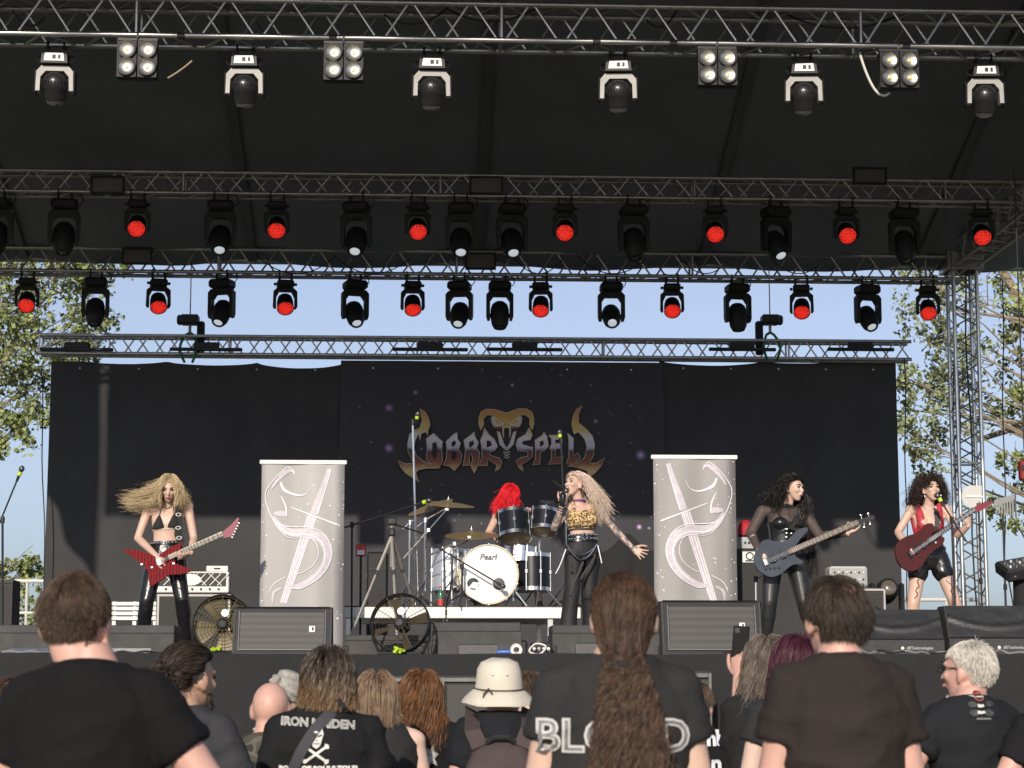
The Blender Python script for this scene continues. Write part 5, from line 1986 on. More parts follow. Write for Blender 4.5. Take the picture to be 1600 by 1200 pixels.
WOM = [(-.16, .085, .085, -.01), (-.06, .150, .108, -.015), (.04, .166, .115, -.015), (.18, .150, .104, -.005), (.36, .120, .086, .005), (.50, .122, .088, .006), (.66, .140, .100, .008), (.80, .150, .096, 0), (.90, .125, .075, -.008), (.97, .075, .055, -.01), (1.03, .048, .05, -.005)]
MANB = [(-.16, .10, .09, 0), (-.05, .165, .115, 0), (.08, .170, .118, 0), (.30, .158, .110, 0), (.55, .172, .115, 0), (.74, .185, .118, 0), (.86, .165, .105, 0), (.94, .11, .08, 0), (1.0, .068, .062, 0), (1.06, .055, .058, 0)]
GIRLB = [(-.16, .09, .09, 0), (-.05, .160, .112, 0), (.08, .165, .114, 0), (.32, .130, .095, 0), (.55, .140, .098, 0), (.74, .152, .10, 0), (.86, .14, .088, 0), (.94, .09, .068, 0), (1.0, .05, .052, 0), (1.06, .046, .05, 0)]


# ---- hair made of fine strands
def strands(name, parent, m, roots, dirs, L, seg=10, width=.004, grav=.35, wind=(0, 0, 0), coll=(), curl=(0, 1), clump=0, taper=.35, target=None, rnd=.15, seed=1, flow=None, lift=.0, clear=None, face=(.052, .046, -.125, .045)):
    rg = np.random.default_rng(seed)
    n = len(roots)
    P = np.array(roots, dtype=float)
    D = np.array(dirs, dtype=float)
    D /= np.linalg.norm(D, axis=1, keepdims=True) + 1e-9
    L = np.broadcast_to(np.asarray(L, dtype=float), (n,)).copy()
    g = np.array([0, 0, -1.0]) + np.array(wind, dtype=float)
    pts = [P.copy()]
    lay = rg.uniform(0, 1, n)[:, None]
    jit = rg.normal(0, rnd, (n, 3))
    for k in range(seg):
        tgt = np.broadcast_to(g, (n, 3)) if flow is None else flow(P, k / seg)
        tgt = tgt + jit * (.5 + k / seg)
        D = D * (1 - grav) + tgt * grav
        D /= np.linalg.norm(D, axis=1, keepdims=True) + 1e-9
        P = P + D * (L / seg)[:, None]
        for (c, rd, R) in coll:
            c = np.array(c)
            Rm = np.array(R)
            q = (P - c) @ Rm
            rr = np.array(rd) + lay * lift
            e = np.linalg.norm(q / rr, axis=1, keepdims=True)
            ins = (e < 1)[:, 0]
            if ins.any():
                q2 = q[ins] / e[ins]
                P[ins] = q2 @ Rm.T + c
        pts.append(P.copy())
    A = np.stack(pts, 1)                                  # n, seg+1, 3
    if clear is not None:                                 # no strand hangs over the face
        c, R = np.array(clear[0]), np.array(clear[1])
        q = (A - c) @ R
        bad = ((q[..., 1] > (face[3] if len(face) > 3 else .045)) & (np.abs(q[..., 0]) < face[0]) & (q[..., 2] < face[1]) & (q[..., 2] > face[2]))[:, 1:].any(1)
        A, L = A[~bad], L[~bad]
        n = len(A)
    if curl[0]:
        nc = clump or max(1, n // 12)
        cid = rg.integers(0, nc, n)
        if clump:
            cid = (np.arange(n) * nc // n)
        ph = rg.uniform(0, 6.28, nc)[cid] + rg.normal(0, .35, n)
        fr = curl[1] * (1 + .2 * rg.normal(0, 1, nc)[cid])
        s = np.linspace(0, 1, seg + 1)[None, :] * L[:, None]
        am = curl[0] * np.clip(s / .06, 0, 1)
        T = np.gradient(A, axis=1)
        T /= np.linalg.norm(T, axis=2, keepdims=True) + 1e-9
        e1 = np.cross(T, np.array([.3, .9, .2]))
        e1 /= np.linalg.norm(e1, axis=2, keepdims=True) + 1e-9
        e2 = np.cross(T, e1)
        th = s * 2 * math.pi * fr[:, None] + ph[:, None]
        A = A + (e1 * np.cos(th)[..., None] + e2 * np.sin(th)[..., None]) * am[..., None]
    T = np.gradient(A, axis=1)
    T /= np.linalg.norm(T, axis=2, keepdims=True) + 1e-9
    out = rg.normal(0, 1, (n, 1, 3)) * .5 + np.array([0, -1.0, .2])
    Wd = np.cross(T, out)
    Wd /= np.linalg.norm(Wd, axis=2, keepdims=True) + 1e-9
    tp = np.linspace(1, taper, seg + 1)[None, :, None] * width / 2 * rg.uniform(.6, 1.3, (n, 1, 1))
    Lf, Rt = A - Wd * tp, A + Wd * tp
    verts = np.stack([Lf, Rt], 2).reshape(-1, 3)
    base = (np.arange(n) * (seg + 1) * 2)[:, None] + (np.arange(seg) * 2)[None, :]
    faces = np.stack([base, base + 1, base + 3, base + 2], -1).reshape(-1, 4)
    off = V(0, 0, 0)
    p = parent
    while p is not None:
        off += p.location
        p = p.parent
    verts = verts - np.array(off)
    me = bpy.data.meshes.new(name)
    me.vertices.add(len(verts))
    me.vertices.foreach_set('co', verts.ravel())
    nf = len(faces)
    me.loops.add(nf * 4)
    me.loops.foreach_set('vertex_index', faces.ravel().astype(np.int32))
    me.polygons.add(nf)
    me.polygons.foreach_set('loop_start', np.arange(0, nf * 4, 4, dtype=np.int32))
    me.update(calc_edges=True)
    me.shade_smooth()
    me.materials.append(m)
    o = bpy.data.objects.new(name, me)
    COL.objects.link(o)
    o.parent = parent
    o['kind'] = 'stuff'
    return o


def scalp(c, R, n, seed=1, s=1.0, front=.5, back=-.62, bald=None):
    """root points and outward normals on the hair bearing part of the skull, plus local unit coordinates"""
    rg = np.random.default_rng(seed)
    rd = np.array((.0765, .096, .089)) * s
    out = np.zeros((0, 3))
    while len(out) < n:
        q = rg.normal(0, 1, (n * 3, 3))
        q /= np.linalg.norm(q, axis=1, keepdims=True)
        f = np.clip((q[:, 1] + .45) / .95, 0, 1)
        f = f * f * (3 - 2 * f)
        keep = q[:, 2] > back + (front - back) * f
        keep &= ~((np.abs(q[:, 0]) > .80) & (q[:, 2] < .08) & (q[:, 1] > -.42))          # the ears stay free
        if bald is not None:
            keep &= np.linalg.norm(q - np.array(bald[:3]) / np.linalg.norm(bald[:3]), axis=1) > bald[3] * rg.uniform(.7, 1.1, len(q))
        out = np.vstack([out, q[keep]])
    q = out[:n]
    Rm = np.array(R)
    pos = (q * rd + np.array((0, -.012, .025)) * s) @ Rm.T + np.array(c)
    nrm = (q / rd)
    nrm /= np.linalg.norm(nrm, axis=1, keepdims=True)
    return pos, nrm @ Rm.T, q


def skull(c, R, s=1.0, k=1.04):
    return (tuple(Vector(c) + R @ (V(0, -.012, .025) * s)), tuple(x * s * k for x in (.0765, .096, .089)), R)


def paint_scalp(me, c, R, s=1.0, front=.5, back=-.62, idx=1, bald=None):
    """give the hair bearing faces of the head the hair base material (before the mesh is moved)"""
    Ri = R.transposed()
    for p in me.polygons:
        q = Ri @ (p.center - Vector(c)) / s - V(0, -.012, .025)
        q = V(q.x / .0765, q.y / .096, q.z / .089)
        l = q.length
        if l > 1.35 or l < .6:
            continue
        q /= l
        f = min(max((q.y + .45) / .95, 0), 1)
        f = f * f * (3 - 2 * f)
        if q.z > back + (front - back) * f and not (bald and (q - Vector(bald[:3]).normalized()).length < bald[3]):
            p.material_index = idx


def sleeve(mb, a, b, r0, r1, t=1.0):
    mb.cap(a, a.lerp(b, t), r0, r1, 12)


def print_on(shirt, body, size, c, m, parent, name='shirt_lettering', bold=0.0, shear=0.0, spacing=1.0, off=.006, right=V(1, 0, 0), polys=None):
    """lettering or flat shapes pressed onto the back of a shirt (seen from -Y)"""
    if polys is None:
        vs, fs = text_mesh(body, size, bold, shear, spacing)
        vs = [(v.x, v.y) for v in vs]
    else:
        vs, fs = [], []
        for pl in polys:
            tri = tessellate_polygon([[V(x, y, 0) for x, y in pl]])
            b0 = len(vs)
            vs += [(x * size, y * size) for x, y in pl]
            fs += [tuple(i + b0 for i in t) for t in tri]
    bm = bmesh.new()
    bv = [bm.verts.new((x, y, 0)) for x, y in vs]
    for f in fs:
        try:
            bm.faces.new([bv[i] for i in f])
        except ValueError:
            pass
    bmesh.ops.triangulate(bm, faces=bm.faces)
    long_ = [e for e in bm.edges if e.calc_length() > .03]
    if long_:
        bmesh.ops.subdivide_edges(bm, edges=long_, cuts=2, use_grid_fill=False)
        bmesh.ops.triangulate(bm, faces=bm.faces)
    bm.verts.index_update()
    pts = [(v.co.x, v.co.y) for v in bm.verts]
    fs = [tuple(v.index for v in f.verts) for f in bm.faces]
    bm.free()
    sm_ = shirt.data
    o0 = V(0, 0, 0)
    p = shirt.parent
    while p is not None:
        o0 += p.location
        p = p.parent
    tree = BVHTree.FromPolygons([v.co + o0 for v in sm_.vertices], [tuple(p.vertices) for p in sm_.polygons])
    out = []
    last = c.y
    for (x, y) in pts:
        o = Vector(c) + right * x + V(0, 0, y)
        h = tree.ray_cast(V(o.x, o.y - 1.0, o.z), V(0, 1, 0))
        if h[0] is not None and abs(h[0].y - c.y) < .4:
            last = h[0].y
        out.append(V(o.x, last - off, o.z))
    mb = MB()
    mb.add(out, fs)
    return mb.build(name, m, parent, smooth=0, recalc=False)

# ================================================================== the band
def joints(Y, d):
    return {k: at(v[0], v[1], Y + (v[2] if len(v) > 2 else 0)) for k, v in d.items()}


def bare_body(J, R, Hs, prof, hands, legs=(.083, .058, .055, .036), arms=(.046, .038, .037, .026), bust=.0, ears=True, foot=None, neck=.047):
    """one continuous skin: head, neck, torso, arms, legs, with hands joined on"""
    mb = MB()
    Hc = (J['hl'] + J['hr']) / 2
    wv0, wv1 = (J['hr'] - J['hl']), (J['sr'] - J['sl'])
    mb.loft(torso_secs(Hc, J['n'], wv0, wv1, prof), 20)
    add_head(mb, J['h'], R, Hs, ears)
    mb.cap(J['n'] - V(0, -.01, .03), J['h'] + R @ V(0, -.02, -.05), neck + .004, neck, 12)
    up = (J['n'] - Hc).normalized()
    fw = up.cross(wv1.normalized()).normalized()
    if fw.y > 0:
        fw = -fw
    if bust:
        ch = Hc.lerp(J['n'], .68)
        for k in (-1, 1):
            mb.ell(ch + wv1.normalized() * (k * .068) + fw * .075, (bust, bust * .9, bust))
    for s in 'lr':
        mb.cap(J['n'].lerp(J['s' + s], .35) - V(0, 0, .035), J['s' + s], .052, .050, 10)
        mb.ell(J['s' + s], (.053, .053, .053))
        mb.cap(J['s' + s], J['e' + s], arms[0], arms[1], 12)
        mb.cap(J['e' + s], J['e' + s].lerp(J['w' + s], .35), arms[1], arms[2] * 1.06, 12)
        mb.cap(J['e' + s].lerp(J['w' + s], .3), J['w' + s], arms[2] * 1.04, arms[3], 12)
        mb.cap(J['h' + s] + V(0, 0, .02), J['k' + s], legs[0], legs[1], 14)
        mb.cap(J['k' + s], J['k' + s].lerp(J['a' + s], .35), legs[1], legs[2] * 1.08, 12)
        mb.cap(J['k' + s].lerp(J['a' + s], .3), J['a' + s], legs[2] * 1.06, legs[3], 12)
    me = remesh(mb, .0085, 4)
    hm = MB()
    for h in hands:
        add_hand(hm, *h[:4], **h[4])
    if hm.v:
        hme = remesh(hm, .0042, 1)
        bm = bmesh.new()
        bm.from_mesh(me)
        bm.from_mesh(hme)
        bm.to_mesh(me)
        bm.free()
        bpy.data.meshes.remove(hme)
    return me, Hc, wv0, wv1, fw


def legwear(J, Hc, wv0, wv1, prof, t1, legs, infl, voxel=.009, to=1.0, t0=-.16, sm_=4):
    mb = MB()
    mb.loft(torso_secs(Hc, J['n'], wv0, wv1, prof, infl, t0, t1), 20)
    for s in 'lr':
        mb.cap(J['h' + s] + V(0, 0, .02), J['k' + s] if to > .5 else J['h' + s].lerp(J['k' + s], to * 2), legs[0] + infl, (legs[1] if to > .5 else legs[0] * .96) + infl, 14)
        if to > .5:
            mb.cap(J['k' + s], J['k' + s].lerp(J['a' + s], .35), legs[1] + infl, legs[2] * 1.08 + infl, 12)
            mb.cap(J['k' + s].lerp(J['a' + s], .3), J['a' + s], legs[2] * 1.06 + infl, legs[3] + infl, 12)
    return remesh(mb, voxel, sm_)


def boots(J, parent, m, dirs, floor=DECK):
    for s in 'lr':
        mb = MB()
        add_foot(mb, J['a' + s], dirs[s], floor)
        place(remesh(mb, .008, 2), 'boot', m, parent)


def neck_piece(name, label_m, a, b, w, th, parent, fret_m=None, n=14, board=None):
    """guitar neck as a box from a to b, with frets"""
    d = (b - a)
    L = d.length
    d.normalize()
    nrm = V(0, -1, 0)
    u = d.cross(nrm).normalized()
    R = Matrix((d, u, nrm)).transposed()
    o = MB().box((a + b) / 2, (L, w, th), R, .005).build('neck', label_m, parent)
    if board:
        MB().box((a + b) / 2 + nrm * (th / 2 + .002), (L * .99, w * .86, .006), R, .001).build('fretboard', board, parent)
    if fret_m:
        for k in range(n):
            t = 1 - 2 ** (-(k + 1) / 9.0)
            p = b.lerp(a, min(t * 1.25, .97))
            MB().box(p + nrm * (th / 2 + .006), (.007 if n < 16 else .004, w * .84, .004), R).build('fret', fret_m, parent)
    return d, u, nrm, R


def outline(crop, scale, ox, oy, Y):
    return [at(ox + x / scale, oy + y / scale, Y) for x, y in crop]


def slab(pts, th, bev, back=True):
    """guitar body: outline in a plane, thickness th towards +Y, with a rounded edge"""
    c = sum(pts, V(0, 0, 0)) / len(pts)
    n = len(pts)
    mb = MB()
    def inset(k):
        out = []
        for i in range(n):
            e1 = (pts[i] - pts[i - 1]).normalized()
            e2 = (pts[(i + 1) % n] - pts[i]).normalized()
            nn = (e1 - e2)
            b2 = V(0, 1, 0).cross(e1 + e2)
            if b2.length < 1e-6:
                b2 = nn
            b2.normalize()
            out.append(b2)
        ar = sum(pts[i].x * pts[(i + 1) % n].z - pts[(i + 1) % n].x * pts[i].z for i in range(n))
        sg = 1 if ar < 0 else -1
        return [p - b2 * (k * sg) for p, b2 in zip(pts, out)]
    i1 = inset(bev)
    rings = [[p + V(0, 0, 0) for p in i1], [p + V(0, bev * .7, 0) for p in pts], [p + V(0, th - bev * .7, 0) for p in pts], [p + V(0, th, 0) for p in i1]]
    vs = [p for r in rings for p in r]
    fs = []
    for k in range(3):
        for i in range(n):
            j = (i + 1) % n
            fs.append((k * n + i, k * n + j, (k + 1) * n + j, (k + 1) * n + i))
    tri = tessellate_polygon([[V(p.x, p.z, 0) for p in i1]])
    fs += [tuple(t) for t in tri] + [tuple(i + 3 * n for i in reversed(t)) for t in tri]
    mb.add(vs, fs)
    return mb


def smooth_loop(crop, sub=4):
    out = []
    n = len(crop)
    P = [Vector(p) for p in crop]
    for i in range(n):
        p0, p1, p2, p3 = P[i - 1], P[i], P[(i + 1) % n], P[(i + 2) % n]
        for k in range(sub):
            u = k / sub
            q = .5 * ((2 * p1) + (p2 - p0) * u + (2 * p0 - 5 * p1 + 4 * p2 - p3) * u * u + (3 * p1 - p0 - 3 * p2 + p3) * u ** 3)
            out.append((q.x, q.y))
    return out


def strap(parent, pts, w, m, name='strap'):
    q = MB()
    pts = [Vector(p) for p in pts]
    vs = []
    for i, p in enumerate(pts):
        d = (pts[min(i + 1, len(pts) - 1)] - pts[max(i - 1, 0)]).normalized()
        s = d.cross(V(0, -1, 0)).normalized() * (w / 2)
        vs += [p - s, p + s, p + s + V(0, .008, 0), p - s + V(0, .008, 0)]
    fs = []
    for i in range(len(pts) - 1):
        for k in range(4):
            fs.append((i * 4 + k, i * 4 + (k + 1) % 4, i * 4 + 4 + (k + 1) % 4, i * 4 + 4 + k))
    q.add(vs, fs)
    return q.build(name, m, parent)


PEARL = mat('pale_inlay', (.62, .60, .54), .4)
CHR = STEEL
# ------------------------------------------------ blonde guitarist
Y = 19.0
J = joints(Y, dict(h=(264, 763, -.10), n=(263, 790, -.0), sl=(231, 797, .02), sr=(294, 792, .02), el=(215.5, 841, -.02), er=(303, 842, -.02), wl=(244, 868, -.24), wr=(298, 864, -.26),
                   hl=(243, 878), hr=(274, 878), kl=(229, 938, -.08), kr=(284, 936, -.10), al=(222, 1006, .02), ar=(292, 1004, .05)))
R = frame3(V(.04, -1, -.42))
root = thing('person', 'blonde guitarist in black bikini top and shiny black trousers playing a red guitar', 'person', V(J['hl'].x + .1, Y, DECK))
hands = [(J['wl'], V(.85, -.15, -.45), V(-.2, .9, -.4), -1, dict(curl=.55, thumb=.9)), (J['wr'], V(-.55, -.25, -.25), V(-.1, .5, .9), 1, dict(curl=.75))]
me, Hc, wv0, wv1, fw = bare_body(J, R, 1.0, WOM, hands, bust=.05, arms=(.044, .037, .036, .026))
HB = mat('blonde_scalp', (.30, .22, .12), .6)
paint_scalp(me, J['h'], R)
place(me, 'body', [SK_FAIR, HB], root)
add_face(root, J['h'], R, 1.0, LIPS)
legs = (.083, .058, .055, .036)
tr = legwear(J, Hc, wv0, wv1, WOM, .33, legs, .010)
wobble(tr, .004, 14, 3, .6)
place(tr, 'trousers', LEATHER, root)
boots(J, root, SHOE, dict(l=(-.5, -1, 0), r=(.4, -1, 0)))
# bikini cups, halter and underband
ch = Hc.lerp(J['n'], .68)
wd = wv1.normalized()
upv = (J['n'] - Hc).normalized()
for k in (-1, 1):
    q = MB()
    b0 = ch + wd * (k * .068) + fw * .078
    q.loft([(b0 - upv * .045, wd * .062, fw * .054), (b0 - upv * .01, wd * .054, fw * .055), (b0 + upv * .035, wd * .032, fw * .042), (b0 + upv * .075, wd * .008, fw * .02)], 14)
    place(remesh(q, .006, 2), 'bikini_cup', BLACKCL, root)
    MB().tube([b0 + upv * .07 + fw * .01, J['n'] + wd * (k * .05) + fw * .03], .005, 6).build('halter_string', BLACKCL, root)
secs = torso_secs(Hc, J['n'], wv0, wv1, WOM, .006, .555, .575)
MB().loft(secs, 24).build('underband', mat('pearl_chain', (.5, .44, .36), .4), root)
secs = torso_secs(Hc, J['n'], wv0, wv1, WOM, .022, .30, .36)
bl = MB().loft(secs, 28).build('belt', LEATHER, root)
for k in range(13):
    a = math.pi * (k + .5) / 13
    c0, u0, w0 = secs[len(secs) // 2]
    p = c0 + u0 * math.cos(a) + w0 * (math.sin(a) * (1 if w0.y < 0 else -1))
    MB().ell(p + fw * .004, (.010, .008, .010), None, 8, 6).build('stud', STEEL, bl)
for o in bl.children:
    pass
pts = [J['h'] * 0 + p for p in (J['n'] + wd * .055 + V(0, .03, .03), J['n'] + wd * .10 + fw * .06, ch + wd * .115 + fw * .105, Hc.lerp(J['n'], .45) + wd * .115 + fw * .115, at(284, 850, Y - .2))]
strap(root, pts, .066, BLACKCL, 'guitar_strap')
for k, t in enumerate((.18, .40, .62, .84)):
    i = t * 4
    a0 = pts[int(i)].lerp(pts[min(int(i) + 1, 4)], i - int(i))
    MB().ring(a0 + V(0, -.006, 0), V(0, 1, 0), .018, .005, 12, 5, sx=1.2, sy=.8).build('strap_print', PEARL, root)
MB().tube([J['n'] + wd * -.05 + fw * .05, J['n'] + fw * .062 - upv * .035, J['n'] + wd * .05 + fw * .05], .005, 6).build('necklace', STEEL, root)
# hair: long, blown to the viewer's left
bl_h = hair_mat('blonde_hair', (.46, .35, .20), .35)
pos, nrm, q = scalp(J['h'], R, 4200, 11)
ct = np.array(R)
side = np.where(q[:, :1] > -.08, 1.0, -1.0) * ct[:, 0][None, :]
dirs = nrm * .35 + side * .28 + np.array([0, 0, -.45])
lft = (side[:, 0] < 0)
# in world terms the viewer's left lies towards -x
lft = (pos[:, 0] < J['h'].x + .03) & (RNG.uniform(0, 1, len(pos)) < .62)
def blow(P, t):
    w = min(1.0, max(0.0, (t - .26) / .2))
    out = np.zeros_like(P)
    tip = np.array(at(168, 782, Y + .05))
    go = tip - P
    go /= np.linalg.norm(go, axis=1, keepdims=True)
    out[:] = go * w * 1.8 + np.array([-.25, .1, -1.0]) * (1 - w)
    return out
strands('hair', root, bl_h, pos[lft], dirs[lft], RNG.uniform(.30, .66, lft.sum()) ** 1.5, 18, .0032, .30, (0, 0, 0), [skull(J['h'], R)], (.006, 5), 220, rnd=.26, seed=3, lift=.02, flow=blow, clear=(J['h'], R))
strands('hair', root, bl_h, pos[~lft], dirs[~lft], RNG.uniform(.18, .27, (~lft).sum()), 12, .0034, .3, (.04, .10, 0), [skull(J['h'], R)], (.009, 8), 150, rnd=.22, seed=4, lift=.02, clear=(J['h'], R))
# red pointed guitar
Yg = Y - .26
g = thing('electric_guitar', 'pointed red and black striped electric guitar held by the blonde guitarist', 'guitar', at(256, 881, Yg))
XG = [(93, 598), (180, 600), (260, 625), (325, 652), (365, 615), (430, 575), (492, 548), (470, 590), (432, 645), (442, 690), (500, 713), (562, 735), (480, 754), (400, 757), (350, 792), (278, 842), (272, 800), (273, 745), (240, 700), (180, 650)]
rm = bpy.data.materials.new('red_striped_finish')
rm.use_nodes = True
nt = rm.node_tree
bs = nt.nodes['Principled BSDF']
bs.inputs['Roughness'].default_value = .65
bs.inputs['Specular IOR Level'].default_value = .15
tc = nt.nodes.new('ShaderNodeTexCoord')
wv = nt.nodes.new('ShaderNodeTexWave')
wv.inputs['Scale'].default_value = 11
wv.inputs['Distortion'].default_value = 3.5
wv.inputs['Detail'].default_value = 2
nt.links.new(tc.outputs['Object'], wv.inputs[0])
cr = nt.nodes.new('ShaderNodeValToRGB')
cr.color_ramp.elements[0].position, cr.color_ramp.elements[0].color = .16, (.05, .006, .008, 1)
cr.color_ramp.elements[1].position, cr.color_ramp.elements[1].color = .34, (.21, .008, .013, 1)
nt.links.new(wv.outputs[0], cr.inputs[0])
nt.links.new(cr.outputs[0], bs.inputs[0])
slab(outline(XG, 4.286, 170, 720, Yg), .042, .008).build('guitar_body', rm, g)
a, b2 = at(170 + 400 / 4.286, 720 + 650 / 4.286, Yg - .012), at(170 + 765 / 4.286, 720 + 487 / 4.286, Yg - .012)
MAPLE = mat('pale_maple', (.62, .56, .45), .4, 0, .1, 20)
d, u, nrm_, Rn = neck_piece('neck', MAPLE, a, b2, .046, .024, g, BLACKM, 13, MAPLE)
HS = [(752, 497), (770, 515), (822, 505), (850, 455), (872, 385), (862, 383), (820, 430), (770, 470)]
slab(outline(HS, 4.286, 170, 720, Yg - .012), .016, .003).build('headstock', mat('pink_red_headstock', (.24, .05, .08), .5), g)
for i in range(6):
    p = at(170 + (826 + i * 9) / 4.286, 720 + (512 - i * 19) / 4.286, Yg - .008)
    MB().box(p, (.018, .012, .014), bevel=.003).build('tuner', STEEL, g)
for t in (-.02, .10):
    MB().box(a + d * t + V(0, -.014, 0), (.018, .05, .012), Rn, .003).build('pickup', BLACKM if t else STEEL, g)
MB().box(a - d * .09 + V(0, -.008, 0), (.045, .06, .012), Rn, .003).build('bridge', STEEL, g)
for i in range(6):
    o_ = u * (.015 - .006 * i)
    MB().tube([a - d * .08 + o_ + V(0, -.024, 0), b2 + o_ * .8 + V(0, -.022, 0)], .0011, 4).build('string', STEEL, g)
for k, (x, y) in enumerate(((435, 690), (290, 715), (222, 695))):
    MB().lathe([(.011, 0), (.01, .014), (.001, .015)], at(170 + x / 4.286, 720 + y / 4.286, Yg), (0, -1, 0), 10).build('knob', STEEL, g)

# ------------------------------------------------ singer
Y = 19.3
J = joints(Y, dict(h=(898, 757, -.02), n=(907, 789, .02), sl=(889, 794, -.03), sr=(930, 793, .06), el=(866, 825, -.12), er=(957, 824, .04), wl=(880, 785, -.20), wr=(988, 856, -.06),
                   hl=(897, 866, -.01), hr=(925, 866, .05), kl=(894, 930, -.13), kr=(919, 930, .02), al=(884, 1006, -.10), ar=(926, 1004, .15)))
R = frame3(V(-.80, -.75, .16), V(.1, .05, 1))
root = thing('person', 'singer with pink blonde hair and leopard top shouting into her microphone, arm stretched out', 'person', V(J['hl'].x + .1, Y, DECK))
hands = [(J['wl'], V(.05, .05, 1), V(.25, .5, 0), 1, dict(curl=1.05, thumb=1)), (J['wr'], V(.72, -.35, -.50), V(-.3, -1, .3), -1, dict(curl=.12, spread=.26, thumb=.2))]
me, Hc, wv0, wv1, fw = bare_body(J, R, 1.0, WOM, hands, bust=.056, arms=(.043, .036, .035, .025))
tat = bpy.data.materials.new('tattooed_skin')
tat.use_nodes = True
nt = tat.node_tree
bs = nt.nodes['Principled BSDF']
bs.inputs['Roughness'].default_value = .48
tc = nt.nodes.new('ShaderNodeTexCoord')
nz = nt.nodes.new('ShaderNodeTexNoise')
nz.inputs['Scale'].default_value = 26
nz.inputs['Detail'].default_value = 4
nt.links.new(tc.outputs['Object'], nz.inputs[0])
cr = nt.nodes.new('ShaderNodeValToRGB')
cr.color_ramp.elements[0].position, cr.color_ramp.elements[0].color = .44, (.14, .125, .12, 1)
cr.color_ramp.elements[1].position, cr.color_ramp.elements[1].color = .60, (.52, .37, .30, 1)
nt.links.new(nz.outputs[0], cr.inputs[0])
nt.links.new(cr.outputs[0], bs.inputs[0])
for p in me.polygons:
    c = p.center
    for s in 'lr':
        a, b2, w_ = J['s' + s], J['e' + s], J['w' + s]
        for (p0, p1) in ((a.lerp(b2, .25), b2), (b2, w_)):
            dd = p1 - p0
            t = max(0, min(1, (c - p0).dot(dd) / dd.length_squared))
            if (c - (p0 + dd * t)).length < .055 and (c - J['n']).length > .14 and (c.z > Hc.z + .05 or s == 'r') and (c - J['w' + s]).length > .02:
                near_torso = (c - Hc.lerp(J['n'], min(max((c.z - Hc.z) / (J['n'].z - Hc.z), 0), 1))).length < .14
                if not near_torso:
                    p.material_index = 2
paint_scalp(me, J['h'], R)
place(me, 'body', [SK_FAIR, HB, tat], root)
add_face(root, J['h'], R, 1.0, LIPS, 1.0)
leo = bpy.data.materials.new('leopard_print')
leo.use_nodes = True
nt = leo.node_tree
bs = nt.nodes['Principled BSDF']
bs.inputs['Roughness'].default_value = .7
tc = nt.nodes.new('ShaderNodeTexCoord')
vo = nt.nodes.new('ShaderNodeTexVoronoi')
vo.inputs['Scale'].default_value = 46
nt.links.new(tc.outputs['Object'], vo.inputs[0])
cr = nt.nodes.new('ShaderNodeValToRGB')
el = cr.color_ramp.elements
el[0].position, el[0].color = .0, (.30, .16, .05, 1)
el[1].position, el[1].color = .20, (.28, .15, .05, 1)
for p_, c_ in ((.26, (.02, .012, .008, 1)), (.42, (.025, .014, .008, 1)), (.50, (.55, .37, .17, 1)), (.9, (.60, .42, .20, 1))):
    e_ = el.new(p_)
    e_.color = c_
nt.links.new(vo.outputs[0], cr.inputs[0])
nt.links.new(cr.outputs[0], bs.inputs[0])
q = MB()
q.loft(torso_secs(Hc, J['n'], wv0, wv1, WOM, .012, .50, .87), 22)
ch = Hc.lerp(J['n'], .68)
wd = wv1.normalized()
upv = (J['n'] - Hc).normalized()
for k in (-1, 1):
    q.ell(ch + wd * (k * .066) + fw * .078, (.064, .058, .062))
    q.cap(Hc.lerp(J['n'], .82) + wd * (k * .10) + fw * .04, J['s' + 'lr'[k > 0]].lerp(J['n'], .3) + V(0, 0, .03), .04, .03)
tm = remesh(q, .008, 3)
place(tm, 'leopard_top', leo, root)
flare = MB()
flare.loft(torso_secs(Hc, J['n'], wv0, wv1, WOM, .010, -.16, .30), 20)
for s in 'lr':
    flare.cap(J['h' + s] + V(0, 0, .02), J['k' + s], .095, .070, 14)
    flare.loft([(J['k' + s] + V(0, 0, .05), V(.07, 0, 0), V(0, .07, 0)), (J['k' + s].lerp(J['a' + s], .5), V(.078, 0, 0), V(0, .08, 0)), (J['a' + s] + V(0, 0, -.03), V(.105, 0, 0), V(0, .11, 0))], 16)
fm = remesh(flare, .009, 4)
wobble(fm, .006, 9, 1, .5)
place(fm, 'flared_trousers', mat('black_trouser_cloth', (.014, .014, .015), .7, 0, .15, 9), root)
LACE = mat('sheer_lace', (.034, .027, .025), .7, 0, .45, 90)
for (s, pa, pb) in (('l', (913, 868), (891, 930)), ('r', (930, 866), (908, 905)), ('l', (890, 872), (894, 893))):
    a, b2 = at(*pa, Y - .12), at(*pb, Y - .21)
    strap(root, [a.lerp(b2, i / 5) + V(.008 * math.sin(i * 1.2), -.012, 0) for i in range(6)], .020, LACE, 'lace_panel')
boots(J, root, SHOE, dict(l=(-.7, -1, 0), r=(.5, -1, 0)))
secs = torso_secs(Hc, J['n'], wv0, wv1, WOM, .020, .25, .40)
b_ = MB().loft(secs, 28).build('wide_belt', LEATHER, root)
c0, u0, w0 = secs[len(secs) // 2]
for rr_ in (-.018, .018):
    for k in range(11):
        a = math.pi * (k + .5) / 11
        p = c0 + u0 * math.cos(a) + w0 * math.sin(a) + upv * rr_
        MB().ell(p + fw * .004, (.010, .009, .010), None, 8, 6).build('stud', STEEL, b_)
MB().ring(c0 + w0 * 1.05 - wd * .03, fw, .034, .006, 4, 6).build('buckle', STEEL, b_)
for ti in (.50, .55):
    secs = torso_secs(Hc, J['n'], wv0, wv1, WOM, .018, ti - .012, ti + .012)
    MB().loft(secs, 24).build('waist_strap', mat('studded_strap', (.10, .09, .08), .3, .5, .4, 120), root)
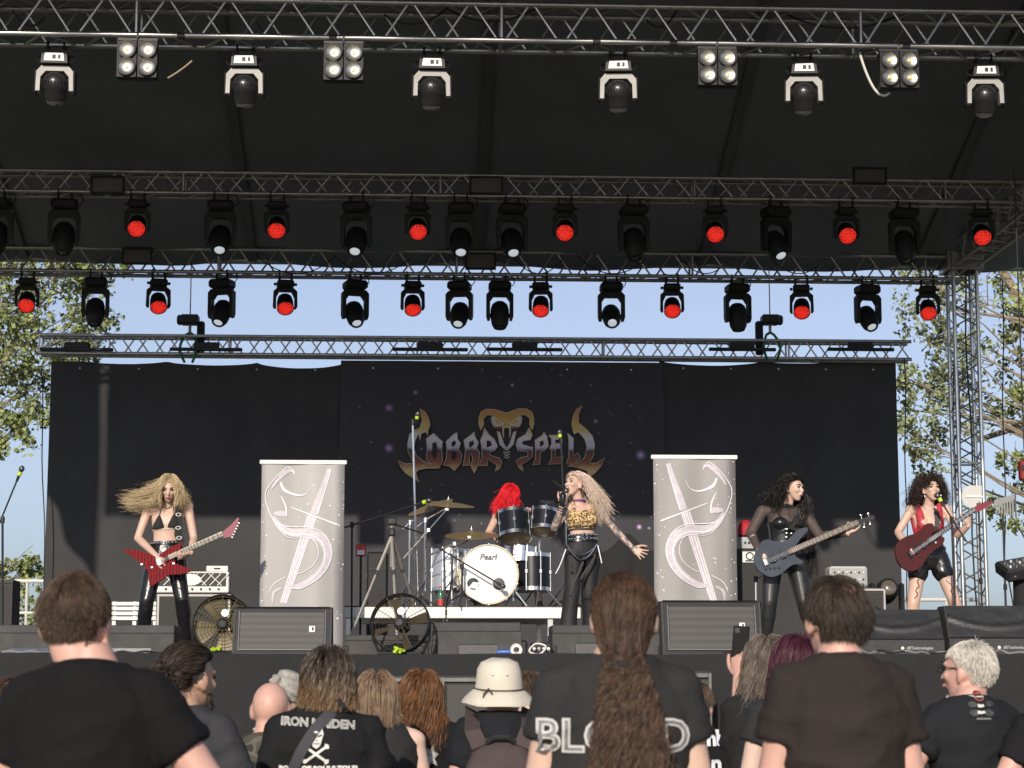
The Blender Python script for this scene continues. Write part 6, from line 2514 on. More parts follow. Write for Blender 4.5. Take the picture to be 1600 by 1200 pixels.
for (pa, pb, sg) in (((886, 852), (933, 850), .14), ((886, 858), (933, 852), .07), ((884, 858), (868, 896), .02), ((934, 852), (940, 880), .0)):
    MB().tube(droop(at(*pa, Y - .17), at(*pb, Y - .17), sg), .0075, 6).build('hip_chain', STEEL, root)
MB().ring(J['n'] + V(-.01, -.005, .035), (0, .1, 1), .056, .010, 22, 6).build('choker', mat('purple_choker', (.20, .06, .28), .4), root)
MB().ring(J['n'] + fw * .105 - upv * .09, (0, 1, .3), .03, .003, 18, 5).build('pendant', STEEL, root)
MB().cap(J['wl'].lerp(J['el'], .08), J['wl'] + V(0, 0, .06), .031, .036).build('glove', LEATHER, root)
for k in (.22, .30):
    MB().ring(J['wl'].lerp(J['el'], k), J['wl'] - J['el'], .031, .005, 16, 5).build('bracelet', LEATHER, root)
pb_h = hair_mat('pink_blonde_hair', (.60, .47, .37), .22)
pos, nrm, q = scalp(J['h'], R, 4200, 21)
side = np.sign(q[:, :1] + .05) * np.array(R)[:, 0][None, :]
dirs = nrm * .45 + side * .35 + np.array(R @ V(0, -.6, 0))[None, :] * .8
strands('hair', root, pb_h, pos, dirs, RNG.uniform(.26, .44, len(pos)), 14, .0034, .28, (.38, .10, 0), [skull(J['h'], R), (tuple(ch + V(0, .02, .05)), (.17, .11, .22), Matrix.Identity(3))], (.004, 4), 240, rnd=.16, seed=5, lift=.02, clear=(J['h'], R))
pk = hair_mat('pink_hair', (.50, .28, .32), .25)
sel = (q[:, 2] > .5)
strands('hair', root, pk, pos[sel][:260], dirs[sel][:260], .22, 10, .005, .28, (.38, .1, 0), [skull(J['h'], R, 1, 1.06)], (.004, 4), 30, rnd=.12, seed=6, lift=.02, clear=(J['h'], R))
mcr = thing('handheld_microphone', 'black handheld microphone at the mouth of the singer', 'microphone', J['wl'])
p0, p1 = at(863, 751, Y - .28), at(884.5, 767, Y - .20)
MB().lathe([(.013, 0), (.016, (p1 - p0).length * .75), (.02, (p1 - p0).length * .8)], p0, p1 - p0, 12).build('handle', BLACKM, mcr)
MB().ell(p1, (.027, .027, .03), None, 12, 9).build('mic_grille', mat('mic_mesh', (.12, .12, .12), .35, .7), mcr)

# ------------------------------------------------ bassist
Y = 18.85
J = joints(Y, dict(h=(1239, 763, -.03), n=(1228, 791, .02), sl=(1191, 799, -.02), sr=(1257, 802, .04), el=(1173, 833, -.02), er=(1281, 838, -.08), wl=(1186, 860, -.24), wr=(1324, 833, -.24),
                   hl=(1207, 880), hr=(1243, 880), kl=(1202, 942, -.06), kr=(1256, 940, -.08), al=(1195, 1006, .03), ar=(1276, 1006, .05)))
R = frame3(V(.72, -.72, -.06), V(-.05, 0, 1))
root = thing('person', 'bassist with long curly black hair in a sheer black top and corset', 'person', V(J['hl'].x + .12, Y, DECK))
hands = [(J['wl'], V(.35, -.2, -.8), V(.4, .85, 0), -1, dict(curl=.8)), (J['wr'], V(.35, -.1, .85), V(.4, .9, 0), -1, dict(curl=.9))]
PW = [(t, w * 1.13, d * 1.12, f) for t, w, d, f in WOM]
me, Hc, wv0, wv1, fw = bare_body(J, R, 1.02, PW, hands, bust=.062, arms=(.052, .042, .041, .028), legs=(.098, .066, .062, .040))
BKS = mat('black_scalp', (.015, .013, .012), .5)
paint_scalp(me, J['h'], R, 1.02)
place(me, 'body', [SK_FAIR, BKS], root)
add_face(root, J['h'], R, 1.02, LIPN)
sheer = mat('sheer_black_mesh', (.075, .055, .048), .7, 0, .2, 40)
q = MB()
q.loft(torso_secs(Hc, J['n'], wv0, wv1, PW, .006, .60, 1.03), 22)
for s in 'lr':
    q.cap(J['n'].lerp(J['s' + s], .35) - V(0, 0, .035), J['s' + s], .058, .056)
    q.cap(J['s' + s], J['e' + s], .058, .048, 12)
    q.cap(J['e' + s], J['e' + s].lerp(J['w' + s], .93), .048, .034, 12)
sm_ = remesh(q, .009, 3)
place(sm_, 'sheer_top', sheer, root)
q = MB()
q.loft(torso_secs(Hc, J['n'], wv0, wv1, PW, .014, .28, .70), 22)
ch = Hc.lerp(J['n'], .68)
wd = wv1.normalized()
upv = (J['n'] - Hc).normalized()
for k in (-1, 1):
    q.ell(ch + wd * (k * .074) + fw * .080, (.074, .064, .062))
place(remesh(q, .009, 3), 'corset', mat('black_satin', (.014, .014, .015), .25, 0, .1, 8), root)
for k in (-1, 1):
    MB().tube([ch + wd * (k * .085) + fw * .12 + upv * .05, J['n'].lerp(J['s' + 'lr'[k > 0]], .55) + fw * .03 + V(0, 0, .045)], .008, 6).build('shoulder_strap', BLACKCL, root)
for r_ in range(4):
    for k in (-1, 1):
        MB().ell(Hc.lerp(J['n'], .36 + r_ * .07) + wd * (k * .024) + fw * .125, (.014, .008, .012), None, 8, 6).build('buckle', STEEL, root)
for k in (-1, 1):
    for j_ in range(2):
        MB().tube([Hc.lerp(J['n'], .58) + wd * (k * .03) + fw * .128, Hc.lerp(J['n'], .50 - .05 * j_) + wd * (k * .125) + fw * .085], .004, 5).build('chain', STEEL, root)
secs = torso_secs(Hc, J['n'], wv0, wv1, PW, .012, .955, 1.02)
MB().loft(secs, 20).build('lace_collar', BLACKCL, root)
lg = legwear(J, Hc, wv0, wv1, PW, .36, (.098, .066, .062, .040), .008)
wobble(lg, .003, 12, 5, .6)
place(lg, 'leggings', LEGGING, root)
boots(J, root, SHOE, dict(l=(-.5, -1, 0), r=(.5, -1, 0)))
bk_h = hair_mat('black_curls', (.014, .011, .010), .4, .5)
pos, nrm, q = scalp(J['h'], R, 2600, 31)
side = np.sign(q[:, :1] + .05) * np.array(R)[:, 0][None, :]
dirs = nrm * .5 + side * .3 + np.array(R @ V(0, -.8, 0))[None, :] + np.array([0, 0, -.2])
tors = (tuple(ch + V(0, .02, .02)), (.19, .13, .26), Matrix.Identity(3))
wx = (pos[:, 0] - J['h'].x)
rgt = wx > .015
strands('hair', root, bk_h, pos[~rgt], dirs[~rgt], RNG.uniform(.22, .36, (~rgt).sum()), 18, .0045, .26, (-.30, .15, 0), [skull(J['h'], R, 1.02), tors], (.014, 13), 110, rnd=.25, seed=8, lift=.03, clear=(J['h'], R), face=(.092, .062, -.16, .02))
strands('hair', root, bk_h, pos[rgt], dirs[rgt], RNG.uniform(.55, .88, rgt.sum()), 30, .0045, .2, (.10, .28, 0), [skull(J['h'], R, 1.02), (tuple(ch + V(.02, .0, .0)), (.16, .13, .3), Matrix.Identity(3))], (.013, 12), 90, rnd=.12, seed=9, lift=.03, clear=(J['h'], R), face=(.092, .062, -.16, .02))
for (pb, n_, l0, l1, wnd, sd_) in (((1256, 782, .02), 420, .45, .80, (.05, .02, 0), 15), ((1214, 772, .02), 420, .14, .26, (-.22, .0, 0), 16)):
    rg = np.random.default_rng(sd_)
    p_ = np.array(at(pb[0], pb[1], Y + pb[2]))
    rt_ = p_ + rg.normal(0, 1, (n_, 3)) * np.array([.028, .03, .03])
    strands('hair_lock', root, bk_h, rt_, np.tile(np.array([wnd[0] * 2, -.05, -1.0]), (n_, 1)), rg.uniform(l0, l1, n_), 26, .0045, .15, wnd, [], (.013, 12), 36, .4, rnd=.10, seed=sd_)
Yg = Y - .27
g = thing('bass_guitar', 'slate blue bass guitar with long neck held by the curly haired bassist', 'guitar', at(1220, 867, Yg))
BG = smooth_loop([(124, 640), (140, 580), (165, 535), (200, 515), (255, 527), (320, 525), (370, 490), (400, 455), (450, 437), (458, 450), (420, 490), (385, 540), (372, 590), (385, 625), (425, 650), (420, 660), (370, 665), (330, 690), (290, 725), (230, 745), (180, 725), (140, 690)], 3)
slab(outline(BG, 4.139, 1150, 720, Yg), .045, .009).build('guitar_body', mat('slate_blue_finish', (.052, .062, .080), .6, 0, .25, 5, spec=.2), g)
a, b2 = at(1150 + 335 / 4.139, 720 + 592 / 4.139, Yg - .012), at(1150 + 790 / 4.139, 720 + 398 / 4.139, Yg - .012)
d, u, nrm_, Rn = neck_piece('neck', mat('rosewood', (.16, .10, .06), .45, 0, .15, 14), a, b2, .055, .026, g, PEARL, 18, mat('brown_fretboard', (.20, .14, .09), .5, 0, .15, 20))
HS = [(780, 388), (795, 408), (850, 390), (892, 378), (898, 360), (880, 352), (830, 372)]
slab(outline(HS, 4.139, 1150, 720, Yg - .012), .018, .003).build('headstock', BLACKM, g)
for (x, y) in ((808, 352), (855, 342), (830, 430), (868, 410)):
    p = at(1150 + x / 4.139, 720 + y / 4.139, Yg)
    q_ = at(1150 + (x + (6 if y < 380 else -4)) / 4.139, 720 + (380 if y < 380 else 392) / 4.139, Yg)
    MB().tube([p, q_], .005, 6).build('tuner', STEEL, g)
    MB().ell(p, (.014, .008, .012), None, 8, 6).build('tuner_key', STEEL, g)
for t in (.0, .075):
    MB().box(a - d * (.05 + t * 1.35) + V(0, -.006, 0), (.045, .07, .012), Rn, .003).build('pickup', BLACKM, g)
    for i in range(4):
        for k in (-1, 1):
            MB().lathe([(.006, 0), (.001, .004)], a - d * (.05 + t * 1.35 + k * .012) + u * (.024 - .016 * i) + V(0, -.012, 0), (0, -1, 0), 8).build('pole_piece', STEEL, g)
MB().box(a - d * .225 + V(0, -.006, 0), (.04, .065, .014), Rn, .003).build('bridge', STEEL, g)
for i in range(4):
    MB().lathe([(.012, 0), (.010, .014), (.001, .015)], at(1150 + (192 + i * 28) / 4.139, 720 + (700 - i * 3) / 4.139, Yg), (0, -1, 0), 10).build('knob', BLACKM, g)
    o_ = u * (.018 - .012 * i)
    MB().tube([a - d * .22 + o_ + V(0, -.024, 0), b2 + o_ * .8 + V(0, -.026, 0)], .0016, 4).build('string', STEEL, g)
strap(root, [J['sr'] + V(-.06, .02, .055), ch + wd * .06 + fw * .155 + upv * .03, ch + fw * .165 - upv * .05, at(1255, 830, Yg)], .05, BLACKCL, 'guitar_strap')
mic_stand('short mic stand behind the bass guitar beside the tall bass cabinet', (1181, 960), (1181, 905), 19.6, (1196, 896), None, m=STEEL, dY=-.05)

# ------------------------------------------------ guitarist in the red top
Y = 19.2
J = joints(Y, dict(h=(1454, 765, -.03), n=(1450, 792, .02), sl=(1423, 797, .02), sr=(1478, 796, .02), el=(1403, 832, .0), er=(1497, 836, -.10), wl=(1416, 851, -.22), wr=(1513, 821, -.24),
                   hl=(1437, 876), hr=(1466, 876), kl=(1427, 942, -.06), kr=(1490, 936, -.08), al=(1422, 1006, .02), ar=(1513, 1004, .04)))
R = frame3(V(.22, -1, .10), V(-.06, 0, 1))
root = thing('person', 'singing guitarist in red lace top and black shorts at the right', 'person', V(J['hl'].x + .1, Y, DECK))
hands = [(J['wl'], V(.75, -.2, -.5), V(-.1, .9, -.3), -1, dict(curl=.55)), (J['wr'], V(.0, -.1, 1), V(-.5, .8, 0), 1, dict(curl=.8))]
me, Hc, wv0, wv1, fw = bare_body(J, R, 1.0, WOM, hands, bust=.05, arms=(.045, .037, .037, .026), legs=(.088, .060, .056, .036))
BRS = mat('dark_brown_scalp', (.03, .02, .015), .5)
paint_scalp(me, J['h'], R)
place(me, 'body', [SK_FAIR, BRS], root)
add_face(root, J['h'], R, 1.0, LIPN, .8)
ch = Hc.lerp(J['n'], .68)
wd = wv1.normalized()
upv = (J['n'] - Hc).normalized()
LACER = mat('red_lace', (.42, .035, .05), .6, 0, .45, 70, .2, 120)
q = MB()
q.loft(torso_secs(Hc, J['n'], wv0, wv1, WOM, .009, .28, .60), 22)
for k in (-1, 1):
    b0 = ch + wd * (k * .072) + fw * .066
    q.ell(b0 - upv * .01, (.058, .052, .060))
    q.cap(b0 + upv * .03 + wd * (k * .012), J['n'].lerp(J['s' + 'lr'[k > 0]], .62) + V(0, -.01, .022), .046, .032)
    q.cap(Hc.lerp(J['n'], .55) + wd * (k * .10), J['s' + 'lr'[k > 0]] + V(-k * .035, .06, -.02), .05, .04)
place(remesh(q, .008, 2), 'lace_top', LACER, root)
sh = legwear(J, Hc, wv0, wv1, WOM, .28, (.088, .060, .056, .036), .014, to=.16)
wobble(sh, .006, 16, 2, 1)
place(sh, 'shorts', LEATHER, root)
secs = torso_secs(Hc, J['n'], wv0, wv1, WOM, .022, .20, .25)
MB().loft(secs, 24).build('belt', LEATHER, root)
boots(J, root, SHOE, dict(l=(-.4, -1, 0), r=(.5, -1, 0)))
FISH = mat('fishnet_line', (.16, .09, .07), .6)
for (s, m0, m1, bend) in (('r', .3, .95, .02), ('l', .45, .9, -.015)):
    a, b2 = J['h' + s].lerp(J['k' + s], m0), J['h' + s].lerp(J['k' + s], m1)
    MB().tube([a.lerp(b2, i / 8) + V(bend * math.sin(i * 1.7), -.083 + .02 * i / 8, 0) for i in range(9)], .004, 5).build('garter_strap', LEATHER, root)
MB().box(J['hl'] + V(-.07, -.06, -.10), (.045, .03, .07), bevel=.006).build('radio_pack', BLACKM, root)
for k, (dx, m) in enumerate(((-.085, STEEL), (.085, STEEL))):
    MB().ring(J['h'] + R @ V(dx, .0, -.065), R @ V(1, .3, 0), .02, .004, 14, 5).build('hoop_earring', m, root)
MB().tube([J['n'] + wd * -.05 + fw * .04, J['n'] + fw * .07 - upv * .07, J['n'] + wd * .05 + fw * .04], .003, 5).build('necklace', STEEL, root)
MB().ring(J['wl'].lerp(J['el'], .2), J['wl'] - J['el'], .032, .008, 16, 6).build('wristband', BLACKCL, root)
dk_h = hair_mat('dark_brown_curls', (.026, .017, .013), .45, .4)
pos, nrm, q = scalp(J['h'], R, 2600, 41, front=.42)
side = np.sign(q[:, :1]) * np.array(R)[:, 0][None, :]
dirs = nrm * .8 + side * .45 + np.array([0, 0, -.1])
Ls = np.where(q[:, 1] > .45, .09, RNG.uniform(.18, .32, len(pos)))
strands('hair', root, dk_h, pos, dirs, Ls, 16, .0045, .24, (0, .12, 0), [skull(J['h'], R, 1.0, 1.1), (tuple(ch + V(0, .02, .04)), (.17, .10, .20), Matrix.Identity(3))], (.012, 13), 150, rnd=.22, seed=12, lift=.03, clear=(J['h'], R), face=(.056, .034, -.13))
Yg = Y - .25
g = thing('electric_guitar', 'dark red electric guitar held by the guitarist in the red top', 'guitar', at(1440, 858, Yg))
RG = smooth_loop([(104, 690), (115, 655), (150, 620), (200, 592), (260, 572), (310, 535), (345, 500), (380, 498), (388, 525), (372, 570), (392, 598), (440, 598), (472, 608), (455, 648), (410, 682), (370, 712), (330, 762), (290, 822), (240, 852), (190, 850), (140, 812), (112, 760)], 3)
slab(outline(RG, 5, 1380, 720, Yg), .045, .010).build('guitar_body', mat('dark_red_finish', (.055, .003, .005), .55, 0, .3, 6, spec=.25), g)
a, b2 = at(1380 + 345 / 5, 720 + 635 / 5, Yg - .012), at(1380 + 715 / 5, 720 + 378 / 5, Yg - .012)
EB = mat('ebony_board', (.06, .05, .047), .5, 0, .15, 16)
d, u, nrm_, Rn = neck_piece('neck', EB, a, b2, .048, .024, g, STEEL, 18, EB)
HS = [(700, 375), (715, 398), (770, 385), (810, 360), (855, 330), (852, 312), (800, 325), (740, 345)]
slab(outline(HS, 5, 1380, 720, Yg - .012), .016, .003).build('headstock', mat('red_headstock', (.20, .012, .03), .5), g)
for i in range(6):
    MB().box(at(1380 + (735 + i * 20) / 5, 720 + (338 - i * 5) / 5, Yg - .008), (.014, .012, .02), bevel=.003).build('tuner', BLACKM, g)
for t in (.05, .14):
    MB().box(a - d * t + V(0, -.006, 0), (.036, .065, .012), Rn, .003).build('pickup', BLACKM, g)
MB().box(a - d * .2 + V(0, -.006, 0), (.03, .07, .012), Rn, .003).build('bridge', BLACKM, g)
for (x, y) in ((280, 690), (285, 745), (225, 770), (410, 640)):
    MB().lathe([(.012, 0), (.010, .014), (.001, .015)], at(1380 + x / 5, 720 + y / 5, Yg), (0, -1, 0), 10).build('knob', STEEL if x > 400 else BLACKM, g)
for i in range(6):
    o_ = u * (.016 - .0064 * i)
    MB().tube([a - d * .2 + o_ + V(0, -.022, 0), b2 + o_ * .8 + V(0, -.024, 0)], .0011, 4).build('string', STEEL, g)
strap(root, [J['n'].lerp(J['sr'], .45) + V(0, .02, .045), ch + wd * .055 + fw * .135 + upv * .06, ch + wd * .05 + fw * .14 - upv * .05, at(1456, 828, Yg)], .05, mat('patterned_strap', (.06, .05, .045), .7, 0, .6, 45), 'guitar_strap')

# ------------------------------------------------ drummer behind the kit
Y = RY + 1.45
J = joints(Y, dict(h=(797, 777, -.03), n=(800, 802, .08), sl=(776, 808, .06), sr=(824, 808, .06), el=(762, 835, -.05), er=(842, 822, -.12), wl=(776, 838, -.30), wr=(824, 796, -.35),
                   hl=(784, 880, .1), hr=(818, 880, .1), kl=(770, 890, -.36), kr=(838, 888, -.36), al=(768, 943, -.30), ar=(842, 943, -.30)))
R = frame3(V(-.15, -1, -.55))
root = thing('person', 'drummer with bright red hair over the face sitting behind the drums', 'person', V(J['h'].x, Y + .1, zr + .014))
hands = [(J['wl'], V(.3, -.6, -.1), V(0, .1, -1), -1, dict(curl=.9)), (J['wr'], V(.8, -.3, .05), V(0, .2, -1), -1, dict(curl=.9))]
me, Hc, wv0, wv1, fw = bare_body(J, R, 1.0, WOM, hands, bust=.04)
RS_ = mat('red_scalp', (.45, .01, .015), .5)
paint_scalp(me, J['h'], R)
place(me, 'body', [SK_FAIR, RS_], root)
add_face(root, J['h'], R)
q = MB()
q.loft(torso_secs(Hc, J['n'], wv0, wv1, WOM, .012, -.1, .8), 20)
place(remesh(q, .009, 3), 'vest_top', BLACKCL, root)
lg = legwear(J, Hc, wv0, wv1, WOM, .25, (.088, .060, .056, .036), .014, to=.4)
place(lg, 'shorts', BLACKCL, root)
boots(J, root, SHOE, dict(l=(0, -1, 0), r=(.1, -1, 0)), zr + .014)
rd_h = hair_mat('bright_red_hair', (.66, .012, .022), .25, .4)
pos, nrm, q = scalp(J['h'], R, 2600, 51, front=.3)
dirs = nrm * .25 + np.array(R @ V(0, .5, 0))[None, :] * (q[:, 1:2] > -.3) + np.array([-.15, 0, -.5])
strands('hair', root, rd_h, pos, dirs, RNG.uniform(.18, .27, len(pos)), 12, .005, .4, (-.25, -.05, 0), [skull(J['h'], R, 1.0, 1.12)], (.006, 5), 60, rnd=.2, seed=14, lift=.025)
for (w_, e_, lb) in (('wr', (858, 792), 'wooden drum stick raised to the right of the drummer'), ('wl', (800, 826), 'wooden drum stick over the rack tom')):
    a = J[w_] + V(.06, -.02, 0)
    b2 = at(*e_, Y - .5)
    st = MB().tube([a - (b2 - a) * .25, a.lerp(b2, .7), b2, b2 + (b2 - a).normalized() * .02], [.008, .0075, .005, .007], 8)
    tag(st.build('drum_stick', mat('pale_wood', (.55, .40, .22), .5)), lb, 'drum stick', 'drum sticks')
dt = thing('drum_stool', 'round black stool under the drummer', 'stool', V(Hc.x, Hc.y, zr + .014))
MB().lathe([(.001, -.06), (.16, -.06), (.17, -.03), (.16, .0), (.001, .0)], (Hc.x, Hc.y + .02, Hc.z - .10), (0, 0, 1), 20).build('seat', LEATHER, dt)
MB().tube([(Hc.x, Hc.y, Hc.z - .15), (Hc.x, Hc.y, zr + .12)], .015, 8).build('post', STEEL, dt)
for k in range(3):
    a = 2 * math.pi * k / 3
    MB().tube([(Hc.x, Hc.y, zr + .2), (Hc.x + .22 * math.cos(a), Hc.y + .22 * math.sin(a), zr + .02)], .01, 6).build('leg', STEEL, dt)

# ================================================================== the crowd, seen from behind
def tee(name, col, rough=.9):
    return mat(name, col, rough, 0, .14, 5, .35, 22, spec=.2)
HM_BROWN = hair_mat('brown_hair', (.068, .043, .027), .40, .5)
HM_DARK = hair_mat('dark_brown_hair', (.032, .022, .016), .45, .45)
HM_AUB = hair_mat('auburn_hair', (.13, .058, .024), .4, .42)
HM_LIGHT = hair_mat('light_brown_hair', (.19, .125, .08), .35, .45)
HM_DIRTY = hair_mat('dark_blond_hair', (.13, .075, .035), .45, .45)
HM_GREY = hair_mat('grey_hair', (.52, .49, .43), .25, .5)
HM_ASH = hair_mat('ash_grey_hair', (.115, .092, .074), .4, .5)
HM_PURP = hair_mat('plum_hair', (.050, .012, .024), .45, .4)
HM_PONY = hair_mat('curly_brown_hair', (.060, .034, .020), .5, .5)


def crowd(label, px, ytop, Y, sh=.215, yaw=0., hyaw=None, hpitch=0., off=0., prof=MANB, shirt=None, skin=SK_FAIR, arms=None, slv=.5, scalp_mat=None, hs=1.0, voxel=.012, bald=None,
          front=.5, back=-.62, thick=1.0, sleeveless=False, fold=.006, neck=.056, group='people in the crowd', ears=True, face=True, hair_t=.018, sleeves_mat=None, arm_r=(.052, .043, .042, .029), tilt=0.0):
    top = at(px, ytop, Y).z - hair_t
    hx = at(px, ytop + 30, Y).x
    hyaw = yaw if hyaw is None else hyaw
    fwd = V(math.sin(yaw), math.cos(yaw), 0)
    right = V(math.cos(yaw), -math.sin(yaw), 0)
    R = frame3(V(math.sin(hyaw), math.cos(hyaw), math.sin(hpitch)), V(tilt, 0, 1))
    h = V(hx, Y, top - .112 * hs)
    N = V(hx + off, Y - .035, top - .200 * hs) - fwd * .0
    hip = V(N.x, Y - .01, top * .53)
    J = dict(h=h, n=N, hl=hip - right * .09, hr=hip + right * .09)
    for s, k in (('l', -1), ('r', 1)):
        J['s' + s] = N + right * (k * (sh - .058)) - V(0, 0, .090)
        J['k' + s] = V(J['h' + s].x, J['h' + s].y, top * .28) + right * (k * .02) + fwd * .02
        J['a' + s] = V(J['h' + s].x, J['h' + s].y, top * .05) + right * (k * .03)
    arms = arms or {}
    for s, k in (('l', -1), ('r', 1)):
        e, w = arms.get(s, (None, None))
        J['e' + s] = J['s' + s] + (right * (k * .06) + fwd * .02 - V(0, 0, .285) if e is None else right * e[0] + fwd * e[1] + V(0, 0, e[2]))
        J['w' + s] = J['e' + s] + (right * (k * .0) + fwd * .10 - V(0, 0, .23) if w is None else right * w[0] + fwd * w[1] + V(0, 0, w[2]))
    root = thing('person', label, 'person', V(hx, Y, 0), group)
    ws = sh / .215
    P = [(t, w * ws, d * thick, f) for t, w, d, f in prof]
    globals()['_P'] = P
    wv = right.copy()
    def secs(infl, t0, t1):
        out = []
        for t in np.linspace(t0, t1, 16):
            w, d = (float(np.interp(t, [p[0] for p in P], [p[k] for p in P])) for k in (1, 2))
            out.append((hip + (N - hip) * t, right * (w + infl), fwd * (d + infl)))
        return out
    mb = MB()
    mb.loft(secs(-.008, -.1, 1.06), 20)
    add_head(mb, h, R, hs, ears)
    mb.cap(N - V(0, 0, .05), h + R @ V(0, -.022, -.055), neck + .006, neck, 14)
    for s in 'lr':
        mb.cap(N.lerp(J['s' + s], .4) - V(0, 0, .03), J['s' + s], .05, .05, 10)
        mb.cap(J['s' + s], J['e' + s], arm_r[0], arm_r[1], 12)
        mb.cap(J['e' + s], J['e' + s].lerp(J['w' + s], .35), arm_r[1], arm_r[2] * 1.05, 12)
        mb.cap(J['e' + s].lerp(J['w' + s], .3), J['w' + s], arm_r[2] * 1.03, arm_r[3], 12)
    me = remesh(mb, voxel * .8, 3)
    hm = MB()
    for s, k in (('l', 1), ('r', -1)):
        hd = arms.get(s + 'hand')
        if hd:
            add_hand(hm, J['w' + s], hd[0], hd[1], hd[2], **hd[3])
        else:
            d = (J['w' + s] - J['e' + s]).normalized()
            add_hand(hm, J['w' + s], d, right * k, -k, curl=.35)
    hme = remesh(hm, .0055, 1)
    bm = bmesh.new()
    bm.from_mesh(me)
    bm.from_mesh(hme)
    bm.to_mesh(me)
    bm.free()
    if scalp_mat:
        paint_scalp(me, h, R, hs, front, back, 1, bald)
    body = place(me, 'body', [skin, scalp_mat or skin], root)
    if face:
        add_face(root, h, R, hs, LIPN)
    q = MB()
    q.loft(secs(.014, -.14, .985), 24)
    if not sleeveless:
        for s in 'lr':
            q.cap(N.lerp(J['s' + s], .22) - V(0, 0, .035), J['s' + s] - V(0, 0, .004), .052, .062, 12)
            dv_ = (J['e' + s] - J['s' + s]).normalized()
            ua, ub = perp(dv_)
            q.loft([(J['s' + s].lerp(J['e' + s], t_), ua * r_, ub * r_) for t_, r_ in ((-.12, .05), (0, .062), (slv * .5, .064), (slv * .9, .066), (slv, .068), (slv + .03, .068))], 18)
    else:
        for s in 'lr':
            q.cap(N.lerp(J['s' + s], .45) - V(0, 0, .045), N.lerp(J['s' + s], .55) - V(0, 0, .10), .03, .04, 10)
    sm_ = remesh(q, voxel, 3)
    wobble(sm_, .008, 5, px * .1, 1.3, fold * 1.8)
    wobble(sm_, .0035, 16, px * .3, .7)
    shirt_o = place(sm_, 'shirt', shirt, root)
    MB().ring(N + V(0, .004, -.022), V(0, .25, 1), neck + .015, .007, 30, 8, sx=1.12, sy=1.02).build('collar', shirt, root)
    # trousers and shoes, out of the frame but standing on the grass
    q = MB()
    q.loft(secs(.008, -.16, .06), 18)
    for s in 'lr':
        q.cap(J['h' + s], J['k' + s], .095, .07, 12)
        q.cap(J['k' + s], J['a' + s], .07, .055, 12)
    place(remesh(q, .02, 3), 'trousers', JEANS, root)
    for s in 'lr':
        q = MB()
        add_foot(q, J['a' + s], fwd, 0.0)
        place(remesh(q, .014, 2), 'shoe', SHOE, root)
    return dict(root=root, J=J, R=R, shirt=shirt_o, right=right, fwd=fwd, top=top, hs=hs)


def short_hair(c, m, n, L, width, seed, front=.5, back=-.62, bald=None, messy=.25, lift=.012, grav=.3, comb=(0, 0, 0), k=1.03, seg=6, nape=.65):
    pos, nrm, q = scalp(c['J']['h'], c['R'], n, seed, c['hs'], front, back, bald)
    rg = np.random.default_rng(seed)
    # tufts: neighbouring strands lean the same way
    ax = rg.normal(0, 1, (40, 3))
    ax /= np.linalg.norm(ax, axis=1, keepdims=True)
    near = np.argmax(q @ ax.T, axis=1)
    lean = rg.normal(0, messy, (40, 3))[near]
    down = np.array([0, 0, -1.0])
    dirs = nrm * .55 + down * .55 + lean + np.array(comb)
    Ls = L * rg.uniform(.6, 1.25, n) * (1 - (1 - nape) * np.clip((.25 - q[:, 2]) / .6, 0, 1))
    return strands('hair', c['root'], m, pos, dirs, Ls, seg, width, grav, tuple(np.array(comb) * .5), [skull(c['J']['h'], c['R'], c['hs'], k)], (0, 1), 0, .3, rnd=.2, seed=seed, lift=lift)


def long_hair(c, m, n, zpx, Y, width, seed, curl=(.006, 5), clump=70, wind=(0, -.03, 0), part=.15, rnd=.06, lift=.02, seg=16, front=.45, back=-.62, grav=.5, k=1.05, var=.12):
    """hair that hangs from the scalp to about the height of pixel row zpx"""
    h, R = c['J']['h'], c['R']
    pos, nrm, q = scalp(h, R, n, seed, c['hs'], front, back)
    side = np.where(q[:, :1] > 0, 1., -1.) * np.array(R)[:, 0][None, :]
    dirs = nrm * .25 + side * part + np.array([0, 0, -.35])
    N = c['J']['n']
    rg = np.random.default_rng(seed)
    Rb = Matrix((c['right'], c['fwd'], V(0, 0, 1))).transposed()
    zend = at(800, zpx, Y).z
    top = np.clip(q[:, 2], 0, 1)
    Ls = np.clip(pos[:, 2] - zend, .05, 2) * rg.uniform(1 - var, 1 + var * .6, n) + .07 * top
    body = [(tuple(N - V(0, 0, .33)), (.175, .120, .36), Rb)]
    return strands('hair', c['root'], m, pos, dirs, Ls, seg, width, grav, wind, [skull(h, R, c['hs'], k)] + body, curl, clump, .35, rnd=rnd, seed=seed, lift=lift, clear=(h, R))


# ---- tall man at the left, black shirt, short brown hair
c = crowd('tall man with short brown hair and plain black T-shirt, nearest at the left', 119, 893, 5.0, .205, rad(10), rad(6), .0, .045, shirt=tee('deep_black_tee', (.0085, .0082, .0085)), skin=SK_RED,
          arms=dict(r=((.17, .02, -.24), (-.02, .14, -.2)), l=((-.10, .03, -.27), (.02, .12, -.2))), slv=.50, scalp_mat=mat('brown_scalp', (.10, .06, .04), .6), voxel=.010, neck=.056, thick=1.0, hs=1.0, back=-.70, fold=.004, hair_t=.010)
short_hair(c, HM_BROWN, 15000, .036, .0014, 61, back=-.72, messy=.22, lift=.006, nape=.4)
